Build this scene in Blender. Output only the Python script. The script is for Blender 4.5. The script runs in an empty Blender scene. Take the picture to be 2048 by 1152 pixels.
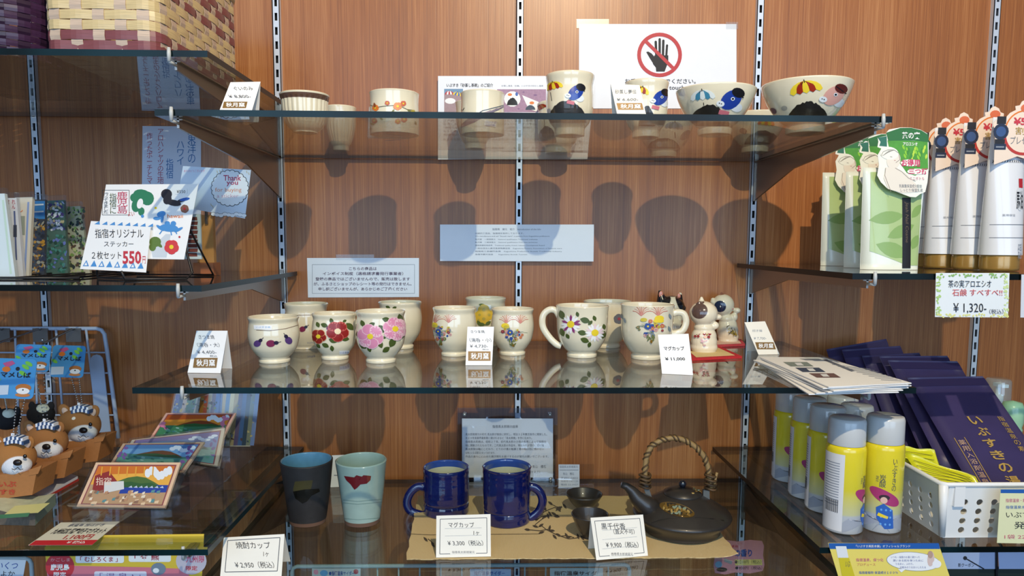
import bpy, bmesh, math, random
from math import sin, cos, pi, sqrt, atan2, asin, radians
from mathutils import Vector, Matrix
random.seed(7)
SC = bpy.context.scene
COL = SC.collection
EYE = 1.45                     # camera height above the floor

# ---------------------------------------------------------------- camera
CX, CD, FPX, PITCH, YAW, ROLL, SHY = -0.04656, 1.3943, 1430.04, 0.09401, 0.02489, 0.00515, 43.54
cy_, sy_ = cos(YAW), sin(YAW); cp_, sp_ = cos(PITCH), sin(PITCH); cr_, sr_ = cos(ROLL), sin(ROLL)
R0 = Vector((cy_, -sy_, 0))
F1 = Vector((sy_, cy_, 0))
FW = F1 * cp_ + Vector((0, 0, 1)) * (-sp_)
U0 = F1 * sp_ + Vector((0, 0, 1)) * cp_
RR = R0 * cr_ + U0 * sr_
UU = U0 * cr_ - R0 * sr_
cam = bpy.data.cameras.new('camera'); cam_o = bpy.data.objects.new('camera', cam); COL.objects.link(cam_o)
CAM = Vector((CX, -CD, EYE))
cam_o.matrix_world = Matrix(((RR.x, UU.x, -FW.x, CAM.x), (RR.y, UU.y, -FW.y, CAM.y), (RR.z, UU.z, -FW.z, CAM.z), (0, 0, 0, 1)))
cam.sensor_width = 36.0; cam.lens = 36.0 * FPX / 2048; cam.shift_y = SHY / 2048
cam.clip_start = 0.02
SC.camera = cam_o

# ---------------------------------------------------------------- world, lamps, exposure
w = bpy.data.worlds.new('world'); SC.world = w; w.use_nodes = True
w.node_tree.nodes['Background'].inputs[0].default_value = (0.42, 0.62, 1.0, 1)
w.node_tree.nodes['Background'].inputs[1].default_value = 0.19
def light(name, kind, loc, target, energy, color, **kw):
    l = bpy.data.lights.new(name, kind); o = bpy.data.objects.new(name, l); COL.objects.link(o)
    o.location = loc; o.rotation_euler = (Vector(target) - Vector(loc)).to_track_quat('-Z', 'Y').to_euler()
    l.energy = energy; l.color = color
    for k, v in kw.items(): setattr(l, k, v)
    return o
light('window_daylight', 'AREA', (-1.2, -4.1, 2.0), (0, 0, 1.5), 52, (0.50, 0.72, 1.0), shape='RECTANGLE', size=2.2, size_y=2.0)
light('window_daylight', 'AREA', (1.2, -4.1, 2.0), (0, 0, 1.5), 52, (0.50, 0.72, 1.0), shape='RECTANGLE', size=2.2, size_y=2.0)
light('spot_lamp', 'SPOT', (0.25, -1.75, EYE + 1.17), (0.0, 0, EYE - 0.1), 124, (1.0, 0.82, 0.56), spot_size=radians(125), spot_blend=0.6, shadow_soft_size=0.012)
light('spot_lamp', 'SPOT', (-1.15, -1.85, EYE + 1.17), (-0.5, 0, EYE - 0.1), 6, (1.0, 0.80, 0.52), spot_size=radians(125), spot_blend=0.6, shadow_soft_size=0.02)
vs = SC.view_settings
vs.view_transform = 'Standard'; vs.look = 'None'; vs.gamma = 1.0; vs.exposure = 0.0; vs.use_curve_mapping = False

# ---------------------------------------------------------------- photo pixel -> point on a real plane
def ray(u, v):
    return FW + RR * ((u - 1024) / FPX) - UU * ((v - 576 - SHY) / FPX)
def onY(u, v, Y):              # point on the plane at distance Y from the wall
    d = ray(u, v); return CAM + d * ((Y - CAM.y) / d.y)
def onZ(u, v, Z):              # point on a shelf top
    d = ray(u, v); return CAM + d * ((Z - CAM.z) / d.z)
def px(P):
    q = Vector(P) - CAM; z = q.dot(FW); return 1024 + FPX * q.dot(RR) / z, 576 + SHY - FPX * q.dot(UU) / z
def scale(P):                  # pixels per metre at a point
    return FPX / (Vector(P) - CAM).dot(FW)

# ---------------------------------------------------------------- materials
def lin(c):
    if isinstance(c, str): c = tuple(int(c[i:i+2], 16) for i in (0, 2, 4))
    return tuple(((x/255)/12.92 if x/255 <= 0.04045 else ((x/255+0.055)/1.055)**2.4) for x in c) + (1,)
MC = {}
def mat(c, rough=0.5, metal=0.0, coat=0.0, name=None, var=0.0, vs_=60, bump=0.0):
    """principled material with a faint procedural variation"""
    key = (str(c), rough, metal, coat, var, bump)
    if key in MC: return MC[key]
    m = bpy.data.materials.new(name or 'paint_' + str(c)); m.use_nodes = True
    n = m.node_tree.nodes; l = m.node_tree.links; b = n['Principled BSDF']
    b.inputs['Base Color'].default_value = lin(c); b.inputs['Roughness'].default_value = rough
    b.inputs['Metallic'].default_value = metal; b.inputs['Coat Weight'].default_value = coat
    b.inputs['Coat Roughness'].default_value = 0.05
    if var or bump:
        t = n.new('ShaderNodeTexCoord'); no = n.new('ShaderNodeTexNoise'); no.inputs['Scale'].default_value = vs_; no.inputs['Detail'].default_value = 4
        l.new(t.outputs['Object'], no.inputs['Vector'])
        if var:
            mx = n.new('ShaderNodeMix'); mx.data_type = 'RGBA'; lc = lin(c)
            mx.inputs['A'].default_value = tuple(x*(1-var) for x in lc[:3]) + (1,)
            mx.inputs['B'].default_value = tuple(min(1, x*(1+var)) for x in lc[:3]) + (1,)
            l.new(no.outputs['Fac'], mx.inputs['Factor']); l.new(mx.outputs['Result'], b.inputs['Base Color'])
        if bump:
            bp = n.new('ShaderNodeBump'); bp.inputs['Strength'].default_value = bump; bp.inputs['Distance'].default_value = 0.002
            l.new(no.outputs['Fac'], bp.inputs['Height']); l.new(bp.outputs['Normal'], b.inputs['Normal'])
    MC[key] = m; return m
def clear(name, tint, f0=0.04, rough=0.0, alpha=0.0, body=(1, 1, 1)):
    """thin clear sheet: tinted transmission, mirror reflection that grows towards grazing angles"""
    if name in MC: return MC[name]
    m = bpy.data.materials.new(name); m.use_nodes = True; nt = m.node_tree; n = nt.nodes; l = nt.links; n.clear()
    out = n.new('ShaderNodeOutputMaterial'); geo = n.new('ShaderNodeNewGeometry')
    dot = n.new('ShaderNodeVectorMath'); dot.operation = 'DOT_PRODUCT'
    l.new(geo.outputs['Incoming'], dot.inputs[0]); l.new(geo.outputs['Normal'], dot.inputs[1])
    def M(op, a, b=None):
        x = n.new('ShaderNodeMath'); x.operation = op
        for i, q in enumerate((a, b)):
            if q is None: continue
            if isinstance(q, (int, float)): x.inputs[i].default_value = q
            else: l.new(q, x.inputs[i])
        return x.outputs[0]
    c = M('ABSOLUTE', dot.outputs['Value']); s = M('SUBTRACT', 1.0, c); p = M('POWER', s, 5.0)
    f = M('ADD', M('MULTIPLY', p, 1 - f0), f0)
    tr = n.new('ShaderNodeBsdfTransparent'); tr.inputs[0].default_value = tint + (1,)
    gl = n.new('ShaderNodeBsdfGlossy'); gl.inputs['Roughness'].default_value = rough; gl.inputs[0].default_value = (1, 1, 1, 1)
    base = tr.outputs[0]
    if alpha:
        df = n.new('ShaderNodeBsdfDiffuse'); df.inputs[0].default_value = body + (1,)
        mm = n.new('ShaderNodeMixShader'); mm.inputs[0].default_value = alpha; l.new(base, mm.inputs[1]); l.new(df.outputs[0], mm.inputs[2]); base = mm.outputs[0]
    mx = n.new('ShaderNodeMixShader'); l.new(f, mx.inputs[0]); l.new(base, mx.inputs[1]); l.new(gl.outputs[0], mx.inputs[2])
    l.new(mx.outputs[0], out.inputs[0]); MC[name] = m; return m

# ---------------------------------------------------------------- mesh builder
FONT_CACHE = {}
def glyphs(s, bold=0.0, shear=0.0):
    k = (s, bold, shear)
    if k in FONT_CACHE: return FONT_CACHE[k]
    c = bpy.data.curves.new('t', 'FONT'); c.body = s; c.resolution_u = 2; c.offset = bold; c.shear = shear
    c.space_line = 0.85 if '\n' in s else 1
    if '\n' in s: c.align_x = 'CENTER'
    o = bpy.data.objects.new('t', c); me = bpy.data.meshes.new_from_object(o)
    V = [(v.co.x, v.co.y) for v in me.vertices]; Fc = [tuple(p.vertices) for p in me.polygons]
    bpy.data.objects.remove(o); bpy.data.meshes.remove(me); bpy.data.curves.remove(c)
    FONT_CACHE[k] = (V, Fc); return V, Fc
class MB:
    def __init__(s): s.v = []; s.f = []; s.m = []; s.mats = []; s.sm = []
    def mi(s, m):
        if m not in s.mats: s.mats.append(m)
        return s.mats.index(m)
    def add(s, V, Fc, m, smooth=False):
        b = len(s.v); k = s.mi(m); s.v += [tuple(x) for x in V]
        for f in Fc: s.f.append(tuple(b + i for i in f)); s.m.append(k); s.sm.append(smooth)
    def box(s, a, b, m, X=None, taper=None):
        (x0, y0, z0), (x1, y1, z1) = a, b
        V = [(x0,y0,z0),(x1,y0,z0),(x1,y1,z0),(x0,y1,z0),(x0,y0,z1),(x1,y0,z1),(x1,y1,z1),(x0,y1,z1)]
        if X: V = [X @ Vector(p) for p in V]
        s.add(V, [(0,3,2,1),(4,5,6,7),(0,1,5,4),(1,2,6,5),(2,3,7,6),(3,0,4,7)], m)
    def prism(s, pts, d, m, m_side=None, smooth=False):
        """closed outline of 3-D points extruded by vector d"""
        n = len(pts); d = Vector(d); A = [Vector(p) for p in pts]
        s.add(A + [p + d for p in A], [tuple(range(n))[::-1], tuple(range(n, 2*n))], m, False)
        V = A + [p + d for p in A]
        s.add(V, [(i, (i+1) % n, n + (i+1) % n, n + i) for i in range(n)], m_side or m, smooth)
    def lathe(s, prof, m, seg=48, c=(0, 0, 0), mod=None, X=None, smooth=True, caps=True, mfun=None):
        V = []; 
        for (r, z) in prof:
            for k in range(seg):
                t = 2*pi*k/seg; rr = r * (mod(t, z) if mod else 1)
                p = Vector((c[0] + rr*cos(t), c[1] + rr*sin(t), c[2] + z)); V.append(X @ p if X else p)
        n = len(prof)
        for j in range(n-1):
            Fc = [(j*seg + k, j*seg + (k+1) % seg, (j+1)*seg + (k+1) % seg, (j+1)*seg + k) for k in range(seg)]
            if j == 0: base = len(s.v); s.v += [tuple(x) for x in V]
            mm = mfun(prof[j], prof[j+1]) if mfun else m; k_ = s.mi(mm)
            for f in Fc: s.f.append(tuple(base + i for i in f)); s.m.append(k_); s.sm.append(smooth)
        if caps:
            if prof[0][0] > 1e-6: s.f.append(tuple(base + i for i in range(seg))[::-1]); s.m.append(s.mi(mfun(prof[0], prof[0]) if mfun else m)); s.sm.append(False)
            if prof[-1][0] > 1e-6: s.f.append(tuple(base + (n-1)*seg + i for i in range(seg))); s.m.append(s.mi(mfun(prof[-1], prof[-1]) if mfun else m)); s.sm.append(False)
    def tube(s, pts, r, m, seg=8, closed=False, flat=None):
        """tube along points; r a number or list; flat=(a,b) squashes the section"""
        P = [Vector(p) for p in pts]; n = len(P); V = []; up = Vector((0, 0, 1))
        prev = None
        for i in range(n):
            t = (P[(i+1) % n] - P[i-1]) if closed else (P[min(i+1, n-1)] - P[max(i-1, 0)])
            t.normalize()
            if prev is None:
                a = t.cross(up); 
                if a.length < 1e-3: a = t.cross(Vector((1, 0, 0)))
                a.normalize()
            else:
                a = prev - t * prev.dot(t); a.normalize()
            prev = a; b = t.cross(a)
            rr = r[i] if isinstance(r, (list, tuple)) else r
            fa, fb = flat or (1, 1)
            for k in range(seg):
                an = 2*pi*k/seg; V.append(P[i] + a * (rr*fa*cos(an)) + b * (rr*fb*sin(an)))
        Fc = []
        for i in range(n if closed else n-1):
            j = (i+1) % n
            Fc += [(i*seg + k, i*seg + (k+1) % seg, j*seg + (k+1) % seg, j*seg + k) for k in range(seg)]
        if not closed: Fc += [tuple(range(seg))[::-1], tuple((n-1)*seg + k for k in range(seg))]
        s.add(V, Fc, m, True)
    def ball(s, c, r, m, seg=16, rings=10, X=None):
        rx, ry, rz = (r, r, r) if isinstance(r, (int, float)) else r
        V = []; 
        for j in range(rings+1):
            ph = pi*j/rings
            for k in range(seg):
                t = 2*pi*k/seg; p = Vector((c[0] + rx*sin(ph)*cos(t), c[1] + ry*sin(ph)*sin(t), c[2] + rz*cos(ph))) if not X else X @ Vector((rx*sin(ph)*cos(t), ry*sin(ph)*sin(t), rz*cos(ph))) + Vector(c)
                V.append(p)
        Fc = [(j*seg + k, (j+1)*seg + k, (j+1)*seg + (k+1) % seg, j*seg + (k+1) % seg) for j in range(rings) for k in range(seg)]
        s.add(V, Fc, m, True)
    def build(s, name, parent=None, merge=False, bevel=0, X=None):
        me = bpy.data.meshes.new(name); me.from_pydata(s.v if not X else [tuple(X @ Vector(p)) for p in s.v], [], s.f)
        for m in s.mats: me.materials.append(m)
        me.polygons.foreach_set('material_index', s.m); me.polygons.foreach_set('use_smooth', s.sm)
        if merge:
            b = bmesh.new(); b.from_mesh(me); bmesh.ops.remove_doubles(b, verts=b.verts, dist=1e-6)
            bmesh.ops.dissolve_degenerate(b, edges=b.edges, dist=1e-7); b.to_mesh(me); b.free()
        me.validate(); me.update()
        o = bpy.data.objects.new(name, me); COL.objects.link(o)
        if parent: o.parent = parent
        if bevel:
            bv = o.modifiers.new('bevel', 'BEVEL'); bv.width = bevel; bv.segments = 2; bv.limit_method = 'ANGLE'
        return o
def tag(o, label, cat, group=None, kind=None):
    o['label'] = label; o['category'] = cat
    if group: o['group'] = group
    if kind: o['kind'] = kind
    return o
def thing(name, loc, label, cat, group=None, rz=0, M=None):
    o = bpy.data.objects.new(name, None); COL.objects.link(o); o.empty_display_size = 0.02
    if M: o.matrix_world = M
    else: o.location = loc; o.rotation_euler = (0, 0, rz)
    return tag(o, label, cat, group)
def struct(o): o['kind'] = 'structure'; return o
def dup(root, loc, rz=None, label=None):
    r = root.copy(); COL.objects.link(r); r.location = loc
    if rz is not None: r.rotation_euler = (0, 0, rz)
    if label: r['label'] = label
    for ch in list(root.children):
        c = ch.copy(); COL.objects.link(c); c.parent = r
        for g in ch.children:
            d = g.copy(); COL.objects.link(d); d.parent = c
    return r

# ---------------------------------------------------------------- flat art: shapes in a design plane, realised on paper or round a cup
def ell(cx, cy, rx, ry=None, rot=0, n=14):
    ry = rx if ry is None else ry; c, s = cos(rot), sin(rot)
    return [(cx + rx*cos(2*pi*k/n)*c - ry*sin(2*pi*k/n)*s, cy + rx*cos(2*pi*k/n)*s + ry*sin(2*pi*k/n)*c) for k in range(n)]
def rect(x0, y0, x1, y1): return [(x0, y0), (x1, y0), (x1, y1), (x0, y1)]
def rrect(x0, y0, x1, y1, r, n=4):
    P = []
    for (cx, cy, a) in ((x1-r, y1-r, 0), (x0+r, y1-r, 90), (x0+r, y0+r, 180), (x1-r, y0+r, 270)):
        for k in range(n+1): t = radians(a + 90*k/n); P.append((cx + r*cos(t), cy + r*sin(t)))
    return P
def leaf(cx, cy, L, W, rot, n=6):
    c, s = cos(rot), sin(rot); P = [(L*k/n - L/2, W*sin(pi*k/n)**0.8/2) for k in range(n+1)] + [(L*k/n - L/2, -W*sin(pi*k/n)**0.8/2) for k in range(n-1, 0, -1)]
    return [(cx + x*c - y*s, cy + x*s + y*c) for x, y in P]
def stroke(pts, w):
    """polyline as list of quads"""
    out = []
    for (a, b) in zip(pts[:-1], pts[1:]):
        dx, dy = b[0]-a[0], b[1]-a[1]; L = sqrt(dx*dx + dy*dy) or 1; nx, ny = -dy/L*w/2, dx/L*w/2
        out.append([(a[0]+nx, a[1]+ny), (a[0]-nx, a[1]-ny), (b[0]-nx, b[1]-ny), (b[0]+nx, b[1]+ny)])
    return out
class Art:
    def __init__(s): s.items = []
    def p(s, poly, m, lay=0): s.items.append(('p', poly, m, lay)); return s
    def st(s, pts, w, m, lay=1):
        for q in stroke(pts, w): s.p(q, m, lay)
        return s
    def box(s, x0, y0, x1, y1, w, m, lay=1):
        s.st([(x0, y0), (x1, y0)], w, m, lay); s.st([(x1, y0), (x1, y1)], w, m, lay); s.st([(x1, y1), (x0, y1)], w, m, lay); s.st([(x0, y1), (x0, y0)], w, m, lay); return s
    def t(s, txt, x0, y0, x1, y1, m, lay=2, bold=0.0, shear=0.0, keep=False):
        V, Fc = glyphs(txt, bold, shear)
        if not V: return s
        a, b = min(p[0] for p in V), max(p[0] for p in V); c, d = min(p[1] for p in V), max(p[1] for p in V)
        sx, sy = (x1-x0)/(b-a or 1), (y1-y0)/(d-c or 1)
        if keep: sx = sy = min(sx, sy)
        s.items.append(('t', ([(x0 + (p[0]-a)*sx, y0 + (p[1]-c)*sy) for p in V], Fc), m, lay)); return s
    def flower(s, cx, cy, r, mp, mc, n=5, lay=2, k=0.55, rim=None, rc=0.3, rot=0):
        for i in range(n):
            a = rot + 2*pi*i/n + 0.3; x, y = cx + r*0.6*cos(a), cy + r*0.6*sin(a)
            if rim: s.p(ell(x, y, r*0.47, r*k*0.98, a, 10), rim, lay + i*.4)
            s.p(ell(x, y, r*0.42, r*k*(0.85 if rim else 1), a, 10), mp, lay + .2 + i*.4)
        s.p(ell(cx, cy, r*rc, None, 0, 10), mc, lay + 3); return s
    def lines(s, rows, x0, x1, ytop, dy, h, m, lay=2, **k):
        for i, r in enumerate(rows):
            t, fr = (r if isinstance(r, tuple) else (r, 1.0)); s.t(t, x0, ytop - i*dy - h, x0 + (x1-x0)*fr, ytop - i*dy, m, lay, **k)
        return s
    def flat(s, mb, F, eps=0.00015):
        """F(x, y, height) -> 3-D point"""
        for ix, (kind, g, m, lay) in enumerate(s.items):
            e = eps*(lay+1) + ix*2.5e-6
            if kind == 'p': mb.add([F(x, y, e) for x, y in g], [tuple(range(len(g)))], m)
            else: mb.add([F(x, y, e) for x, y in g[0]], g[1], m)
    def curved(s, mb, F, eps=0.00015):
        pts = [p for kind, g, m, lay in s.items for p in (g if kind == 'p' else g[0])]; ex = max(max(p[i] for p in pts) - min(p[i] for p in pts) for i in (0, 1)) if pts else 1
        for ix, (kind, g, m, lay) in enumerate(s.items):
            e = eps*(lay+1) + ix*2.5e-6
            if kind == 't': mb.add([F(x, y, e) for x, y in g[0]], g[1], m); continue
            big = max(max(p[i] for p in g) - min(p[i] for p in g) for i in (0, 1)) > .22*ex
            n = len(g)
            if n == 4:     # quad: subdivide both ways
                K = 12 if big else 3; V = []
                for i in range(K+1):
                    for j in range(K+1):
                        a, b = i/K, j/K
                        x = (1-a)*((1-b)*g[0][0]+b*g[3][0]) + a*((1-b)*g[1][0]+b*g[2][0]); y = (1-a)*((1-b)*g[0][1]+b*g[3][1]) + a*((1-b)*g[1][1]+b*g[2][1])
                        V.append(F(x, y, e))
                mb.add(V, [(i*(K+1)+j, (i+1)*(K+1)+j, (i+1)*(K+1)+j+1, i*(K+1)+j+1) for i in range(K) for j in range(K)], m, True); continue
            cx, cy = sum(p[0] for p in g)/n, sum(p[1] for p in g)/n; fr = (0.35, 0.7, 1.0)
            if big: g = [q for a, b in zip(g, g[1:] + g[:1]) for q in (a, (a[0]*.67+b[0]*.33, a[1]*.67+b[1]*.33), (a[0]*.33+b[0]*.67, a[1]*.33+b[1]*.67))]; n = len(g); fr = (.15, .3, .45, .6, .75, .88, 1.0)
            V = [F(cx, cy, e)]
            for q in fr: V += [F(cx + (x-cx)*q, cy + (y-cy)*q, e) for x, y in g]
            Fc = [(0, 1+i, 1+(i+1) % n) for i in range(n)]
            for j in range(len(fr)-1): Fc += [(1+j*n+i, 1+(j+1)*n+i, 1+(j+1)*n+(i+1) % n, 1+j*n+(i+1) % n) for i in range(n)]
            mb.add(V, Fc, m, True)

# common paints
INK = mat('22242c', 0.6); INK2 = mat('4a4f5a', 0.6); GREY = mat('8b93a0', 0.6); WHITE = mat('eef0f2', 0.55); PAPER = mat('e9eaea', 0.6, var=0.02)
RED = mat('b3262e', 0.5); DRED = mat('7a1820', 0.5); BLUE = mat('2d5fb4', 0.5); LBLUE = mat('6aa7dc', 0.5); YEL = mat('e9cf2e', 0.5); GOLD = mat('9c7a34', 0.35, 0.3)
GRN = mat('2f7a3c', 0.5); DGRN = mat('3c5229', 0.5); ORG = mat('e07a2c', 0.5); PINK = mat('e59ab4', 0.5); BRN = mat('7d5f38', 0.6); BLK = mat('15151a', 0.35)

# ================================================================ SETTING
Z = lambda h: EYE + h
ZC1, ZC2, ZC3, ZL1, ZL2, ZL3, ZR1, ZR2 = Z(.1634), Z(-.1896), Z(-.4643), Z(.2353), Z(-.057), Z(-.398), Z(-.038), Z(-.400)
def wood():
    m = bpy.data.materials.new('wood_panel'); m.use_nodes = True; n = m.node_tree.nodes; l = m.node_tree.links; b = n['Principled BSDF']
    g = n.new('ShaderNodeNewGeometry')
    def noise(sx, sz, det, rough=0.6):
        mp = n.new('ShaderNodeMapping'); mp.inputs['Scale'].default_value = (sx, 3, sz); l.new(g.outputs['Position'], mp.inputs['Vector'])
        no = n.new('ShaderNodeTexNoise'); no.inputs['Scale'].default_value = 1; no.inputs['Detail'].default_value = det; no.inputs['Roughness'].default_value = rough
        l.new(mp.outputs[0], no.inputs['Vector']); return no
    a = noise(330, 2.2, 3); c = noise(38, 0.7, 3); d = noise(5, 0.35, 2); e = noise(900, 12, 1)
    r = n.new('ShaderNodeValToRGB'); r.color_ramp.elements[0].position = 0.33; r.color_ramp.elements[0].color = lin('704027'); r.color_ramp.elements[1].position = 0.68; r.color_ramp.elements[1].color = lin('c88f5c')
    x = r.color_ramp.elements.new(0.5); x.color = lin('9e6234')
    def mix(p, q, f):
        mx = n.new('ShaderNodeMix'); mx.inputs['Factor'].default_value = f; l.new(p, mx.inputs['A']); l.new(q, mx.inputs['B']); return mx.outputs['Result']
    s = mix(mix(a.outputs['Fac'], c.outputs['Fac'], 0.42), d.outputs['Fac'], 0.3)
    s = mix(s, e.outputs['Fac'], 0.22)
    l.new(s, r.inputs[0]); l.new(r.outputs[0], b.inputs['Base Color'])
    b.inputs['Roughness'].default_value = 0.36; b.inputs['Specular IOR Level'].default_value = 0.5
    bp = n.new('ShaderNodeBump'); bp.inputs['Strength'].default_value = 0.25; bp.inputs['Distance'].default_value = 0.0006; l.new(a.outputs['Fac'], bp.inputs['Height']); l.new(bp.outputs[0], b.inputs['Normal'])
    return m
WOOD = wood()
wb = MB(); wb.box((-2.3, 0.0, 0), (2.3, 0.06, 2.8), mat('3a2618', 0.8)); wall = struct(wb.build('wall_back'))
edges = [-2.25, -1.8, -1.35, -0.9, -0.45, 0.0, 0.45, 0.9, 1.35, 1.8, 2.25]
for a, b in zip(edges[:-1], edges[1:]):
    p = MB(); p.box((a + 0.001, -0.012, 0.0), (b - 0.001, 0.0, 2.8), WOOD); p.build('wood_panel', wall)
f = MB(); f.box((-2.3, -4.4, -0.05), (2.3, 0.06, 0), mat('4a3c32', 0.6, var=0.1, vs_=5)); struct(f.build('floor'))
f = MB(); f.box((-2.3, -4.4, 2.8), (2.3, 0.06, 2.85), mat('d8d6d0', 0.8, var=0.03, vs_=5)); struct(f.build('ceiling'))
WY = -0.012                    # face of the wood panels

# slotted wall standards
ALU = mat('cdd6e4', 0.4, 0.25); STEEL = mat('8d8680', 0.28, 0.85); DARK = mat('0a0a0c', 0.9)
for i, X0 in enumerate((-1.35, -0.9, -0.45, 0.0, 0.45, 0.9, 1.35)):
    r = MB(); w_ = 0.0065; y0, y1 = WY - 0.0105, WY
    for s in (-1, 1):
        a, b = sorted((s*w_, s*0.0024)); r.box((a, y0, 0.7), (b, y0 + 0.0012, 2.3), ALU)
        a, b = sorted((s*w_, s*(w_ - 0.0012))); r.box((a, y0, 0.7), (b, y1, 2.3), ALU)
    z = 0.7
    while z < 2.3: r.box((-0.0024, y0, z), (0.0024, y0 + 0.0012, z + 0.0115), ALU); z += 0.0254
    o = bpy.data.objects.new('slotted_rail', None); COL.objects.link(o); o.location = (X0, 0, 0)
    nm = ['beyond the frame at the far end by the purple basket', 'behind the purple and cream baskets and the dog keychains', 'behind the fluted cups, its lower end behind the dark tumbler', 'running behind the certificate strip and between the two blue mugs',
          'beside the prohibition sign, behind the bowls and calico cat', 'behind the white cosmetic tubes and purple packets', 'beyond the frame past the white tubes'][i]
    tag(o, 'silver slotted rail ' + nm, 'shelf rail', 'slotted wall rails')
    r.build('rail_channel', o)
    b = MB(); b.box((-w_ + 0.0013, WY - 0.002, 0.7), (w_ - 0.0013, WY - 0.0005, 2.3), DARK); b.build('slot_shade', o)  # black strip added inside the channel, its colour standing in for shade in the slots

# glass shelves
GL = clear('shelf_glass', (0.83, 0.88, 0.86), 0.045)
def edge_mat():
    m = bpy.data.materials.new('glass_edge'); m.use_nodes = True; n = m.node_tree.nodes; l = m.node_tree.links; b = n['Principled BSDF']
    t = n.new('ShaderNodeTexCoord'); mp = n.new('ShaderNodeMapping'); mp.inputs['Scale'].default_value = (6, 1, 1); no = n.new('ShaderNodeTexNoise'); no.inputs['Scale'].default_value = 1
    l.new(t.outputs['Object'], mp.inputs[0]); l.new(mp.outputs[0], no.inputs['Vector'])
    r = n.new('ShaderNodeValToRGB'); r.color_ramp.elements[0].color = lin('020807'); r.color_ramp.elements[1].color = lin('0d343e'); r.color_ramp.elements[0].position = .4; r.color_ramp.elements[1].position = .75
    l.new(no.outputs['Fac'], r.inputs[0]); l.new(r.outputs[0], b.inputs['Base Color']); b.inputs['Roughness'].default_value = 0.3; b.inputs['Specular IOR Level'].default_value = 0.25; return m
EDGE = edge_mat()
TH = 0.008
def shelf(x0, x1, zt, label, yf=-0.4705, yb=-0.024):
    m = MB(); z0 = zt - TH
    V = [(x0,yf,z0),(x1,yf,z0),(x1,yb,z0),(x0,yb,z0),(x0,yf,zt),(x1,yf,zt),(x1,yb,zt),(x0,yb,zt)]
    m.add(V, [(0,3,2,1),(4,5,6,7)], GL); m.add(V, [(0,1,5,4),(1,2,6,5),(2,3,7,6),(3,0,4,7)], EDGE)
    o = m.build('glass_shelf'); tag(o, label, 'shelf', 'glass wall shelves'); return o
shelf(-0.472, 0.463, ZC1, 'top middle glass shelf carrying the fluted cups and painted bowls')
shelf(-0.515, 0.515, ZC2, 'glass shelf carrying the flower-painted cups, handled mugs and cat figurines')
shelf(-0.49, 0.49, ZC3, 'lowest middle glass shelf under the blue mugs, tumblers and teapot')
shelf(-1.33, -0.404, ZL1, 'glass shelf under the two woven baskets')
shelf(-1.33, -0.4215, ZL2, 'glass shelf under the sticker sheet and bagged goods')
shelf(-1.33, -0.4165, ZL3, 'glass shelf under the dog keychains and landscape magnets', yf=-0.492)
shelf(0.4215, 1.33, ZR1, 'glass shelf under the green pouches and white tubes')
shelf(0.385, 1.33, ZR2, 'glass shelf under the yellow spray bottles and white basket', yf=-0.492)
RUB = mat('b9bfc0', 0.4)
def bracket(X0, zt, label, yf=-0.455, h=0.044, th=0.003):
    o = thing('shelf_bracket', (X0, 0, zt - TH - 0.0005), label, 'bracket', 'steel shelf brackets')
    m = MB(); pts = [(-th/2, WY - 0.011, 0), (-th/2, yf, 0), (-th/2, yf, -0.012), (-th/2, -0.2, -h*0.7), (-th/2, WY - 0.011, -h - 0.03)]
    m.prism(pts, (th, 0, 0), STEEL)
    pts = [(-0.006, WY - 0.02, -0.0006), (-0.006, yf, -0.0006), (0.006, yf, -0.0006), (0.006, WY - 0.02, -0.0006)]
    m.prism(pts, (0, 0, -0.0016), STEEL); m.build('arm', o)
    c = MB(); c.box((-0.0035, WY - 0.018, -h - 0.03), (0.0035, WY - 0.0108, 0.012), STEEL); c.build('hook_plate', o)
    c = MB(); c.tube([(0, yf - 0.019, -0.006), (0, yf - 0.0185, 0.004), (0, yf - 0.018, 0.011)], [0.0022, 0.0026, 0.002], RUB, 10)
    c.tube([(0, yf, -0.006), (0, yf - 0.019, -0.006)], 0.002, RUB, 8); c.build('end_stop', o)
bracket(-0.45, ZC1, 'steel bracket under the fluted cups at the end of the top middle shelf')
bracket(0.45, ZC1, 'steel bracket under the pig bowl at the end of the top middle shelf')
bracket(-0.45, ZC2, 'steel bracket under the mug shelf below the eggplant cup price tent')
bracket(0.45, ZC2, 'steel bracket under the mug shelf below the leaflet stack')
bracket(-0.45, ZC3, 'steel bracket under the lowest middle shelf by the dark tumbler')
bracket(0.45, ZC3, 'steel bracket under the lowest middle shelf by the teapot')
bracket(-0.45, ZL1, 'steel bracket under the cream basket shelf')
bracket(-0.45, ZL2, 'steel bracket under the sticker shelf', h=0.02)
bracket(-0.45, ZL3, 'steel bracket under the magnet shelf', yf=-0.47, h=0.025)
bracket(0.45, ZR1, 'steel bracket under the green pouch shelf', h=0.02)
bracket(0.45, ZR2, 'steel bracket under the spray bottle shelf', yf=-0.47, h=0.025)

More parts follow.
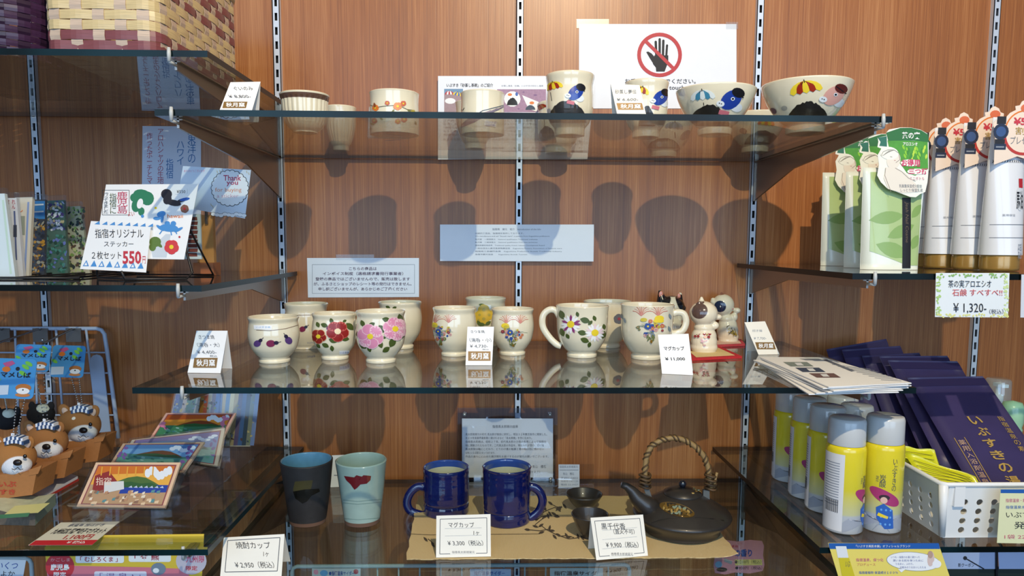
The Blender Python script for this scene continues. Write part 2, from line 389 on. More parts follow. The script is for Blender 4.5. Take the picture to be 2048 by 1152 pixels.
# ================================================================ POTTERY
CREAM = mat('e6dfc6', 0.16, coat=1.0, var=0.03, vs_=40); CREAM2 = mat('ded9bd', 0.16, coat=1.0, var=0.04, vs_=40)
def interp(prof, z):
    for (r0, z0), (r1, z1) in zip(prof[:-1], prof[1:]):
        if z0 <= z <= z1 and z1 > z0: return r0 + (r1-r0)*(z-z0)/(z1-z0)
    return prof[-1][0]
def smoothprof(pts, n=5):
    """Catmull-Rom through (r, z) points"""
    out = []; P = [pts[0]] + list(pts) + [pts[-1]]
    for i in range(1, len(P)-2):
        p0, p1, p2, p3 = P[i-1], P[i], P[i+1], P[i+2]
        for k in range(n):
            t = k/n
            out.append(tuple(0.5*((2*p1[j]) + (-p0[j]+p2[j])*t + (2*p0[j]-5*p1[j]+4*p2[j]-p3[j])*t*t + (-p0[j]+3*p1[j]-3*p2[j]+p3[j])*t**3) for j in (0, 1)))
    out.append(pts[-1]); return out
YUN = [(.60, 0), (.61, .05), (.57, .09), (.70, .17), (.89, .32), (.985, .52), (1.0, .66), (.965, .82), (.94, .90), (.985, .975), (.99, 1)]
CYL = [(.97, 0), (.985, .04), (.985, .5), (.97, .8), (.985, .95), (1.0, 1)]
TALL = [(.62, 0), (.62, .10), (.66, .14), (.84, .24), (.955, .42), (.97, .62), (.94, .82), (1.0, .96), (1.0, 1)]
GUI = [(.50, 0), (.51, .04), (.66, .12), (.82, .30), (.90, .55), (.93, .80), (.98, .95), (1.0, 1)]
GUI2 = [(.50, 0), (.52, .10), (.62, .16), (.82, .36), (.95, .62), (.95, .82), (.98, .95), (1.0, 1)]
BOWL = [(.42, 0), (.43, .12), (.40, .17), (.52, .24), (.70, .42), (.84, .62), (.94, .82), (.99, .96), (1.0, 1)]
MUG = [(.56, 0), (.57, .05), (.54, .09), (.68, .17), (.86, .33), (.94, .50), (.96, .68), (.97, .85), (.99, .97), (1.0, 1)]
class Cup: pass
def cup(name, label, cat, group, bb, zt, prof, above=True, m=None, inner=None, art=None, mod=None, handle=None, t=0.0028, aname='painted_pattern', seg=56, mfun=None, ifun=None, hr=0.0045, hm=None, dy=0, rimm=None):
    x0, x1, yt, yb = bb; uc = (x0+x1)/2; foot = prof[0][0]; R = (x1-x0)/2/1400; m = m or CREAM
    rr = prof[-1][0]
    for _ in range(8):
        P = onZ(uc, yb, zt); Yc = P.y + (foot*R if above else -foot*R); c = onY(uc, (yt+yb)/2, Yc)
        R = (x1-x0)/2/scale(c); T = onY(uc, yt, Yc + (rr*R if above else -rr*R)); H = T.z - zt
    Xc = c.x; o = thing(name, (Xc, Yc, zt + 0.0002), label, cat, group)
    outer = [(r*R, z*H) for r, z in smoothprof(prof)]
    inn = [(max(r*R - t, 0.001), z*H) for r, z in smoothprof(prof) if z*H > 0.012 + foot*0.002]
    k = MB(); full = [(1e-7, 0.0015), (foot*R*0.8, 0.0015), (foot*R*0.85, 0)] + outer + [((outer[-1][0]*2 - t)/2, H + 0.0012)]
    k.lathe(full, m, seg, mod=mod, caps=False, mfun=mfun); k.build('body', o, merge=True)
    k = MB(); li = [((outer[-1][0]*2 - t)/2, H + 0.0012)] + inn[::-1] + [(inn[0][0]*0.5, inn[0][1] - 0.003), (1e-7, inn[0][1] - 0.0035)]
    k.lathe(li, inner or m, seg, mod=mod, caps=False, mfun=(lambda p, q: ifun(p[1]/H, inner or m)) if ifun else None); k.build('inner_glaze', o, merge=True)
    d = CAM - Vector((Xc, Yc, 0)); ph0 = atan2(d.y, d.x); s = scale((Xc, Yc, zt + H/2))
    def F(u, v, e):
        lo, hi = 0.0, H
        for _ in range(11):
            z = (lo+hi)/2; r = interp(outer, z); q = (u-uc)/(r*s); q = max(-0.97, min(0.97, q)); th = ph0 + asin(q)
            mm = (mod(th, z) if mod else 1)
            p = (Xc + (r*mm+e)*cos(th), Yc + (r*mm+e)*sin(th), zt + z)
            if px(p)[1] > v: lo = z
            else: hi = z
        return (p[0]-Xc, p[1]-Yc, z)
    if art: k = MB(); art.curved(k, F, 0.00018); k.build(aname, o)
    if handle:
        k = MB(); pts = [onY(u, v, Yc) - Vector((Xc, Yc, zt)) for u, v in handle]; 
        q = []
        for i in range(len(pts)-1):
            p0, p1, p2, p3 = pts[max(i-1, 0)], pts[i], pts[i+1], pts[min(i+2, len(pts)-1)]
            for j in range(5):
                tt = j/5; q.append(0.5*((2*p1) + (p2-p0)*tt + (2*p0-5*p1+4*p2-p3)*tt*tt + (3*p1-p0-3*p2+p3)*tt**3))
        q.append(pts[-1]); k.tube(q, hr, hm or m, 10, flat=(1.0, 1.35)); k.build('handle', o)
    r = Cup(); r.o = o; r.R = R; r.H = H; r.c = Vector((Xc, Yc, zt)); r.F = F; r.outer = outer; return r
class A(Art):
    """art authored in the pixels of a magnified view: origin ox, oy and zoom k"""
    def __init__(s, ox, oy, k): super().__init__(); s.o = (ox, oy, k)
    def fin(s):
        ox, oy, k = s.o; out = []
        for kind, g, m, lay in s.items:
            if kind == 'p': g = [(x/k+ox, y/k+oy) for x, y in g]
            else: g = ([(x/k+ox, y/k+oy) for x, y in g[0]], g[1])
            out.append((kind, g, m, lay))
        s.items = out; s.o = (0, 0, 1); return s
    def curved(s, mb, F, eps=0.00015): s.fin(); super().curved(mb, F, eps)
    def flat(s, mb, F, eps=0.00015): s.fin(); super().flat(mb, F, eps)
cA = lambda: A(420, 130, 4.654)
cB = lambda: A(840, 120, 5.12)
cC = lambda: A(1140, 30, 3.531)
cD = lambda: A(360, 580, 4.096)
cE = lambda: A(840, 570, 5.0075)
cF = lambda: A(1220, 560, 4.8)
cG = lambda: A(1480, 200, 3.2007)
cH = lambda: A(1420, 530, 3.113)
cI = lambda: A(1400, 780, 3.097)
cJ = lambda: A(540, 870, 3.531)
cK = lambda: A(1080, 850, 3.814)
cL = lambda: A(580, 430, 3.2)
cM = lambda: A(0, 0, 3.84)
cN = lambda: A(0, 220, 2.8808)
cO = lambda: A(0, 620, 2.1643)
cP = lambda: A(280, 740, 2.795)
PX = lambda: A(0, 0, 1)

# ---- top middle shelf: fluted cups
BAND = mat('5e4436', 0.25, coat=0.8)
def flute(n, z0, z1, amp): return lambda t, z: 1 - amp*(0.5 + 0.5*cos(n*t))**3 * (1 if z0 < z < z1 else 0)
def fl1(t, z): return 1 - (0.035*(0.5+0.5*cos(26*t))**2 if 0.012 < z < 0.050 else 0)
a = cA(); 
c = cup('fluted_cup', 'short wide cream cup with fluted sides and a brown rim band', 'cup', None, (561, 659, 181, 270), ZC1, GUI, False, mod=fl1, seg=156, mfun=lambda p, q: BAND if (p[1]/0.0535 > .84 and p[1] < 0.0535) else CREAM)
c = cup('fluted_cup', 'narrow fluted cream cup on a small foot behind the brown-banded cup', 'cup', None, (650, 713, 210, 304), ZC1, GUI2, False, mod=fl1, seg=156)
a = cA()
a.st([(1500, 375), (1560, 395), (1620, 385), (1680, 380), (1750, 375), (1830, 415), (1900, 425)], 6, mat('5d5a48', .4))
for x, y, r, m1 in ((1550, 400, 30, ORG), (1655, 355, 22, mat('c76a4e', .4)), (1745, 385, 38, mat('d98a55', .4)), (1795, 360, 26, mat('c76a4e', .4)), (1540, 520, 26, mat('c0603c', .4)), (1745, 525, 26, mat('d98a55', .4)), (1800, 505, 30, mat('c76a4e', .4)), (1880, 440, 22, mat('b5a642', .4))):
    a.flower(x, y, r, m1, YEL, 5, 2)
a.p(leaf(1545, 375, 50, 22, 1.4), mat('8a4a26', .4), 5)
for x, y, q in ((1600, 500, .6), (1705, 430, 2.2), (1850, 430, .5), (1905, 540, 1.3), (1500, 590, 1.4), (1520, 550, .3), (1900, 480, 1)): a.p(leaf(x, y, 42, 18, q), mat('7b7a45', .4), 2)
cup('straight_cup', 'straight-sided cream cup painted with a small orange blossom spray', 'cup', None, (739, 838, 178, 277), ZC1, CYL, False, art=a, aname='painted_blossoms')
a = cB()
SL = mat('7d7486', .4)
a.p([(395, 700), (480, 610), (640, 540), (860, 470), (862, 485), (680, 570), (560, 640), (420, 700)], SL, 2)
a.st([(390, 690), (640, 520), (860, 462)], 7, mat('4a5568', .4), 3)
a.p(ell(400, 512, 30, 6), BLK, 2); a.st([(400, 512), (445, 515), (460, 490)], 5, BLK, 2)
a.p([(665, 618), (780, 642), (770, 690), (655, 668)], WHITE, 4); a.t('いぶすき', 672, 650, 772, 630, BLUE, 5)
a.t('秋月窯', 670, 680, 760, 660, BLUE, 5)
cup('straight_cup', 'straight-sided cream cup painted with a slanting grey-violet band', 'cup', None, (921, 1009, 179, 276), ZC1, CYL, False, art=a, aname='painted_band')
cup('rounded_cup', 'plain rounded cream cup with darker foot behind the grey-violet banded cup', 'cup', None, (910, 990, 199, 301), ZC1, GUI2, False)

NAVY = mat('1f3f9e', 0.25, coat=.6); SAND = mat('191511', 0.22, coat=.8, bump=.6, vs_=900); SNOUT = mat('dfe8ef', .3); PIGP = mat('d9a59a', .3); UR = mat('9b2a14', .3); UB = mat('3f86a8', .3)
def umbrella(a, cx, cy, r, c1, c2, rot):
    """half-dome parasol with alternating gores"""
    c, s = cos(rot), sin(rot); n = 5; f = lambda x, y: (cx + x*c - y*s, cy + x*s + y*c)
    for i in range(n):
        A0, A1 = -1 + 2*i/n, -1 + 2*(i+1)/n; P = [f(0, -r*0.75)]
        for q in range(5): t = q/4; P.insert(1, f(A0*r*sin(pi/2*t)**0.9, -r*0.75*cos(pi/2*t) + 0.10*r*t))
        P.append(f((A0+A1)/2*r, 0.17*r)); 
        for q in range(4, 0, -1): t = q/4; P.append(f(A1*r*sin(pi/2*t)**0.9, -r*0.75*cos(pi/2*t) + 0.10*r*t))
        b = P[0:1]; P2 = [f(0, -r*0.75)] + [f(A0*r*sin(pi/2*q/4), -r*0.75*cos(pi/2*q/4)) for q in range(1, 5)] + [f((A0+A1)/2*r, 0.14*r)] + [f(A1*r*sin(pi/2*q/4), -r*0.75*cos(pi/2*q/4)) for q in range(4, 0, -1)]
        a.p(P2, (c1, c2)[i % 2], 3)
    a.st([f(0, -r*.85), f(0, -r*.6)], 5, BLK, 4)
def bather(a, x, y, s, head, cap, snout=SNOUT, towel=True):
    """capped animal head lying in a black sand mound; x, y head centre, s head size"""
    a.p(ell(x, y, s*1.0, s*0.72, -0.85, 18), head, 4)
    a.p(ell(x + s*.55, y - s*.62, s*.55, s*.42, 0.5, 14), cap, 5); a.st([(x + s*.1, y - s*.85), (x + s*.98, y - s*.15)], s*.08, BLK, 6)
    a.p(ell(x - s*.85, y + s*.35, s*.33, s*.27, 0.2, 12), snout, 6); a.p(ell(x - s*.93, y + s*.30, s*.05), BLK, 7); a.p(ell(x - s*.77, y + s*.36, s*.05), BLK, 7)
    a.p(ell(x + s*.12, y - s*.08, s*.16), SNOUT, 6); a.p(ell(x + s*.12, y - s*.08, s*.09), BLK, 7)
    a.p(ell(x + s*.45, y + s*.65, s*.5, s*.42, .4), SNOUT, 3)
    if towel: a.p([(x - s*.9, y + s*.85), (x - s*.1, y + s*1.05), (x - s*.2, y + s*1.45), (x - s, y + s*1.25)], mat('c66f7d', .4), 6)
def mound(a, x0, x1, y0, y1, lay=2, n=22):
    random.seed(int(x0)); P = []
    for i in range(n+1):
        t = i/n; P.append((x0 + (x1-x0)*t, y1 - (y1-y0)*(sin(pi*t)**0.6)*(0.9 + 0.12*random.random())))
    P += [(x1 - (x1-x0)*t/4, y1 + (y1-y0)*0.14*random.random()) for t in (1, 2, 3)]; 
    # as a fan of strips so that the outline stays convex enough
    for i in range(n): a.p([P[i], P[i+1], (P[i+1][0], y1 + (y1-y0)*.12), (P[i][0], y1 + (y1-y0)*.12)], SAND, lay)
a = cB(); umbrella(a, 1378, 290, 92, YEL, UR, -0.25); a.st([(1340, 330), (1355, 420)], 5, BLK); mound(a, 1310, 1700, 405, 620); bather(a, 1590, 335, 88, NAVY, BLK); a.p(ell(1330, 525, 20, 28), mat('9a9aa0', .4), 5)
cup('tall_cup', 'tall cream cup painted with a blue capped animal under a yellow and red parasol', 'cup', None, (1091, 1188, 141, 277), ZC1, TALL, False, art=a, aname='painted_scene')
a = cB(); umbrella(a, 1245, 500, 60, UR, mat('a96a3a', .4), -0.5); a.st([(1278, 580), (1278, 680)], 5, BLK); mound(a, 1205, 1400, 670, 830); a.p(ell(1240, 770, 18, 26), GREY, 5)
cup('tall_cup', 'tall cream cup with black mound painting half hidden behind the parasol cup', 'cup', None, (1074, 1160, 200, 311), ZC1, TALL, False, art=a, aname='painted_scene')
a = cC(); umbrella(a, 500, 545, 55, YEL, UR, 0.3); bather(a, 632, 585, 60, NAVY, BLK); mound(a, 530, 690, 700, 770, 2)
mound(a, 490, 600, 640, 770, 3, 10)
cup('small_cup', 'small cream cup with a blue capped animal beside the gold-labelled price tent', 'cup', None, (1249, 1336, 157, 280), ZC1, TALL, False, art=a, aname='painted_scene')
a = cC(); umbrella(a, 728, 800, 62, GREY, mat('5a6a70', .4), 0.1); a.st([(735, 830), (740, 870)], 5, BLK); mound(a, 555, 770, 865, 935); a.p(ell(805, 850, 45, 25, -.8), mat('6a5f6c', .4), 3); a.p(ell(632, 912, 18, 18), GREY, 5)
cup('rice_bowl', 'cream bowl with a grey parasol painting, at the back below the prohibition sign', 'bowl', None, (1268, 1388, 232, 318), ZC1, BOWL, False, art=a, aname='painted_scene')
a = cC(); umbrella(a, 943, 590, 82, mat('dfe9ea', .3), UB, -0.12); a.st([(948, 620), (950, 640)], 5, BLK); mound(a, 850, 1120, 628, 770); bather(a, 1125, 600, 80, NAVY, BLK)
cup('rice_bowl', 'cream bowl painted with a blue and white parasol and blue capped animal', 'bowl', None, (1352, 1509, 165, 276), ZC1, BOWL, False, art=a, aname='painted_scene')
a = cC(); umbrella(a, 1375, 775, 55, ORG, YEL, 0.1); mound(a, 1240, 1480, 815, 905); a.p(ell(1230, 820, 26, 20, .5), mat('6a5f6c', .4), 3); a.p(ell(1345, 880, 18, 18), GREY, 5)
cup('rice_bowl', 'cream bowl with an orange parasol painting behind the pink pig bowl', 'bowl', None, (1450, 1572, 220, 309), ZC1, BOWL, False, art=a, aname='painted_scene')
a = cC(); umbrella(a, 1665, 540, 102, YEL, UR, -0.22); mound(a, 1550, 1810, 608, 740); bather(a, 1835, 570, 78, PIGP, mat('5a1f18', .3), towel=False); a.p(ell(1530, 660, 20, 18), mat('a9a79c', .4), 3); a.p(ell(1455, 680, 26, 20, .6), mat('6a4f5c', .4), 3)
cup('rice_bowl', 'large cream bowl painted with a pink pig and a yellow and red parasol', 'bowl', None, (1525, 1699, 151, 274), ZC1, BOWL, False, art=a, aname='painted_scene')

# ---- middle shelf, flower-painted cups
PUR = mat('5b3f7c', .3); DPU = mat('7e2a52', .3); LF = mat('4a5a28', .35); LF2 = mat('5f7038', .35); CAM_R = mat('8f1f1c', .3); CAM_P = mat('dd8fb0', .3); CAM_L = mat('edc3d0', .3)
def eggplant(a, x, y, s, m, rot):
    c, q = cos(rot), sin(rot); a.p(ell(x, y, s, s*.85, rot), m, 2); a.p(ell(x + s*1.2*c, y + s*1.2*q, s*.55, s*.45, rot), mat('2a2440', .3), 3); a.st([(x + s*1.5*c, y + s*1.5*q), (x + s*2.3*c, y + s*2.0*q - 6)], 5, mat('55505a', .3), 3)
a = cD(); a.p([(622, 288), (758, 290), (757, 328), (624, 322)], WHITE, 3); a.t('いぶすき焼', 640, 313, 745, 298, LBLUE, 4)
a.st([(640, 330), (740, 335), (860, 318), (970, 285)], 4, mat('6b4a30', .3), 1)
eggplant(a, 645, 440, 30, PUR, -0.8); eggplant(a, 745, 440, 34, DPU, -0.15); eggplant(a, 880, 415, 32, PUR, -2.1)
cup('yunomi_cup', 'round cream cup painted with three small eggplants and a brown line', 'cup', None, (498, 598, 629, 728), ZC2, YUN, art=a, aname='painted_eggplants')
a = cD(); eggplant(a, 1005, 322, 26, DPU, -0.6); a.t('いぶすき', 1040, 440, 1095, 425, BLUE, 3); a.st([(870, 200), (970, 208), (1090, 205)], 4, mat('6b4a30', .3), 1)
cup('yunomi_cup', 'straighter cream eggplant cup standing behind the three-eggplant cup', 'cup', None, (570, 656, 604, 699), ZC2, [(.70, 0), (.70, .05), (.78, .12), (.93, .3), (.99, .5), (.97, .72), (.93, .85), (.99, .97), (1, 1)], art=a, aname='painted_eggplant')
a = cD()
for x, y, q, L in ((1140, 285, 1.2, 50), (1190, 290, .4, 60), (1245, 255, 1.3, 50), (1385, 300, .8, 80), (1345, 400, .1, 70), (1255, 415, .3, 70), (1195, 455, .5, 60), (1245, 480, 1.4, 50), (1180, 395, .9, 40), (1345, 255, 2.6, 35), (1140, 460, .9, 45)): a.p(leaf(x, y, L, L*.62, q), LF, 2)
a.flower(1145, 382, 58, CAM_R, YEL, 5, 4, rim=mat('cf8a5a', .3)); a.flower(1290, 340, 82, CAM_R, mat('ecd9b0', .3), 5, 6, rim=mat('c25a50', .3)); a.p(ell(1235, 315, 30, 22), mat('7a2f55', .3), 5)
a.p([(1300, 500), (1378, 495), (1380, 525), (1302, 530)], WHITE, 3); a.t('いぶすき', 1306, 522, 1372, 506, BLUE, 4)
cup('yunomi_cup', 'cream cup painted with two dark red camellias and green leaves', 'cup', None, (625, 714, 623, 721), ZC2, YUN, art=a, aname='painted_camellias')
a = cD()
for x, y, q, L in ((1505, 275, 1.2, 60), (1575, 285, 2.6, 60), (1690, 245, .3, 70), (1800, 235, 1.3, 80), (1655, 320, .9, 80), (1505, 460, .6, 70), (1555, 485, 1.3, 55), (1640, 445, 1.2, 70), (1735, 430, 2.0, 90), (1685, 490, 2.5, 70), (1830, 290, 1.5, 50), (1810, 380, 2.4, 60), (1465, 365, 1.5, 50), (1665, 390, .3, 40)): a.p(leaf(x, y, L, L*.6, q), LF, 2)
a.flower(1565, 382, 98, CAM_P, YEL, 6, 4, rim=CAM_L, rc=.24); a.flower(1755, 320, 92, CAM_P, YEL, 6, 6, rim=CAM_L, rc=.26)
cup('yunomi_cup', 'cream cup painted with two pink camellias and dark green leaves', 'cup', None, (712, 811, 618, 728), ZC2, YUN, art=a, aname='painted_camellias')
a = cD(); 
for x, y, q, L in ((1710, 142, .5, 40), (1760, 148, 2.6, 40)): a.p(leaf(x, y, L, L*.6, q), LF, 2)
def dimple(t, z): return 1 - 0.10*math.exp(-(((t - (-0.9)) / 0.30)**2 + ((z - 0.042)/0.016)**2)) 
cup('yunomi_cup', 'dimpled tall cream cup standing behind the pink camellia cup', 'cup', None, (757, 844, 601, 699), ZC2, YUN, art=a, mod=dimple, aname='painted_leaves', seg=72)
MIX = [mat(x, .35) for x in ('c96f5a', 'd9a39a', '6f7a4a', '2f4f9a', 'c9b93c', '8a3a4a', '7f8f9a')]
def meadow(a, cx, cy, s, seed=1, flip=1):
    """grass-and-wildflower spray: coral plumes over a fan of small blooms"""
    random.seed(seed)
    for sx in (-.35, .45):
        for k in range(9):
            an = -pi/2 + (k-4)*0.26; x, y = cx + sx*s*flip, cy - s*.55; a.st([(x, y), (x + s*.28*cos(an), y + s*.42*sin(an)), (x + s*.5*cos(an) + 4, y + s*.55*sin(an) + 6)], s*.028, MIX[k % 2], 1)
    for k in range(16):
        an = -pi*(k/15); L = s*(.5 + .4*random.random()); a.st([(cx, cy + s*.1), (cx + L*cos(an)*.6, cy + L*sin(an)*.2), (cx + L*cos(an), cy + L*sin(an)*.25 + s*.05)], s*.014, MIX[2 if k % 3 else 6], 1)
    for k in range(26):
        an = random.uniform(0, 2*pi); q = random.random()**.5; y = cy + s*.7*q*sin(an)*.6 + s*.1; x = cx + s*.72*q*cos(an)*(1 - max(0, y-cy)/s*.9)
        a.flower(x, y, s*random.uniform(.06, .11), MIX[(k*5) % 7], MIX[(k*3+4) % 7], 5, 2)
    a.flower(cx - .12*s, cy - .02*s, s*.16, MIX[3], YEL, 5, 6); a.p(ell(cx - .4*s*flip, cy - .42*s, s*.22, s*.15), YEL, 3); a.p(ell(cx - .32*s, cy - .35*s, s*.16, s*.1), MIX[4], 4)
    for k in range(8): a.p(leaf(cx + random.uniform(-.15, .15)*s, cy + s*random.uniform(.45, .75), s*.24, s*.08, random.uniform(.8, 2.3)), MIX[2], 3)
    a.p(leaf(cx + .05*s, cy + s*.75, s*.2, s*.12, 1.5), GOLD, 6)
a = cE(); meadow(a, 215, 470, 165, 3)
cup('yunomi_cup', 'cream cup with a wildflower spray on its side, just behind a price tent', 'cup', None, (865, 953, 612, 714), ZC2, YUN, art=a, aname='painted_wildflowers')
a = cE(); 
for x, y, r in ((640, 250, 55), (600, 300, 45), (690, 300, 50), (640, 340, 55), (590, 350, 35)): a.flower(x, y, r, mat('d8b83c', .35), mat('b5a64c', .35), 6, 2)
for x, y, q in ((625, 205, .3), (620, 395, .2), (680, 385, 2.5), (595, 385, 1)): a.p(leaf(x, y, 70, 35, q), LF2, 3)
cup('yunomi_cup', 'tall cream cup painted with a yellow rose behind the wildflower cups', 'cup', None, (930, 1012, 593, 694), ZC2, YUN, art=a, aname='painted_rose')
a = cE(); meadow(a, 925, 480, 170, 8)
cup('yunomi_cup', 'cream wildflower cup with a bright blue bloom between price tent and mugs', 'cup', None, (982, 1068, 614, 712), ZC2, YUN, art=a, aname='painted_wildflowers')
a = cE()
DAI = mat('8b3a74', .3)
def daisy(a, x, y, r, m1, m2, n=16):
    for i in range(n):
        t = 2*pi*i/n; a.p(leaf(x + r*.62*cos(t), y + r*.62*sin(t), r*.76, r*.26, t, 4), (m1, m2, m2)[i % 3], 3)
    a.p(ell(x, y, r*.36), YEL, 5)
for x, y, q, L in ((1425, 300, 1.2, 100), (1577, 295, 1.3, 55), (1650, 355, .3, 100), (1740, 335, 1.2, 60), (1430, 475, 1.2, 90), (1485, 515, 1, 60), (1625, 480, .2, 90), (1650, 555, .4, 90), (1695, 600, 1.8, 60), (1835, 420, 1.4, 60), (1832, 500, 1.8, 80), (1700, 380, 2.3, 60)): a.p(leaf(x, y, L, L*.6, q), LF, 2)
daisy(a, 1515, 395, 98, DAI, WHITE); daisy(a, 1745, 480, 95, mat('e6cfd6', .3), WHITE)
cup('handled_mug', 'cream mug with a purple and a white daisy, its handle towards the wildflower cups', 'mug', None, (1111, 1217, 607, 717), ZC2, MUG, art=a, aname='painted_daisies', handle=[(1122, 640), (1112, 622), (1098, 620), (1086, 632), (1086, 654), (1098, 674), (1112, 688), (1122, 692)], hr=.0042)
a = cE(); a.flower(1985, 340, 50, mat('6a6f7c', .35), mat('a24a5a', .35), 6, 2)
cup('handled_mug', 'plain-sided cream mug standing behind the daisy mug and the wildflower mug', 'mug', None, (1166, 1262, 599, 697), ZC2, MUG, art=a, aname='painted_bloom')
a = cF(); meadow(a, 385, 450, 190, 5, -1)
for x in (470, 500): a.p(ell(x-30, 395, 32, 18), YEL, 5)
for x, y in ((120, 350), (150, 390), (560, 350), (555, 470)): a.p(leaf(x, y, 60, 22, 1.2), MIX[6], 2)
cup('handled_mug', 'cream mug painted with coral grasses and a blue flower, handle towards the cats', 'mug', None, (1240, 1347, 605, 721), ZC2, MUG, art=a, aname='painted_wildflowers', handle=[(1341, 630), (1354, 625), (1367, 628), (1372, 643), (1366, 660), (1352, 667), (1336, 668)], hr=.0042)

# ---- lowest middle shelf: tumblers and blue mugs
DKG = mat('2b2a2c', 0.55, var=.25, vs_=90, bump=.3); CEL = mat('9fb8b0', 0.18, coat=1, var=.10, vs_=60); CLAY = mat('6b4f40', .8); COB = mat('0b1755', 0.12, coat=1, var=.3, vs_=50); CREMI = mat('cfd0b4', .2, coat=.8); SKYG = mat('5f93b4', .15, coat=1, var=.3, vs_=50)
TUM = [(.66, 0), (.68, .05), (.70, .10), (.78, .32), (.86, .55), (.93, .78), (.985, .95), (1, 1)]
def warp(a1, a2): return lambda t, z: 1 + a1*cos(2*t + 0.4 + z*20) + a2*cos(3*t + 1.3 - z*40)
a = cJ()
a.p([(185, 330), (300, 320), (290, 370), (270, 430), (200, 440), (170, 390)], mat('4a4328', .3, var=.3), 1); a.p([(170, 400), (250, 385), (340, 380), (345, 400), (290, 430), (260, 470), (230, 485), (185, 450)], mat('17140f', .15, coat=1), 2)
cup('tumbler', 'dark unglazed tumbler with a blue-glazed inside and dripped panel', 'cup', None, (562, 667, 905, 1056), ZC3, TUM, m=DKG, inner=SKYG, art=a, mod=warp(.02, .012), aname='glaze_drip', t=.004, mfun=lambda p, q: CLAY if p[1] < 0.006 else DKG)
a = cJ()
a.p([(530, 290), (600, 300), (615, 285), (650, 295), (660, 285), (710, 290), (705, 320), (680, 345), (640, 350), (618, 375), (600, 388), (575, 350), (545, 320)], mat('6f1a22', .2, coat=1), 2)
for y in (470, 490, 600): a.st([(520, y-10), (620, y), (780, y-15)], 4, mat('7f9a92', .2, coat=1), 1)
cup('tumbler', 'pale celadon tumbler with a dark red heart-shaped splash', 'cup', None, (672, 775, 905, 1056), ZC3, TUM, m=CEL, inner=CEL, art=a, mod=warp(.018, .008), aname='red_splash', t=.004, mfun=lambda p, q: CLAY if p[1] < 0.007 else CEL)
BM = [(.93, 0), (.96, .04), (.955, .2), (.925, .23), (.96, .27), (.98, .5), (.97, .75), (.985, .93), (1, 1)]
def ridges(t, z): return 1 + 0.009*sin(z*620) + .004*sin(z*1500) + .008*cos(2*t)
COBI = mat('2f4f9a', .15, coat=1, var=.2, vs_=60); IB = lambda f, m: COBI if f > .89 else m
cup('blue_mug', 'cobalt blue ridged mug with its handle towards the celadon tumbler', 'mug', None, (846, 939, 920, 1040), ZC3 + .001, BM, m=COB, inner=CREMI, mod=ridges, handle=[(856, 978), (838, 973), (822, 984), (814, 1004), (820, 1021), (838, 1029), (858, 1033)], ifun=IB, hr=.0056, t=.004, mfun=lambda p, q: COB)
cup('blue_mug', 'cobalt blue ridged mug with its handle towards the teapot', 'mug', None, (965, 1062, 918, 1058), ZC3 + .001, BM, m=COB, inner=CREMI, mod=ridges, handle=[(1050, 976), (1066, 974), (1080, 985), (1085, 1003), (1078, 1022), (1062, 1036), (1046, 1044)], ifun=IB, hr=.0056, t=.004)

# ================================================================ PAPER GOODS
class TH_:
    """thing at a base point; parts are given in world coordinates and stored relative to it"""
    def __init__(s, name, loc, label, cat, group=None):
        s.loc = Vector(loc); s.o = thing(name, s.loc, label, cat, group); s.X = Matrix.Translation(-s.loc); s.off = {s.o: s.X}
    def part(s, mb, name, parent=None, label=None, **k):
        o = mb.build(name, parent or s.o, X=s.X, **k)
        if label: o['label'] = label
        return o
def hit(u, v, P0, n):
    d = ray(u, v); return CAM + d * ((P0 - CAM).dot(n) / d.dot(n))
def normal(lean=0, yaw=0, roll=0):
    n = Vector((0, -cos(radians(lean)), sin(radians(lean)))); return Matrix.Rotation(radians(yaw), 3, 'Z') @ n
def sheet(name, label, cat, corners, P0, n, art=None, m=PAPER, th=0.0005, group=None, pname='print', parent=None, extra=None, lowest=True, eps=0.00012):
    """a thin slab whose outline is given by photo corners on the plane (P0, n); n faces the viewer"""
    P0 = Vector(P0); n = Vector(n).normalized(); pts = [hit(u, v, P0, n) for u, v in corners]
    base = min(pts, key=lambda p: p.z)
    if parent is None: T = TH_(name, base, label, cat, group)
    else: T = parent
    k = MB(); k.prism(pts, -n*th, m); T.part(k, 'card' if parent is None else name)
    if art: k = MB(); art.flat(k, lambda u, v, e: hit(u, v, P0, n) + n*e, eps); T.part(k, pname)
    T.pts = pts; T.n = n; return T
W0 = Vector((0, WY - 0.0012, 0)); NW = Vector((0, -1, 0)); WR = Vector((0, WY - 0.0122, 0))
R4 = lambda x0, y0, x1, y1: [(x0, y0), (x1, y0), (x1, y1), (x0, y1)]
PAP = mat('e6ebf4', 0.5, var=.02)
# prohibition sign
a = cC(); cx, cy = 632, 282
BW = mat('14161c', .6); RS = mat('b8242f', .5)
for i in range(40):
    t0, t1 = 2*pi*i/40, 2*pi*(i+1)/40; a.p([(cx+158*cos(t0), cy+157*sin(t0)), (cx+158*cos(t1), cy+157*sin(t1)), (cx+132*cos(t1), cy+131*sin(t1)), (cx+132*cos(t0), cy+131*sin(t0))], RS, 4)
a.st([(cx-100, cy-98), (cx+100, cy+98)], 24, RS, 4)
a.p([(596, 285), (694, 285), (694, 330), (668, 400), (608, 400), (606, 372), (585, 345)], BW, 1)
for (x0, y0, x1, y1, w_) in ((605, 190, 610, 300, 17), (633, 172, 633, 300, 17), (659, 182, 656, 300, 17), (685, 215, 679, 300, 15)): a.st([(x0, y0), (x1, y1)], w_, BW, 1); a.p(ell(x0, y0, w_/2), BW, 2)
a.p([(538, 262), (552, 258), (576, 272), (600, 300), (606, 372), (588, 345), (560, 300)], BW, 1)
a.t('お手を触れないでください。', 388, 486, 888, 450, INK, 2, bold=.01); a.t('Please do not touch', 430, 528, 808, 498, INK, 2, bold=.01)
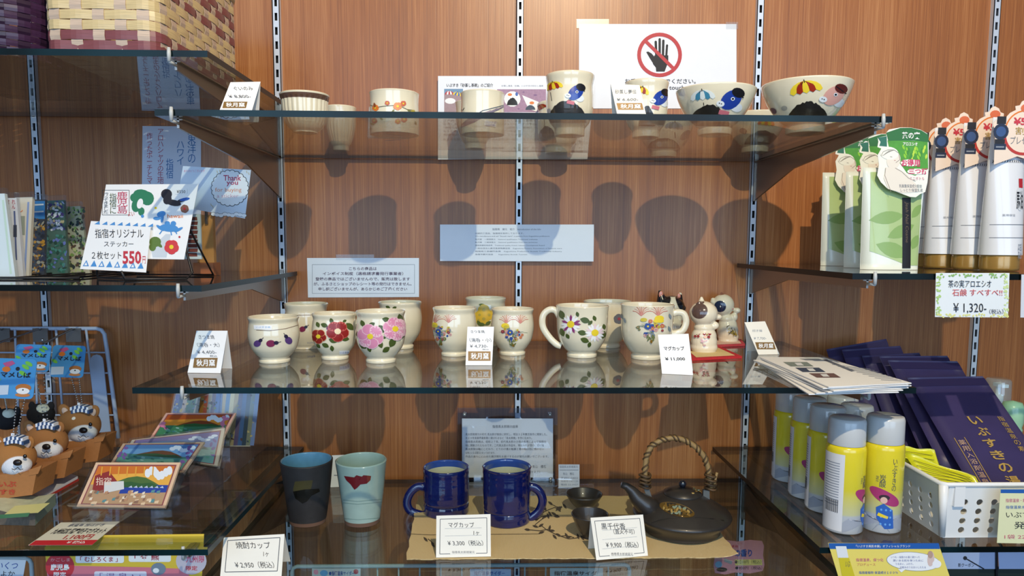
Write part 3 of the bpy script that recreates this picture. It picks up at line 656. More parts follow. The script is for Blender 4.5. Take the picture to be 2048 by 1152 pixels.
S = sheet('prohibition_sign', 'white do-not-touch notice with a crossed-out black hand taped high on the wall', 'sign', R4(1158, 48, 1473, 217), W0, NW, a, PAP)
TAPE = clear('tape', (.93, .93, .93), .05, .3)
for q in (R4(1153, 38, 1218, 56), R4(1452, 44, 1476, 58)):
    k = MB(); k.prism([hit(u, v, W0 + NW*.0008, NW) for u, v in q], (0, .0002, 0), TAPE); S.part(k, 'adhesive_tape')
# introduction sheet
a = cB(); a.t('いぶすき「砂蒸し茶碗」のご紹介', 272, 278, 748, 240, INK, 2, bold=.015); a.t('砂蒸し風呂・砂楽、いぶすきの砂むし温泉', 835, 274, 1262, 256, GREY, 2)
SKYC = mat('6f93b5', .6); SANDC = mat('a58f95', .7, var=.2, vs_=200); PNK = mat('a98aa5', .7, var=.25, vs_=300)
a.p(rect(248, 296, 440, 345), SKYC, 2); a.p(rect(248, 345, 440, 535), SANDC, 2); a.p(rect(790, 300, 1290, 535), PNK, 2)
umbrella(a, 300, 350, 45, RED, WHITE, 0); umbrella(a, 380, 360, 45, YEL, BLUE, .2); a.p(ell(310, 420, 55, 30), WHITE, 3)
a.p(ell(945, 400, 85, 80, 0), WHITE, 3); mound(a, 890, 1000, 385, 455, 4); a.p(ell(920, 355, 22, 14), ORG, 5); a.p(ell(990, 350, 14, 20), BLUE, 5)
a.p([(1045, 360), (1215, 430), (1195, 530), (1110, 500)], WHITE, 3); a.p(ell(1145, 440, 24, 15), ORG, 5); mound(a, 1080, 1180, 460, 505, 5)
for (x, y, r) in ((830, 470, 14), (1180, 360, 18), (1240, 480, 20), (1010, 500, 12), (1060, 330, 12)): a.p(ell(x, y, r, r*.6), mat('8d6f95', .7), 3)
G2 = mat('767c86', .6)
a.lines([('江戸時代から続く、いぶすき名物の砂むし温泉の風景を', 1), ('砂蒸し茶碗に描きました。楽しい表情をひとつずつ手描', 1), '（指宿の窯元でつくられた器）　砂蒸しの風景を、動物たち', ('もう１点は、おなじく、お茶碗などがございます。', .8), ('指宿焼の、伝統の味わいをあらわしています', .85)], 240, 1190, 608, -36, -26, G2)
a.lines([('お土産や贈りものに、いぶすきの大切な想い出を添えています。', 1)], 238, 1240, 800, -36, -26, G2)
a.t('指宿工房秋月窯　　（電中　指宿　秋月工房）', 640, 914, 1280, 892, G2, 2, bold=.01); a.t('〒891-0401　鹿児島県指宿市大牟礼　TEL', 640, 948, 1260, 932, G2)
a.lines(['砂蒸しの器は、', '土の温もりを', 'とどけます', ' 指宿 秋月窯'], 1540, 1670, 820, -35, -22, G2)
sheet('introduction_sheet', 'printed introduction sheet with small photos hanging on the wall behind the cream cups', 'notice', [(876, 152), (1190, 152), (1175, 318), (876, 319)], WR, NW, a, PAP)
# certificate strip without its codes
a = cL(); a.t('指宿焼　窯元　紹介　Introduction of the kiln', 1295, 98, 1605, 84, G2)
a.lines([('伝統的工芸品、指宿焼を制作しております。', .56), ('We manufacture and sell "Ibusuki ware", a pottery from Kagoshima prefecture.', .86), ('秋月窯　一級技能士　National qualification Traditional craftsman', .72), ('秋月窯　二級技能士　National qualification First class technician', .72), ('指宿焼連合会会長　Traditional quality Award, Industry Development Award', .8), ('一般社団法人鹿児島県陶業協会　Kagoshima Pottery Association of Satsuma ware', 1), ('指宿商工会議所会員　Kagoshima Prefecture Ibusuki Traditional Industry', 1), ('指宿市観光協会　　Kagoshima Ibusuki Tourism', .6)], 1185, 1740, 112, -19.3, -11, G2)
sheet('certificate_strip', 'long white paper strip of small print across the middle rail under the top shelf', 'notice', [(880, 449), (1188, 449), (1187, 523), (880, 522)], WR, NW, a, PAP)
# invoice notice
a = cL(); a.box(143, 317, 797, 502, 2.5, GREY, 1); VI = mat('5c4458', .6)
for t, x0, x1, y in (('こちらの商品は', 378, 555, 332), ('インボイス制度（適格請求書発行事業者）', 210, 725, 364), ('登録の商品ではございませんので、販売は致します', 163, 768, 398), ('が、ふるさとショップのレシート等の発行はできません。', 152, 778, 430), ('申し訳ございませんが、あらかじめご了承ください', 182, 750, 462)): a.t(t, x0, y+22, x1, y, VI, 2, bold=.012)
S = sheet('invoice_notice', 'white laminated notice of five printed lines on the wall above the camellia cups', 'notice', [(614, 516), (838, 516), (838, 594), (616, 595)], W0, NW, a, PAP)
k = MB(); k.prism([hit(u, v, W0 + NW*.0008, NW) for u, v in R4(672, 509, 748, 520)], (0, .0002, 0), TAPE); S.part(k, 'adhesive_tape')
# handwritten vertical notices
BP = mat('cfd8ec', .5); BI = mat('3f78b5', .6); RI = mat('b0526a', .6)
a = cM()
for t, x, y0, y1, m_, w_ in (('お店に咲\nい\nた\n花', 1110, 450, 800, RI, 40), ('南国\nの花\n柄', 1210, 450, 800, RI, 40), ('温\n泉', 1275, 450, 590, BI, 48), ('い\nい\nね', 1375, 520, 700, BI, 50), ('の\n産\n業', 1465, 560, 800, BI, 55)): a.t(t, x-w_/2, y1, x+w_/2, y0, m_, 2)
sheet('handwritten_notice', 'pale blue handwritten vertical notice on the wall under the cream basket shelf', 'notice', [(272, 108), (396, 108), (400, 217), (284, 218)], W0, NW, a, BP)
a = cN()
for t, x, y0, y1, m_, w_ in (('東\n洋\nの', 1105, 130, 305, BI, 48), ('ハ\nワ\nイ', 1040, 180, 315, BI, 42), ('指\n宿', 978, 280, 395, BI, 42), ('ア\nロ\nハ\nシ\nャ\nツ\nの\n生\n地', 925, 110, 425, RI, 36), ('作\nっ\nた\nポ\nー\nチ\nと\nマ', 862, 130, 425, RI, 34)): a.t(t, x-w_/2, y1, x+w_/2, y0, m_, 2)
sheet('handwritten_notice', 'pale blue handwritten notice on the wall, its lower end behind the sticker sheet', 'notice', [(285, 252), (402, 253), (402, 440), (283, 440)], W0, NW, a, BP)

# ---- price tents
TENTP = mat('efece2', .6, var=.02); TENTW = mat('eef0f2', .5); GLD = mat('8a6a3c', .35, .2)
def tent(label, cs, zt, lean, art, m=TENTP, bord=False, group='folded price tents', spread=1.0, name='price_tent'):
    """cs = photo corners tl, tr, br, bl of the front leaf"""
    Pl, Pr = onZ(cs[3][0], cs[3][1], zt), onZ(cs[2][0], cs[2][1], zt); e = (Pr - Pl).normalized()
    nb = Vector((-e.y, e.x, 0)); 
    if nb.y < 0: nb = -nb
    L = radians(lean); up = Vector((0, 0, cos(L))) + nb*sin(L); n = e.cross(up); n = n if n.dot(CAM - Pl) > 0 else -n
    tl, tr = hit(*cs[0], Pl, n), hit(*cs[1], Pl, n); zu = Vector((0, 0, .0004))
    T = TH_(name, (Pl+Pr)/2, label, 'price tent', group); k = MB()
    k.prism([tl+zu, tr+zu, Pr+zu, Pl+zu], -n*.0005, m)
    h = ((tl.z+tr.z)/2 - zt); bk = nb*(h*math.tan(L)*2*spread); 
    bl, br = Pl + bk, Pr + bk; n2 = (tl-bl).cross(e).normalized()
    n2 = n2 if n2.dot(nb) > 0 else -n2
    k.prism([tl+zu - n*.0004, tr+zu - n*.0004, br+zu, bl+zu], -n2*.0005, m)
    T.part(k, 'folded_card')
    k = MB(); art.flat(k, lambda u, v, e_: hit(u, v, Pl, n) + n*e_ + zu, .00012); T.part(k, 'lettering'); return T
def kiln(a, x0, y0, x1, y1, sk=0):
    a.p([(x0, y0), (x1, y0), (x1+sk, y1), (x0+sk, y1)], GLD, 1); a.t('秋月窯', x0+(x1-x0)*.12+sk*.5, y0+(y1-y0)*.85, x1-(x1-x0)*.08+sk*.5, y0+(y1-y0)*.15, WHITE, 3, bold=.02)
a = cA(); a.t('ぐいのみ', 222, 240, 400, 205, INK, 2, shear=-.4); a.t('¥ 8,800-', 165, 315, 382, 283, INK, 2, shear=-.4); kiln(a, 130, 345, 350, 405, -15)
tent('white price tent with a gold label at the fluted cups end of the top shelf', [(461, 165), (521, 164), (501, 231), (436, 229)], ZC1, 30, a, TENTW)
a = cC(); a.t('砂蒸し夢伝', 318, 560, 468, 530, INK2, 2); a.t('¥ 6,600-', 330, 612, 482, 590, INK2, 2); kiln(a, 328, 625, 508, 672, 12)
tent('cream price tent with a gold label in front of the small animal cup', [(1221, 168), (1279, 171), (1292, 229), (1234, 228)], ZC1, 20, a)
a = cD(); a.t('さつま焼', 150, 405, 285, 370, INK2, 2, shear=-.3); a.t('（湯呑・大）', 140, 470, 325, 435, INK2, 2, shear=-.3); a.t('¥ 4,400-', 135, 530, 300, 498, INK2, 2, shear=-.3); a.t('税込', 245, 552, 305, 535, INK2); kiln(a, 118, 558, 310, 640, -12)
tent('white price tent with a gold label beside the three-eggplant cup', [(393, 662), (455, 662), (441, 747), (375, 746)], ZC2, 18, a, TENTW)
a = cE(); a.t('さつま焼', 505, 485, 650, 455, INK2, 2, shear=-.3); a.t('（湯呑・小）', 495, 575, 715, 535, INK2, 2, shear=-.3); a.t('¥ 4,730-', 500, 635, 680, 600, INK2, 2); a.t('税込', 625, 655, 690, 642, INK2); kiln(a, 482, 667, 707, 762, 0)
tent('white price tent with a gold label between the two wildflower cups', [(935, 654), (988, 654), (984, 731), (931, 731)], ZC2, 18, a, TENTW)
a = cF(); a.t('マグカップ', 515, 680, 710, 640, INK, 2, shear=-.2, bold=.02); a.t('¥ 11,000', 525, 780, 720, 745, INK, 2, shear=-.2, bold=.02)
tent('plain white price tent in front of the coral grass mug', [(1316, 670), (1377, 668), (1386, 751), (1324, 748)], ZC2, 20, a, TENTW)
a = cF(); a.t('招き猫', 1365, 500, 1460, 478, GREY, 2); a.t('¥ 7,700-', 1380, 578, 1500, 550, GREY, 2); kiln(a, 1392, 600, 1570, 668, 22)
tent('grey-white price tent with a gold label beside the calico cat figurine', [(1489, 645), (1530, 643), (1559, 709), (1517, 710)], ZC2, 20, a)
def bordered(a, c, w_=2.2):
    """double rule frame following the four corners c (tl, tr, br, bl)"""
    for f_, ww in ((.07, w_),):
        q = []; mx, my = sum(p[0] for p in c)/4, sum(p[1] for p in c)/4
        for (x, y) in c: q.append((x + (mx-x)*2*f_, y + (my-y)*2*f_*1.2))
        a.st(q + [q[0]], ww, INK2, 1)
a = cP(); bordered(a, [(468, 938), (808, 918), (790, 1143), (450, 1150)], 4); a.t('焼酎カップ', 535, 1000, 725, 962, INK, 2, shear=-.3); a.t('1ヶ', 690, 1045, 720, 1018, INK, 2); a.t('¥ 2,950（税込）', 528, 1110, 750, 1072, INK, 2, shear=-.3)
tent('cream framed price tent below the dark tumbler by the sloping shelf edge', [(447.5, 1075.6), (569, 1068.5), (563, 1154), (440, 1156)], ZC3, 26, a)
a = cJ(); bordered(a, [(1175, 572), (1558, 560), (1560, 860), (1172, 868)], 4); a.t('マグカップ', 1258, 655, 1440, 618, INK, 2, shear=-.2); a.t('1ヶ', 1438, 710, 1478, 680, INK, 2); a.t('¥ 3,300（税込）', 1252, 785, 1505, 745, INK, 2, shear=-.2)
for y in (660, 712): a.st([(1235, y+3), (1495, y-3)], 1.5, GREY, 1)
a.p([(1272, 822), (1455, 818), (1455, 842), (1272, 846)], TENTP, 3); a.t('指宿長太郎焼窯元', 1285, 838, 1445, 820, INK2, 4)
tent('cream framed price tent on the woven mat in front of the blue mugs', [(872.8, 1032), (981, 1028.6), (981.8, 1113.5), (872, 1115.8)], ZC3 + .0015, 18, a)
a = cK(); bordered(a, [(385, 710), (785, 685), (825, 1000), (430, 1035)], 4); a.t('黒千代香', 468, 800, 650, 750, INK, 2, shear=-.2); a.t('（直火不可）', 560, 835, 720, 795, INK, 2, shear=-.2); a.t('¥ 9,900（税込）', 500, 940, 750, 892, INK, 2, shear=-.2)
for y in (795, 865, 935): a.st([(475, y+12), (740, y-12)], 1.5, GREY, 1)
a.p([(530, 988), (715, 970), (717, 992), (532, 1010)], TENTP, 3); a.t('指宿長太郎焼窯元', 542, 1000, 708, 975, INK2, 4)
tent('cream framed price tent in front of the small black bowls and teapot', [(1181, 1036), (1286, 1029.6), (1296, 1112), (1192.7, 1121)], ZC3 + .0015, 20, a)
tent('blank white card box standing behind the pale celadon tumbler', [(664, 911), (718, 909), (716, 973), (660, 975)], ZC3, 12, PX().p(rect(668, 950, 700, 952), GREY, 1), TENTW, group=None)
a = PX().st([(770, 282), (800, 280)], 1.2, GREY)
tent('pale folded card standing at the back behind the orange blossom cup', [(738, 214), (812, 214), (815, 276), (735, 274)], ZC1, 10, a, group=None)

# ---- leaflet stack
T = TH_('leaflet_stack', onZ(1650, 745, ZC2), 'loose stack of white printed leaflets beside the grey-white price tent', 'leaflets')
q = [onZ(u, v, ZC2) for u, v in ((1519, 722), (1648, 722), (1825, 771), (1660, 777))]
q = [onZ(u, v, ZC2 + .012) for u, v in ((1519, 714), (1648, 715), (1823, 766), (1657, 774))]; cen = sum(q, Vector())/4
for i in range(6):
    k = MB(); rot = Matrix.Rotation(radians((-6, -3, 2, 4, -2, 0)[i]), 3, 'Z'); z = .0005 + i*.0021
    k.prism([Vector(((rot @ (p-cen)).x + cen.x - (5-i)*.0018, (rot @ (p-cen)).y + cen.y, ZC2 + z)) for p in q], (0, 0, .0013), PAPER); T.part(k, 'leaflet')
a = cH()
for (x0, y0, w_, c1) in ((455, 605, 190, '7d8a86'), (530, 640, 190, '39465f'), (615, 675, 200, '6a5150')):
    a.p([(x0, y0), (x0+w_*.78, y0), (x0+w_, y0+27), (x0+w_*.25, y0+27)], mat(c1, .6, var=.5, vs_=300), 1); a.p([(x0+70, y0+6), (x0+110, y0+5), (x0+130, y0+22), (x0+90, y0+22)], mat('d8dce0', .6), 2)
a.p([(700, 590), (725, 588), (905, 660), (880, 664)], mat('5a6272', .6), 1)
for i in range(9): a.st([(760 + i*38, 620 + i*12), (1000 + i*24, 650 + i*9)], 2, GREY, 1)
for i in range(5): a.st([(560 + i*8, 585+i*2), (680+i*6, 585+i*2)], 1.5, GREY, 1)
k = MB(); zt = ZC2 + .0123; a.flat(k, lambda u, v, e: onZ(u, v, zt) + Vector((0, 0, e))); T.part(k, 'print')

# ---- acrylic stand with history sheet, small acrylic card
ACR = clear('acrylic', (.93, .94, .96), .06)
n = normal(3); P0 = onZ(1015, 962, ZC3)
T = TH_('acrylic_sign_stand', P0, 'clear acrylic stand holding a printed history sheet behind the blue mugs', 'sign stand')
k = MB(); pts = [hit(u, v, P0, n) for u, v in R4(915, 816, 1115, 962)]; k.prism(pts, n*.002, ACR); k.prism([p - n*.0035 for p in pts], -n*.002, ACR)
b0, b1 = pts[3], pts[2]; k.prism([b0, b1, b1 + Vector((0, -.03, 0)), b0 + Vector((0, -.03, 0))], (0, 0, .002), ACR); T.part(k, 'acrylic_plate')
k = MB(); k.prism([hit(u, v, P0 - n*.001, n) for u, v in R4(924, 837, 1106, 955)], -n*.0006, WHITE); T.part(k, 'sheet')
a = PX(); f = lambda x, y: (540 + x/3.531, 870 + y/3.531)
a.t('指宿長太郎焼の由来', 985, 856, 1036, 850, INK, 2)
for i, t in enumerate(('長太郎焼窯元の初代 長太郎が独自に研究し、明治３２年鹿児島市に開窯した。', '大正４年窯業界最高賞に選ばれるなど「長太郎焼」を世に広めた。', '指宿長太郎焼は、昭和２７年、初代長太郎のひ孫の長男によって指宿の', '地に開窯されたものです。二代長太郎の作品を、現在の代が受け、受け継', '長太郎窯は釉にこだわり、とりわけ黒の釉薬と青の釉は他に類のない', '名陶といえる窯元となっております。', '作品の端々に心込めた焼き物をお届けするのが窯元の願いでございます。')): a.t(t, 931, 871 + i*7.4, (1094, 1064, 1092, 1088, 1088, 990, 1097)[i], 866 + i*7.4, INK2, 2)
a.t('窯元　有山　禮石', 1048, 936, 1092, 930, INK2); a.t('（１９２７）', 1054, 946, 1080, 941, INK2)
k = MB(); a.flat(k, lambda u, v, e: hit(u, v, P0 - n*.001, n) + n*e, .00008); T.part(k, 'print')
for u, v in ((929, 829), (1100, 829), (1101, 958), (930, 958)):
    k = MB(); c = hit(u, v, P0, n); k.tube([c - n*.006, c + n*.0035], .0035, mat('b9bcc0', .25, .7), 14); T.part(k, 'standoff_screw')
P0 = onZ(1150, 977, ZC3); T = TH_('acrylic_card_holder', P0, 'small clear acrylic holder with a printed slip beside the history stand', 'card holder')
k = MB(); n = normal(8, -6); pts = [hit(u, v, P0, n) for u, v in R4(1116, 928, 1188, 977)]; k.prism(pts, n*.0015, ACR); k.prism([pts[3], pts[2], pts[2] + Vector((0, .022, 0)), pts[3] + Vector((0, .022, 0))], (0, 0, .0015), ACR); T.part(k, 'acrylic_plate')
k = MB(); k.prism([hit(u, v, P0 - n*.0006, n) for u, v in R4(1117, 929, 1159, 975)], -n*.0006, WHITE); T.part(k, 'slip')
a = PX(); a.t('指宿長太郎焼窯元', 1119, 936, 1156, 931, G2); a.st([(1119, 940), (1157, 940)], 1, G2); a.t('有山　禮石', 1126, 950, 1148, 945, G2); a.lines(['〒891-0402', '指宿市十町二四', '電話 22-3927'], 1122, 1156, 954, -6.5, -4, GREY)
k = MB(); a.flat(k, lambda u, v, e: hit(u, v, P0 - n*.0006, n) + n*e, .00008); T.part(k, 'print')

# ---- woven place mat
def weave_mat():
    m = bpy.data.materials.new('straw_weave'); m.use_nodes = True; nn = m.node_tree.nodes; l = m.node_tree.links; b = nn['Principled BSDF']
    g = nn.new('ShaderNodeNewGeometry')
    wv = []
    for d in ('X', 'Y'):
        x = nn.new('ShaderNodeTexWave'); x.bands_direction = d; x.inputs['Scale'].default_value = 260; x.inputs['Distortion'].default_value = 1.2; x.inputs['Detail'].default_value = 2; l.new(g.outputs['Position'], x.inputs['Vector']); wv.append(x)
    mx = nn.new('ShaderNodeMath'); mx.operation = 'MAXIMUM'; l.new(wv[0].outputs['Fac'], mx.inputs[0]); l.new(wv[1].outputs['Fac'], mx.inputs[1])
    r = nn.new('ShaderNodeValToRGB'); r.color_ramp.elements[0].color = lin('b89a68'); r.color_ramp.elements[1].color = lin('e6cf9c'); l.new(mx.outputs[0], r.inputs[0]); l.new(r.outputs[0], b.inputs['Base Color'])
    b.inputs['Roughness'].default_value = .85; bp = nn.new('ShaderNodeBump'); bp.inputs['Strength'].default_value = .6; bp.inputs['Distance'].default_value = .001; l.new(mx.outputs[0], bp.inputs['Height']); l.new(bp.outputs[0], b.inputs['Normal']); return m
T = TH_('placemat', onZ(1140, 1060, ZC3), 'beige woven straw mat with inked branches under the blue mugs and teapot', 'placemat')
q = [onZ(u, v, ZC3) for u, v in ((836, 993), (1390, 993), (1475, 1116), (812, 1120))]; k = MB(); N_ = 40; V = []
for i in range(N_+1):
    for j in range(13):
        s, t = i/N_, j/12; p = (q[0]*(1-s) + q[1]*s)*(1-t) + (q[3]*(1-s) + q[2]*s)*t
        if i in (0, N_): p = p + Vector((.0012*sin(j*2.7), 0, 0))
        if j in (0, 12): p = p + Vector((0, .0012*sin(i*1.9), 0))
        curl = .006*max(0, (s-.93)/.07)**2*max(0, (t-.7)/.3)
        V.append(p + Vector((0, 0, .0003 + curl)))
nV = len(V); V2 = V + [p + Vector((0, 0, .0009)) for p in V]; WM = weave_mat()
Fq = [(i*13+j, (i+1)*13+j, (i+1)*13+j+1, i*13+j+1) for i in range(N_) for j in range(12)]
k.add(V2, [f[::-1] for f in Fq] + [tuple(x+nV for x in f) for f in Fq], WM)
rim = [i*13 for i in range(N_+1)] + [N_*13+j for j in range(1, 13)] + [i*13+12 for i in range(N_-1, -1, -1)] + [j for j in range(11, 0, -1)]
k.add(V2, [(rim[i], rim[(i+1) % len(rim)], rim[(i+1) % len(rim)]+nV, rim[i]+nV) for i in range(len(rim))], WM); T.part(k, 'weave')
a = PX(); BR = mat('4a4136', .8); random.seed(4)
def branch(a, pts, w_=1.6):
    a.st(pts, w_, BR, 1)
    for (x, y) in pts: a.p(leaf(x + random.uniform(-8, 8), y + random.uniform(-4, 4), 13, 5, random.uniform(0, 3), 3), BR, 2)
f = lambda L: [(1080 + x/3.814, 850 + y/3.814) for x, y in L]
branch(a, f([(0, 680), (60, 650), (110, 630), (160, 645)])); branch(a, f([(100, 610), (125, 625), (170, 630)])); branch(a, f([(0, 760), (50, 800), (130, 840), (220, 870), (300, 860)])); branch(a, f([(10, 700), (40, 695)])); branch(a, f([(100, 680), (140, 690)]))
branch(a, f([(140, 850), (200, 845), (260, 860)])); a.st([(818, 1068), (860, 1070), (1080, 1068)], .9, BR, 1); branch(a, [(856, 1078), (868, 1088)]); branch(a, [(1070, 1050), (1082, 1040), (1098, 1030)]); branch(a, [(1060, 1060), (1080, 1062), (1100, 1058)])
zt = ZC3 + .0013; k = MB(); a.flat(k, lambda u, v, e: onZ(u, v, zt) + Vector((0, 0, e)), .0001); T.part(k, 'inked_branches')

# ---- small black bowls and the teapot
BKG = mat('2e2b29', .38, coat=.25, var=.2, vs_=80)
SB = [(.38, 0), (.40, .08), (.42, .12), (.62, .35), (.82, .65), (.95, .9), (1, 1)]
cup('sake_bowl', 'small black bowl on the mat, the one nearer the wall', 'bowl', None, (1131, 1205, 975, 1024), ZC3 + .0015, SB, m=BKG, aname='x')
cup('sake_bowl', 'small black bowl on the mat, partly behind the teapot price tent', 'bowl', None, (1142, 1217, 1014, 1080), ZC3 + .0015, SB, m=BKG, aname='x')
zm = ZC3 + .0016; f0 = onZ(1363, 1092, zm); R = .068; c = None
for _ in range(6):
    Yc = f0.y + R*.80; C = onY(1363, 1040, Yc); R = 97/scale((C.x, Yc, zm + .02))
C = Vector((C.x, Yc, zm)); T = TH_('teapot', C, 'wide black ceramic teapot with a twisted vine handle', 'teapot')
k = MB(); pr = [(1e-6, .001), (.70, 0), (.78, .002), (.80, .008), (.97, .019), (1.0, .0225), (.985, .0245), (.80, .033), (.58, .042), (.42, .048), (.36, .0495), (.3, .049), (1e-6, .046)]
HS_ = 1.22; pr = [(r*R, z*HS_) for r, z in pr]; S1 = pr[:3] + smoothprof(pr[2:6], 4)[1:] + smoothprof(pr[6:11], 4) + pr[11:]
k.lathe(S1, BKG, 72, c=C, caps=False); T.part(k, 'body')
k = MB(); pl = [(1e-6, .047), (.37, .047), (.385, .0495), (.38, .0515), (.25, .056), (.1, .0585), (1e-6, .059)]; k.lathe([(r*R, z*HS_) for r, z in pl], BKG, 48, c=C, caps=False); lid = T.part(k, 'lid')
k = MB(); k.ball((C.x, C.y, C.z + .0765), .0062, mat('20222c', .2, coat=.6)); k.tube([(C.x, C.y, C.z+.070), (C.x, C.y, C.z+.073)], .003, BKG, 10); T.part(k, 'knob', lid)
k = MB(); sp = [onY(u, v, C.y - .012) for u, v in ((1306, 1022), (1288, 1008), (1272, 994), (1262, 980), (1252, 972), (1243, 969))]
k.tube(sp, [.019, .016, .0115, .008, .006, .0052], BKG, 16); T.part(k, 'spout')
RAT = mat('5d4328', .6, var=.35, vs_=300, bump=.3); RAT2 = mat('a68252', .55, var=.3, vs_=200)
hp = [(1291, 972), (1290, 945), (1293, 915), (1303, 893), (1322, 881), (1345, 876), (1368, 880), (1390, 893), (1407, 912), (1416, 935), (1419, 958), (1423, 975)]
hp = [onY(u, v, C.y) for u, v in hp]
def cr(pts, n=6):
    out = []
    for i in range(len(pts)-1):
        p0, p1, p2, p3 = pts[max(i-1, 0)], pts[i], pts[i+1], pts[min(i+2, len(pts)-1)]
        for j in range(n):
            t = j/n; out.append(0.5*((2*p1) + (p2-p0)*t + (2*p0-5*p1+4*p2-p3)*t*t + (3*p1-p0-3*p2+p3)*t**3))
    return out + [pts[-1]]
H_ = cr(hp); k = MB(); k.tube(H_, .0042, RAT2, 10); hd = T.part(k, 'handle')
k = MB(); m_ = len(H_)
for ph in (0, pi*.7):
    P = []
    for i in range(m_*3-2):
        t = i/3; j = min(int(t), m_-2); fr = t-j; p = H_[j]*(1-fr) + H_[j+1]*fr; tg = (H_[j+1]-H_[j]).normalized(); s_ = Vector((0, 1, 0)); u_ = tg.cross(s_)
        an = t*1.05 + ph; P.append(p + (s_*cos(an) + u_*sin(an))*.0047)
    k.tube(P, .0013, RAT, 5)
T.part(k, 'vine_wrap', hd)
for (u, v0, v1) in ((1290, 950, 972), (1421, 950, 976)):
    k = MB(); 
    for i in range(4):
        v = v0 + (v1-v0)*i/3; p = onY(u, v, C.y); k.tube([p + Vector((.0085*cos(q*pi/6), .0085*sin(q*pi/6), .0012*sin(q*1.1))) for q in range(12)], .0023, RAT, 6, closed=True)
    T.part(k, 'binding', hd)
k = MB(); k.tube([onY(1428, 975, C.y - .004), onY(1430, 960, C.y - .004), onY(1434, 945, C.y - .005)], .0022, RAT2, 6); T.part(k, 'vine_stub', hd)
for cs in (((1287, 972), (1296, 970), (1308, 1008), (1297, 1011)), ((1407, 980), (1419, 982), (1420, 1020), (1405, 1018))):
    k = MB(); y = C.y - .006; k.prism([onY(u, v, y) for u, v in cs], (0, .006, 0), mat('6b6e6c', .35, .3)); T.part(k, 'lug')
def potF(e0):
    def F(u, v, e):
        d = ray(u, v); t0, t1 = .8, 1.35; best = None; prf = [(r_*R, z_*HS_) for r_, z_ in ((1.0, .0225), (.985, .0245), (.8, .033), (.58, .042), (.42, .048), (0, .0485))]
        for i in range(700):
            t = t0 + (t1-t0)*i/699; p = CAM + d*t; r = sqrt((p.x-C.x)**2 + (p.y-C.y)**2); z = p.z - C.z
            if r > R: continue
            zs = next((b_[1] + (a_[1]-b_[1])*(r-b_[0])/((a_[0]-b_[0]) or 1) for a_, b_ in zip(prf[:-1], prf[1:]) if b_[0] <= r <= a_[0]), 0)
            if z < zs: return p - d.normalized()*(.0012 + e)
        return CAM + d*t1
    return F
a = cK(); random.seed(9); GD = [mat(c_, .3, .3) for c_ in ('6a5226', '8a6c34', 'b59a5c')] + [mat('8fa08c', .2, .3)]
a.p(ell(1045, 645, 140, 48, .28, 20), GD[0], 0)
for i in range(34): a.p(ell(1045 + random.uniform(-110, 110), 0, 1, 1), GD[0], 0) if 0 else a.p(ell(1045 + 110*cos(i*2.4)*sqrt(i/34), 648 + 34*sin(i*2.4)*sqrt(i/34) + 28*cos(i*2.4)*sqrt(i/34), 16, 9, i, 8), GD[i % 4], 1 + i % 3)
k = MB(); a.flat(k, potF(0), .0003); T.part(k, 'gilt_ornament')
k = MB(); a = PX(); a.st([(1302, 1046), (1318, 1040), (1340, 1036), (1365, 1034.5), (1390, 1034.5), (1420, 1037), (1448, 1041)], 1.4, mat('0c0b0b', .5), 0); a.flat(k, potF(0), .0001); T.part(k, 'carved_line')
k = MB(); random.seed(2)
for i in range(16):
    r_ = R*.24*sqrt(random.random()); an = random.uniform(0, 2*pi); k.ball((C.x + R*.17 + r_*cos(an)*.75, C.y - .004 + r_*sin(an)*.8, C.z + .0685 - r_*.08), (.003, .0025, .0012), GD[i % 4], 8, 5)
T.part(k, 'gilt_leaf', lid)

# ================================================================ CAT FIGURINES
def patchmat(name, base, patches, rough=.2, coat=.8, bump=0):
    """glaze whose colour areas are spheres of influence in the figure's own coordinates: (centre, radius, colour)"""
    m = bpy.data.materials.new(name); m.use_nodes = True; n = m.node_tree.nodes; l = m.node_tree.links; b = n['Principled BSDF']
    b.inputs['Roughness'].default_value = rough; b.inputs['Coat Weight'].default_value = coat; b.inputs['Coat Roughness'].default_value = .05
    t = n.new('ShaderNodeTexCoord'); cur = None
    for c, r, col in patches:
        d = n.new('ShaderNodeVectorMath'); d.operation = 'DISTANCE'; d.inputs[1].default_value = c; l.new(t.outputs['Object'], d.inputs[0])
        k = n.new('ShaderNodeMapRange'); k.inputs['From Min'].default_value = r*.92; k.inputs['From Max'].default_value = r; k.inputs['To Min'].default_value = 1; k.inputs['To Max'].default_value = 0
        l.new(d.outputs['Value'], k.inputs['Value'])
        mx = n.new('ShaderNodeMix'); mx.data_type = 'RGBA'; l.new(k.outputs[0], mx.inputs['Factor'])
        if cur: l.new(cur, mx.inputs['A'])
        else: mx.inputs['A'].default_value = lin(base)
        mx.inputs['B'].default_value = lin(col); cur = mx.outputs['Result']
    if cur: l.new(cur, b.inputs['Base Color'])
    else: b.inputs['Base Color'].default_value = lin(base)
    if bump:
        no = n.new('ShaderNodeTexNoise'); no.inputs['Scale'].default_value = 900; l.new(t.outputs['Object'], no.inputs['Vector'])
        bp = n.new('ShaderNodeBump'); bp.inputs['Strength'].default_value = bump; bp.inputs['Distance'].default_value = .001; l.new(no.outputs['Fac'], bp.inputs['Height']); l.new(bp.outputs[0], b.inputs['Normal'])
    return m
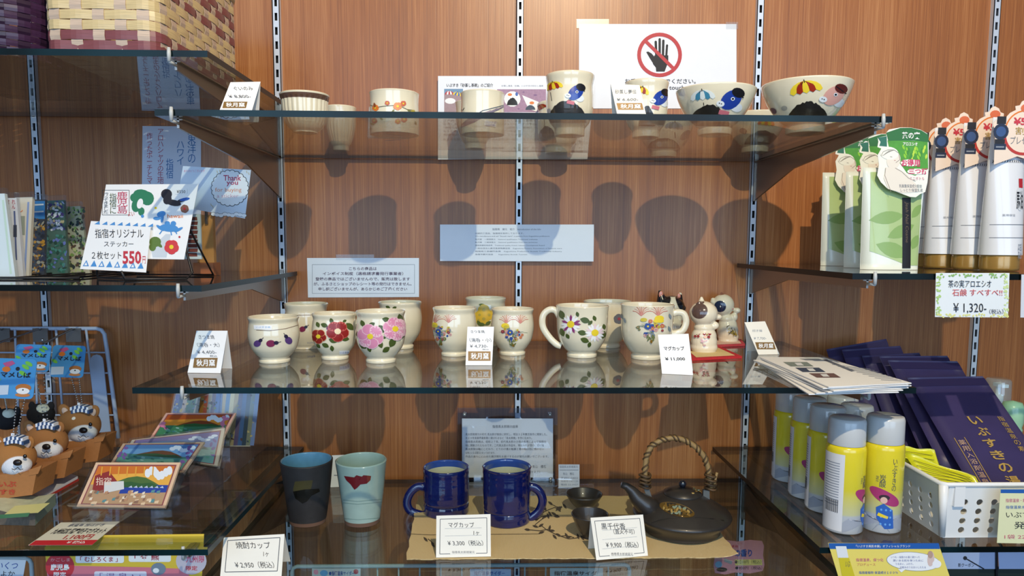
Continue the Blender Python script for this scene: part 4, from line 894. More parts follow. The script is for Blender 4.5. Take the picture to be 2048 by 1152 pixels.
def figure(name, label, cat, base, Yc, blobs, patches, basecol, cones=(), rough=.18, vox=.0011, coat=.8, bump=0, zt=None, group=None):
    """one continuous body fused from ellipsoids (u, v, ru, rv, dy, depth) read off the photo at distance Yc; patches (u, v, dy, r_px, colour)"""
    loc = onY(base[0], base[1], Yc)
    if zt is not None: loc.z = zt
    T = TH_(name, loc, label, cat, group); k = MB(); s = scale(loc)
    q = []
    for (u, v, dy, r, c) in patches: p = onY(u, v, Yc + dy) - loc; q.append((tuple(p), r/s, c))
    m = patchmat(name + '_glaze', basecol, q, rough, coat, bump)
    for (u, v, ru, rv, dy, dr) in blobs: c = onY(u, v, Yc + dy); k.ball(c, (ru/s, max(ru, rv)/s*dr, rv/s), m, 24, 16)
    for (u0, v0, u1, v1, r0, r1, dy) in cones: k.tube([onY(u0, v0, Yc+dy), onY(u1, v1, Yc+dy)], [r0/s, r1/s], m, 12)
    o = T.part(k, 'body'); r = o.modifiers.new('remesh', 'REMESH'); r.mode = 'VOXEL'; r.voxel_size = vox; r.use_smooth_shade = True
    sm = o.modifiers.new('smooth', 'SMOOTH'); sm.iterations = 9; sm.factor = .5
    T.s = s; T.Yc = Yc; return T
CATB = 'e9e0c8'
Yb = onZ(1342, 688, ZC2).y + .012
T = figure('cat_figurine', 'black and white ceramic beckoning cat behind the coral grass mug', 'figurine', (1345, 686), Yb,
    [(1342, 613, 27, 22, 0, .85), (1343, 655, 22, 28, .002, .85), (1366, 616, 6, 6, -.004, 1), (1362, 632, 6, 10, -.004, 1), (1325, 650, 7, 12, -.012, 1), (1343, 681, 22, 8, 0, .9), (1342, 634, 18, 16, 0, .85)],
    [(1321, 600, -.008, 21, '15151c'), (1363, 606, -.008, 18, '15151c'), (1343, 586, 0, 12, '15151c'), (1358, 655, -.008, 9, '15151c')], CATB,
    [(1325, 604, 1319, 580, 13, 2.5, 0), (1356, 608, 1361, 585, 12, 2.5, 0)], zt=ZC2 + .0002)
def dots(T, name, L):
    """small painted features: (u, v, ru, rv, dy, colour)"""
    for nm in sorted(set(x[0] for x in L)):
        for x in [y for y in L if y[0] == nm]:
            k = MB(); _, u, v, ru, rv, dy, c = x; k.ball(onY(u, v, T.Yc + dy), (ru/T.s, .0012, rv/T.s), mat(c, .25, coat=.6), 12, 8); T.part(k, nm)
dots(T, 'f', [('inner_ear', 1322, 589, 4.5, 7, -.0055, 'd98a72'), ('inner_ear', 1358, 592, 3.5, 5.5, -.0055, 'd98a72'), ('eye', 1347, 617, 2, 2.5, -.0142, '22262c'), ('eye', 1333, 619, 2, 2.5, -.0142, '22262c'), ('nose', 1340, 624, 2, 1.4, -.0152, 'b8565a')])
Yb = onZ(1408, 710, ZC2).y + .016
T = figure('cat_figurine', 'cream ceramic cat turned away with a brown patch on its head, on a red mat', 'figurine', (1408, 708), Yb,
    [(1407, 627, 28, 25, 0, .9), (1408, 684, 26, 27, 0, .85), (1408, 701, 24, 9, 0, .9), (1430, 651, 8, 8, -.004, 1), (1436, 634, 8, 6, -.002, 1), (1408, 655, 20, 12, 0, .9), (1408, 672, 25, 20, 0, .86), (1408, 694, 27, 15, 0, .86)],
    [(1399, 622, -.0135, 16.5, '5a4640'), (1399, 602, -.006, 10, '5a4640')], CATB, [(1399, 612, 1398, 603, 6, 3.5, -.006), (1403, 602, 1403, 593, 6, 2, .006)], zt=ZC2 + .0042)
a = cF(); RDF = mat('93353a', .3)
def plum(a, x, y, r):
    for i in range(5): t = 2*pi*i/5 - pi/2; a.p(ell(x + r*.62*cos(t), y + r*.62*sin(t), r*.33), RDF, 2)
    a.p(ell(x, y, r*.2), GOLD, 2)
plum(a, 832, 520, 40); plum(a, 932, 525, 44); a.st([(870, 560), (900, 590), (935, 580)], 5, PINK, 1); a.st([(880, 575), (905, 640)], 5, mat('caa0a8', .3), 1); a.p(ell(885, 590, 16, 10), mat('d9b0b8', .3), 1); a.p(ell(910, 628, 12, 7), mat('caa0a8', .3), 1)
BC = onY(1408, 684, Yb); RB = 26/T.s
def bodyF(u, v, e):
    d = ray(u, v).normalized(); o = CAM - BC; sc = Vector((1/(27.5/T.s), 1/(27.5/T.s*.90), 1/(29/T.s)))
    o2 = Vector((o.x*sc.x, o.y*sc.y, o.z*sc.z)); d2 = Vector((d.x*sc.x, d.y*sc.y, d.z*sc.z)); A_, B_, C_ = d2.dot(d2), 2*o2.dot(d2), o2.dot(o2) - 1.03
    D_ = B_*B_ - 4*A_*C_
    t = (-B_ - sqrt(max(D_, 0)))/(2*A_); return CAM + d*(t - .0004 - e)
k = MB(); a.flat(k, bodyF, .0002); T.part(k, 'painted_plum_blossom')
def plinth(label, cs, zt, m1, m2):
    T = TH_('figurine_mat', onZ(sum(c[0] for c in cs)/4, sum(c[1] for c in cs)/4, zt), label, 'mat', None)
    q = [onZ(u, v, zt) + Vector((0, 0, .0003)) for u, v in cs]; k = MB(); k.prism(q, (0, 0, .0036), m1); T.part(k, 'cloth')
    c = sum(q, Vector())/4; k = MB(); k.prism([c + (p-c)*.78 + Vector((0, 0, .0037)) for p in q], (0, 0, .0003), m2); T.part(k, 'cream_centre')
plinth('red and cream fabric mat under the brown-patched cat', [(1384, 722), (1366, 706), (1440, 697), (1484, 717)], ZC2, mat('b81f28', .8, var=.3, vs_=400), mat('d9c28a', .8, var=.2, vs_=400))
Yb = onZ(1456, 688, ZC2).y + .014
T = figure('cat_figurine', 'white ceramic beckoning cat with a dark blue ear patch, on a pink mat', 'figurine', (1456, 688), Yb,
    [(1446, 610, 22, 22, 0, .9), (1455, 662, 21, 24, 0, .85), (1456, 680, 20, 8, 0, .9), (1468, 634, 7, 9, -.004, 1), (1474, 621, 7, 6, -.006, 1), (1428, 604, 8, 6, 0, 1), (1452, 637, 15, 10, 0, 1), (1455, 650, 19, 16, 0, .85), (1456, 673, 21, 14, 0, .85)],
    [(1440, 613, -.014, 12, '1f2c4a'), (1443, 588, 0, 6, '8a5a4a')], CATB, [(1427, 603, 1424, 596, 5, 3, 0), (1444, 596, 1443, 584, 5, 2, .003)], zt=ZC2 + .0042)
dots(T, 'f', [('eye', 1461, 612, 1.8, 2.6, -.0125, '22262c'), ('eye', 1441, 613, 1.4, 2.2, -.0158, 'e8e4d8'), ('nose', 1466, 618, 1.6, 1.2, -.0128, 'b8565a')])
a = cF(); GB = mat('b59b2c', .3, .3)
for i in range(14): a.st([(1110 + (i*37) % 95, 450 + (i*53) % 95), (1140 + (i*37) % 80, 430 + (i*53) % 110)], 6, GB if i % 3 else BLK, 1 + i % 2)
BC = onY(1455, 662, Yb)
def bodyF(u, v, e):
    p = onY(u, v, Yb - .0135); d = (p - CAM).normalized(); r = 22.5/T.s; x = (p.x - BC.x)/r; z = (p.z - BC.z)/(26/T.s); q = 1 - x*x - z*z
    return Vector((p.x, BC.y - r*.98*sqrt(max(q, .02)) - .0006 - e, p.z))
k = MB(); a.flat(k, bodyF, .0002); T.part(k, 'gold_coin_painting')
plinth('pink and cream fabric mat under the white cat with blue ear patch', [(1426, 695), (1424, 684), (1482, 682), (1490, 692)], ZC2, mat('b8404a', .8, var=.3, vs_=400), mat('d9b8a8', .8, var=.2, vs_=400))

# ================================================================ WOVEN BASKETS
def basket(label, x0, x1, y0, y1, zt, H, rows, staves, cols, stave_m, rad, lean=0.0, bulge=0.0, wv=.0016):
    """rounded-rectangle basket: every weaver and every stave is a strip of its own"""
    T = TH_('woven_basket', ((x0+x1)/2, (y0+y1)/2, zt + .0004), label, 'basket', None)
    P = []; 
    for (cx, cy, a0) in ((x1-rad, y1-rad, 0), (x0+rad, y1-rad, 90), (x0+rad, y0+rad, 180), (x1-rad, y0+rad, 270)):
        for k in range(7): t = radians(a0 + 90*k/6); P.append((cx + rad*cos(t), cy + rad*sin(t), cos(t), sin(t)))
    L = [0]
    for i in range(len(P)): a, b = P[i], P[(i+1) % len(P)]; L.append(L[-1] + sqrt((a[0]-b[0])**2 + (a[1]-b[1])**2))
    tot = L[-1]
    def at(s):
        s %= tot
        for i in range(len(P)):
            if L[i] <= s <= L[i+1]: f = (s-L[i])/((L[i+1]-L[i]) or 1); a, b = P[i], P[(i+1) % len(P)]; return (a[0]+(b[0]-a[0])*f, a[1]+(b[1]-a[1])*f, a[2]+(b[2]-a[2])*f, a[3]+(b[3]-a[3])*f)
        return P[0]
    def pt(s, z, off):
        x, y, nx, ny = at(s); o = off + lean*z + bulge*sin(pi*min(1, z/H)); return (x + nx*o, y + ny*o, zt + .0006 + z)
    rh = H/rows; sp = tot/staves
    for r in range(rows):
        k = MB(); V = []; n = staves*4; z0, z1 = r*rh + .0006 + .003, (r+1)*rh - .0004 + .003
        for i in range(n):
            s = i*tot/n; w_ = wv*cos(pi*(s/sp + r)); V += [pt(s, z0, w_), pt(s, (z0+z1)/2, w_ + .0002), pt(s, z1, w_)]
        k.add(V, [(3*i+j, (3*i+3+j) % (3*n), (3*i+4+j) % (3*n), 3*i+j+1) for i in range(n) for j in (0, 1)], cols[r % len(cols)], False)
        o = T.part(k, 'weaver'); sd = o.modifiers.new('s', 'SOLIDIFY'); sd.thickness = .0006; sd.offset = 0
    for i in range(staves):
        s = (i+.5)*sp - sp*.5; k = MB(); V = []; n = rows*2
        for j in range(n+1):
            z = j*H/n + .002 if j else -.0002; rr = (z-.003)/rh - .5; w_ = -wv*cos(pi*(i + rr)) if j > 1 else -.001
            V += [pt(s - sp*.26, z, w_), pt(s + sp*.26, z, w_)]
        c0 = pt(s - sp*.26, -.0002, -.03); c1 = pt(s + sp*.26, -.0002, -.03); b = len(V); V += [c0, c1]
        k.add(V, [(2*j, 2*j+1, 2*j+3, 2*j+2) for j in range(n)] + [(b, b+1, 1, 0)], stave_m, False)
        o = T.part(k, 'stave'); sd = o.modifiers.new('s', 'SOLIDIFY'); sd.thickness = .0006; sd.offset = 0
    k = MB(); V = [(x, y, zt + .0012) for x, y, _, _ in P]; k.prism([Vector(v) for v in V], (0, 0, .001), stave_m); T.part(k, 'bottom')
    k = MB(); k.tube([pt(tot*i/60, H + .003, 0) for i in range(60)], .005, cols[-1], 8, closed=True); T.part(k, 'rim')
def fibre(c, rough=.4):
    m = bpy.data.materials.new('fibre'); m.use_nodes = True; n = m.node_tree.nodes; l = m.node_tree.links; b = n['Principled BSDF']; b.inputs['Roughness'].default_value = rough
    t = n.new('ShaderNodeNewGeometry'); mp = n.new('ShaderNodeMapping'); mp.inputs['Scale'].default_value = (40, 40, 1200); no = n.new('ShaderNodeTexNoise'); no.inputs['Scale'].default_value = 1; no.inputs['Detail'].default_value = 2
    l.new(t.outputs['Position'], mp.inputs[0]); l.new(mp.outputs[0], no.inputs[0]); mx = n.new('ShaderNodeMix'); mx.data_type = 'RGBA'; lc = lin(c)
    mx.inputs['A'].default_value = tuple(x*.6 for x in lc[:3]) + (1,); mx.inputs['B'].default_value = tuple(min(1, x*1.35) for x in lc[:3]) + (1,); l.new(no.outputs['Fac'], mx.inputs['Factor']); l.new(mx.outputs['Result'], b.inputs['Base Color']); return m
FC, FR, FS = fibre('cdb98a', .35), fibre('7c4448', .4), fibre('c2ae9c', .5); FP_, FP2 = fibre('3c2240', .35), fibre('2c1830', .35)
basket('cream and wine-red woven basket on the upper shelf, filling its end', -.617, -.472, -.452, -.165, ZL1, .15, 12, 30, [FR, FR, FC, FC, FC, FC, FR, FC], FS, .02, wv=.0011)
basket('dark purple woven basket beside the cream basket', -.87, -.648, -.44, -.13, ZL1, .17, 20, 40, [FP_], FP2, .05, bulge=.010, wv=.0011)

# ================================================================ LEFT MIDDLE SHELF: stickers, bagged goods, card stand
WIRE = mat('17171b', .35, .2); WOODL = mat('c08a4c', .5, var=.2, vs_=60)
P0 = onY(290, 520, -.33); n = normal(14, -8)
T = TH_('sticker_sheet', onY(290, 520, -.33), 'white sticker sheet of island motifs and blue animals propped on a wire easel', 'sticker sheet')
sheet('card', '', '', [(212, 369), (397, 368), (368, 519), (187, 516)], P0, n, None, WHITE, parent=T)
a = cN()
a.box(590, 462, 745, 605, 2.5, INK, 1); a.t('鹿\n児\n島', 675, 598, 735, 470, mat('c03a5a', .5), 2); a.t('指\n宿\nに', 632, 598, 672, 480, DGRN, 2); a.t('行\nっ\nて\nき\nま\nし\nた', 595, 598, 625, 475, INK2, 2)
GI = mat('2f7d5c', .5)
for P in (ell(820, 490, 52, 32, .2), ell(850, 510, 38, 40, 0), ell(790, 545, 30, 45, .3), ell(815, 585, 18, 24, .2), ell(775, 505, 25, 25)): a.p(P, GI, 1)
a.p(ell(808, 540, 17, 30, .25), WHITE, 3); a.t('よい', 738, 612, 775, 585, RED, 2)
DKP = mat('2b2830', .5)
for P in (ell(960, 485, 32, 30), ell(965, 515, 24, 30, .3), ell(1000, 535, 45, 18, .2), ell(1050, 520, 32, 10, -.3)): a.p(P, DKP, 1)
a.p(ell(1065, 515, 30, 9, -.2), BLUE, 2); a.p([(1010, 455), (1080, 455), (1080, 485), (1010, 485)], WHITE, 4); a.t('¥550', 1020, 480, 1070, 462, INK, 5)
BL2 = mat('4b8fd0', .5)
for P in (ell(930, 600, 26, 17, -.3), ell(905, 625, 22, 10), ell(935, 620, 9, 30, .1), ell(975, 680, 55, 22, .1), ell(965, 655, 16, 15), ell(1000, 655, 16, 15), ell(1030, 690, 28, 8, -.5), ell(925, 680, 28, 9, .6)): a.p(P, BL2, 2)
for (x0, y0, x1, y1) in ((935, 695, 920, 715), (985, 700, 990, 722), (1010, 695, 1020, 715)): a.st([(x0, y0), (x1, y1)], 6, BL2, 2)
a.t('hawaii', 965, 622, 1055, 600, ORG, 3); a.flower(1065, 570, 24, mat('8a5a4a', .5), RED, 6, 2); a.flower(990, 790, 42, mat('cf3f45', .5), YEL, 5, 2)
for P in (ell(895, 760, 34, 30), ell(880, 790, 20, 24), ell(915, 775, 26, 10, .7)): a.p(P, mat('5e7a3a', .5), 1)
a.p(ell(822, 612, 9), BL2, 2); a.p(ell(898, 565, 7), YEL, 2); a.p(ell(1035, 732, 6), RED, 2); a.p([(870, 800), (955, 715), (985, 715), (960, 850), (880, 850)], mat('c9d3de', .5), 0)
k = MB(); a.flat(k, lambda u, v, e: hit(u, v, P0, n) + n*e); T.part(k, 'print')
P1 = P0 + n*.006
S2 = TH_('price_sign', hit(230, 540, P1, n), 'handwritten white 550 yen sign with blue triangles leaning in front of the sticker sheet', 'sign')
sheet('card', '', '', [(182, 442), (302, 449), (292, 545), (160, 538)], P1, n, None, WHITE, parent=S2)
a = cN(); a.t('指宿オリジナル', 548, 738, 828, 685, INK, 2, shear=-.1); a.t('ステッカー', 600, 788, 770, 758, INK, 2); a.t('２枚セット', 530, 860, 700, 815, INK, 2); a.t('550', 708, 888, 815, 812, mat('c23a48', .5), 3, bold=.03); a.t('円', 822, 885, 840, 842, mat('c23a48', .5), 3)
for i in range(8):
    x = 495 + i*45; y = 900 + i*2; (a.p([(x-18, y), (x+18, y), (x+4, y-36)], BL2, 1)); 
    if i % 2 == 0: a.p([(x-9, y-5), (x+9, y-5), (x+3, y-24)], WHITE, 2)
for i in range(8): x = 560 + i*44; y = 652 + i*2; a.p([(x-16, y+6), (x+14, y-12), (x+16, y+8)], BL2, 1)
k = MB(); a.flat(k, lambda u, v, e: hit(u, v, P1, n) + n*e); S2.part(k, 'lettering')
T = TH_('wire_easel', onZ(330, 560, ZL2), 'black bent wire easel holding the sticker sheet', 'easel'); zb = ZL2 + .002
Bk = n * -.0035
e1 = [hit(370, 440, P0 + Bk, n), hit(372, 500, P0 + Bk, n)]; f0 = Vector((e1[1].x + .006, -.30, zb)); f1 = Vector((e1[1].x - .01, -.36, zb))
e2 = [hit(215, 440, P0 + Bk, n), hit(200, 500, P0 + Bk, n)]
k = MB(); k.tube([e1[0], e1[1], Vector((e1[1].x + .008, e1[1].y, zb + .008)), Vector((e1[1].x + .004, e1[1].y - .01, zb)), Vector((e1[1].x - .05, e1[1].y - .03, zb)), Vector((e1[1].x - .07, e1[1].y - .04, zb)), Vector((e1[1].x - .072, e1[1].y - .045, zb + .012))], .0017, WIRE, 8); T.part(k, 'wire')
k = MB(); k.tube([e2[0], e2[1], Vector((e2[1].x - .006, e2[1].y, zb + .008)), Vector((e2[1].x, e2[1].y - .01, zb)), Vector((e1[1].x - .05, e1[1].y - .03, zb))], .0017, WIRE, 8); T.part(k, 'wire')
k = MB(); k.tube([e1[0], e2[0]], .0017, WIRE, 8); T.part(k, 'wire')
k = MB(); k.tube([e1[0], Vector((e1[0].x, -.22, zb)), Vector((e2[0].x, -.22, zb)), e2[0]], .0017, WIRE, 8); T.part(k, 'wire')
# card clip stand
zb = ZL2; c = onZ(415, 556, ZL2); c.y = -.2; c = onY(415, 551, -.2); c.z = ZL2
T = TH_('card_stand', c, 'small wooden block stand with upright stick and metal clip', 'card stand')
X = Matrix.Translation(c)
h = onY(415, 430, -.2).z - ZL2; k = MB(); k.box((-.016, -.016, .0004), (.016, .016, onY(415, 525, -.2).z - ZL2), mat('9a5a30', .5, var=.2), X); T.part(k, 'base_block')
k = MB(); k.box((-.0135, -.005, onY(415, 525, -.2).z - ZL2), (.0135, .005, h), WOODL, X); T.part(k, 'stick')
k = MB(); pc = onY(413, 432, -.207); k.box((-.002, -.002, -.013), (.002, .002, .013), STEEL, Matrix.Translation(pc)); k.tube([pc + Vector((0, -.001, .0)), pc + Vector((0, -.002, .026))], .0012, STEEL, 6); T.part(k, 'clip')
n = normal(0, 6); P0 = onY(413, 405, -.212)
a = cN(); CLD = mat('e6ecf4', .5)
for t in range(22): an = 2*pi*t/22; a.p(ell(1325 + 92*cos(an), 450 + 88*sin(an), 19), INK, 1)
for t in range(22): an = 2*pi*t/22; a.p(ell(1325 + 92*cos(an), 450 + 88*sin(an), 15.5), CLD, 2)
a.p(ell(1325, 450, 95, 90, 0, 24), CLD, 3); a.t('Thank', 1288, 408, 1390, 375, mat('b02458', .5), 4, bold=.02); a.t('you', 1305, 440, 1372, 412, mat('b02458', .5), 4, bold=.02); a.t('for buying', 1240, 478, 1392, 448, mat('d9814a', .5), 4); a.t('a sticker', 1250, 505, 1375, 484, mat('c9a0b8', .5), 4)
for i in range(9): a.p(ell(1230 + i*22, 600 + (i % 3)*4, 16, 12), INK, 1); a.p(ell(1230 + i*22, 600 + (i % 3)*4, 14, 10), CLD, 2)
for (x, y) in ((1250, 350), (1265, 345), (1280, 340), (1420, 350), (1432, 360), (1215, 540), (1225, 550)): a.st([(x, y), (x+4, y+14)], 2.5, mat('b9a04a', .5), 1)
a.t('ありがとうございます', 1060, 358, 1180, 344, PINK, 2)
sheet('thank_you_card', 'pale blue handwritten Thank you card clipped to the small wooden stand', 'card', [(366, 332), (502, 340), (490, 437), (352, 412)], P0, n, a, mat('cddcf0', .5))
a = PX(); BRK = mat('6e3a34', .6)
for i in range(9):
    y = 434 + i*9; a.p([(376 + (i % 2), y), (394 + (i % 2)*2, y), (395, y+7), (376, y+7)], BRK, 1)
sheet('booklet', 'pale booklet with a dark brick-red pattern standing behind the sticker sheet', 'booklet', [(350, 428), (400, 428), (403, 518), (350, 518)], onY(380, 518, -.26), normal(6, 0), a, mat('bcd0d8', .5), th=.004)
# bagged goods
def bagged(label, cs, Y, art, m, th=.006, yaw=0, lean=4, group=None, name='bagged_cloth'):
    P0 = onY(cs[2][0], cs[2][1], Y); n = normal(lean, yaw); 
    pts = [hit(u, v, P0, n) for u, v in cs]; lo = min(p.z for p in pts); dz = ZL2 + .0003 - lo
    P0 = P0; T = TH_(name, min(pts, key=lambda p: p.z) , label, 'packet', group)
    k = MB(); k.prism(pts, -n*th, m); T.part(k, 'folded_goods')
    if art: k = MB(); art.flat(k, lambda u, v, e: hit(u, v, P0, n) + n*e); T.part(k, 'pattern')
    k = MB(); c = sum(pts, Vector())/4; k.prism([c + (p-c)*1.04 + n*.0014 + Vector((0, 0, 0 if p.z < c.z else .006)) for p in pts], -n*(th + .003), clear('cellophane', (.93, .95, .97), .035, .22)); T.part(k, 'cellophane_sleeve')
q = lambda x, y: (x/5.01, 370 + y/5.01)
zf = lambda Y: px((-.8, Y, ZL2))[1]
def pat(a, x0, y0, x1, y1, cols, n_, seed, r=(2, 5)):
    random.seed(seed)
    for i in range(n_): a.p(ell(random.uniform(x0, x1), random.uniform(y0, y1), random.uniform(*r), random.uniform(*r)*.7, random.uniform(0, 3), 7), cols[i % len(cols)], 1 + i % 3)
    return a
C_ = lambda *c: [mat(x, .6) for x in c]
b_ = lambda Y: zf(Y) - 1
bagged('patterned packet in a clear sleeve with white waves, nearest the price sign', [(133, 413), (160, 412), (180, b_(-.16)), (140, b_(-.16))], -.16, pat(PX(), 137, 416, 168, 548, C_('2f3f44', '7fa05a', '3c4a3a', '5a4438', 'b8c08a'), 150, 1), mat('b9b79e', .6), yaw=0)
bagged('clear-sleeved packet with a pale floral print over green', [(86, 402), (127, 400), (136, b_(-.19)), (90, b_(-.19))], -.19, pat(pat(PX(), 90, 404, 128, 460, C_('eef0f4', '9aa4c8', 'c9b88a', '4a3a7a'), 90, 2), 92, 470, 132, 545, C_('2f6a58', '25483c', '6a7ac0', '4a8a80'), 90, 3), mat('4a6a60', .6))
a = PX().p(rect(68, 402, 90, 438), mat('3a86c8', .6), 1); pat(a, 66, 438, 88, 550, C_('2c3550', 'b88a28', '1f2430', '9a9a8a', '6a4a20'), 110, 4, (2, 6))
for y in (410, 424): a.st([(69, y), (88, y-1)], 3, WHITE, 3)
bagged('clear-sleeved packet with blue white and amber bands', [(66, 399), (90, 399), (88, b_(-.22)), (62, b_(-.22))], -.22, a, mat('39404a', .6))
a = PX(); a.t('し', 36, 425, 46, 410, ORG, 2); a.st([(57, 404), (50, 545)], 4, mat('8fa6d8', .6), 1); a.p(rect(36, 432, 50, 470), mat('9aa08c', .6), 1)
bagged('cream packet in a clear sleeve with one orange character on it', [(30, 395), (65, 394), (58, b_(-.26)), (36, b_(-.26))], -.26, a, mat('e2dccb', .6))
a = PX(); a.t('れ\nん', 24, 418, 31, 399, mat('b8284a', .5), 2); a.st([(29, 422), (33, 520)], 3.5, mat('5a6a9a', .6), 1); a.p(rect(27, 450, 34, 474), mat('3a4258', .6), 2); a.t('さ', 13, 414, 19, 398, mat('8a3a4a', .5), 2)
bagged('white packet with red and blue vertical print in a clear sleeve', [(11, 396), (33, 396), (47, b_(-.29)), (30, b_(-.29))], -.29, a, mat('dfe3ea', .6))
bagged('pale green-white packet at the very end of the sticker shelf', [(-30, 388), (9, 387), (31, b_(-.32)), (-20, b_(-.32))], -.32, PX().st([(6, 400), (22, 548)], 4, mat('c9e0cc', .5), 1), mat('dde8ea', .5))
T = TH_('black_tray', onZ(70, 560, ZL2), 'black wire tray under the bagged packets', 'tray'); k = MB()
p_ = [onZ(-60, 569, ZL2), onZ(150, 567, ZL2)]
x0, x1 = -.95, onY(190, 560, -.3).x
for y in (-.34, -.13): k.tube([Vector((x0, y, ZL2 + .002)), Vector((x1, y, ZL2 + .002))], .0018, WIRE, 8)
T.part(k, 'side_wire')
for i in range(8): k = MB(); xx = x0 + (x1-x0)*(i+.5)/8; k.tube([Vector((xx, -.34, ZL2 + .0022)), Vector((xx, -.13, ZL2 + .0022))], .0014, WIRE, 6); T.part(k, 'cross_wire')

# ================================================================ LOWER LEFT SHELF: rack, dog keychains, magnets
WW = mat('aebdd8', .4); Yr = -.035
T = TH_('wire_rack', (-.85, Yr, ZL3), 'white wire display rack standing at the wall behind the dog keychains', 'rack')
fr = [(-60, 657), (60, 657), (150, 657), (193, 657), (203, 660), (209, 668), (214, 700), (222, 760), (230, 820), (237, 876)]
k = MB(); k.tube([onY(u, v, Yr) for u, v in fr], .0038, WW, 10); T.part(k, 'frame')
for y, x0, x1 in ((705, -60, 216), (746, -60, 219), (788, -60, 225), (830, -60, 231)):
    k = MB(); k.tube([onY(x0, y, Yr), onY(x1, y, Yr)], .0017, WW, 6); T.part(k, 'cross_wire')
for u0, u1 in ((68, 72), (112, 120), (-10, -8), (30, 34), (172, 184)):
    k = MB(); k.tube([onY(u0, 658, Yr-.003), onY(u0 + (u1-u0)*2.2, 872, Yr-.003)], .0022, WW, 6); T.part(k, 'upright_wire')
k = MB(); k.prism([onY(u, v, Yr - .007) for u, v in [(180 + 13 + 13*cos(radians(a_)), 722 - 13*sin(radians(a_))) for a_ in range(180, -1, -30)] + [(222, 872), (192, 872)]], (0, .002, 0), WW); T.part(k, 'flat_bar')
for i, (u, Yt) in enumerate(((8, -.31), (84, -.2), (150, -.13))):
    a_ = onY(u, 660, Yr); e_ = Vector((a_.x, Yt, a_.z - .012)); k = MB(); k.tube([a_, a_ + Vector((0, -.01, .003)), e_, e_ + Vector((0, -.004, .008))], .002, mat('8f949c', .25, .8), 8); T.part(k, 'hook', label='chrome prong hook')
    k = MB(); k.box((-.014, -.006, -.022), (.014, .005, .004), STEEL, Matrix.Translation(a_)); T.part(k, 'hook_clip', label='chrome hook clip')

TAGB = mat('4f9ad6', .4); TAN = '9a6a3c'
def tagcard(T, cs, Y, detail=True, m=TAGB):
    n = normal(0, -4); P0 = onY(cs[0][0], cs[0][1], Y); (x0, y0), (x1, y1) = cs; 
    poly = [(x0 + (x-0)*(x1-x0), y0 + y*(y1-y0)) for x, y in [(p[0], p[1]) for p in rrect(0, 0, 1, 1, .1)]]; sk = (x1-x0)*.10
    sh = lambda x, y: (x - sk*((y-y0)/(y1-y0) - .5), y + (x-x0)*.03)
    k = MB(); k.prism([hit(*sh(u, v), P0, n) for u, v in poly], -n*.001, m); T.part(k, 'tag_card')
    if not detail: return
    a = PX(); w_, h_ = x1-x0, y1-y0; X = lambda fx, fy: (x0 + fx*w_, y0 + fy*h_)
    a.p([X(.2, .12), X(.42, .05), X(.5, .12), X(.3, .24)], mat('c85a8a', .5), 2); a.p(ell(*X(.3, .27), w_*.10, h_*.07), ORG, 3); a.p(ell(*X(.57, .25), w_*.05, h_*.05), INK, 3)
    for fx, fy in ((.75, .2), (.1, .5), (.7, .36), (.82, .12)): a.p(ell(*X(fx, fy), w_*.10, h_*.05, .5), mat('7ec84a', .5), 2)
    p0, p1 = X(.18, .47), X(.9, .33); a.t('マメしば', p0[0], p0[1], p1[0], p1[1], INK, 4, bold=.03)
    a.p([X(.02, .68), X(.4, .66), X(.4, .9), X(.02, .93)], mat('c9d6e6', .5), 2); a.p(ell(*X(.75, .72), w_*.19, h_*.10), mat('b8743a', .5), 3); a.p(ell(*X(.75, .80), w_*.16, h_*.08), WHITE, 4); a.p(ell(*X(.75, .77), 1.5), INK, 5); a.p(ell(*X(.75, .9), w_*.18, h_*.05), mat('c8824a', .5), 3)
    k = MB(); a.fin(); it = a.items; a.flat(k, lambda u, v, e: hit(*sh(u, v), P0, n) + n*e); T.part(k, 'print')
def chain(T, pts, Y0, Y1, r=.0011):
    k = MB(); n = len(pts)-1; N_ = 15
    for i in range(N_):
        t = i/(N_-1)*n; j = min(int(t), n-1); f = t-j; u = pts[j][0]*(1-f) + pts[j+1][0]*f; v = pts[j][1]*(1-f) + pts[j+1][1]*f
        k.ball(onY(u, v, Y0 + (Y1-Y0)*i/(N_-1)), r*1.25, mat('9aa0a8', .3, .7), 6, 4)
    o = T.part(k, 'ball_chain'); o['kind'] = 'stuff'
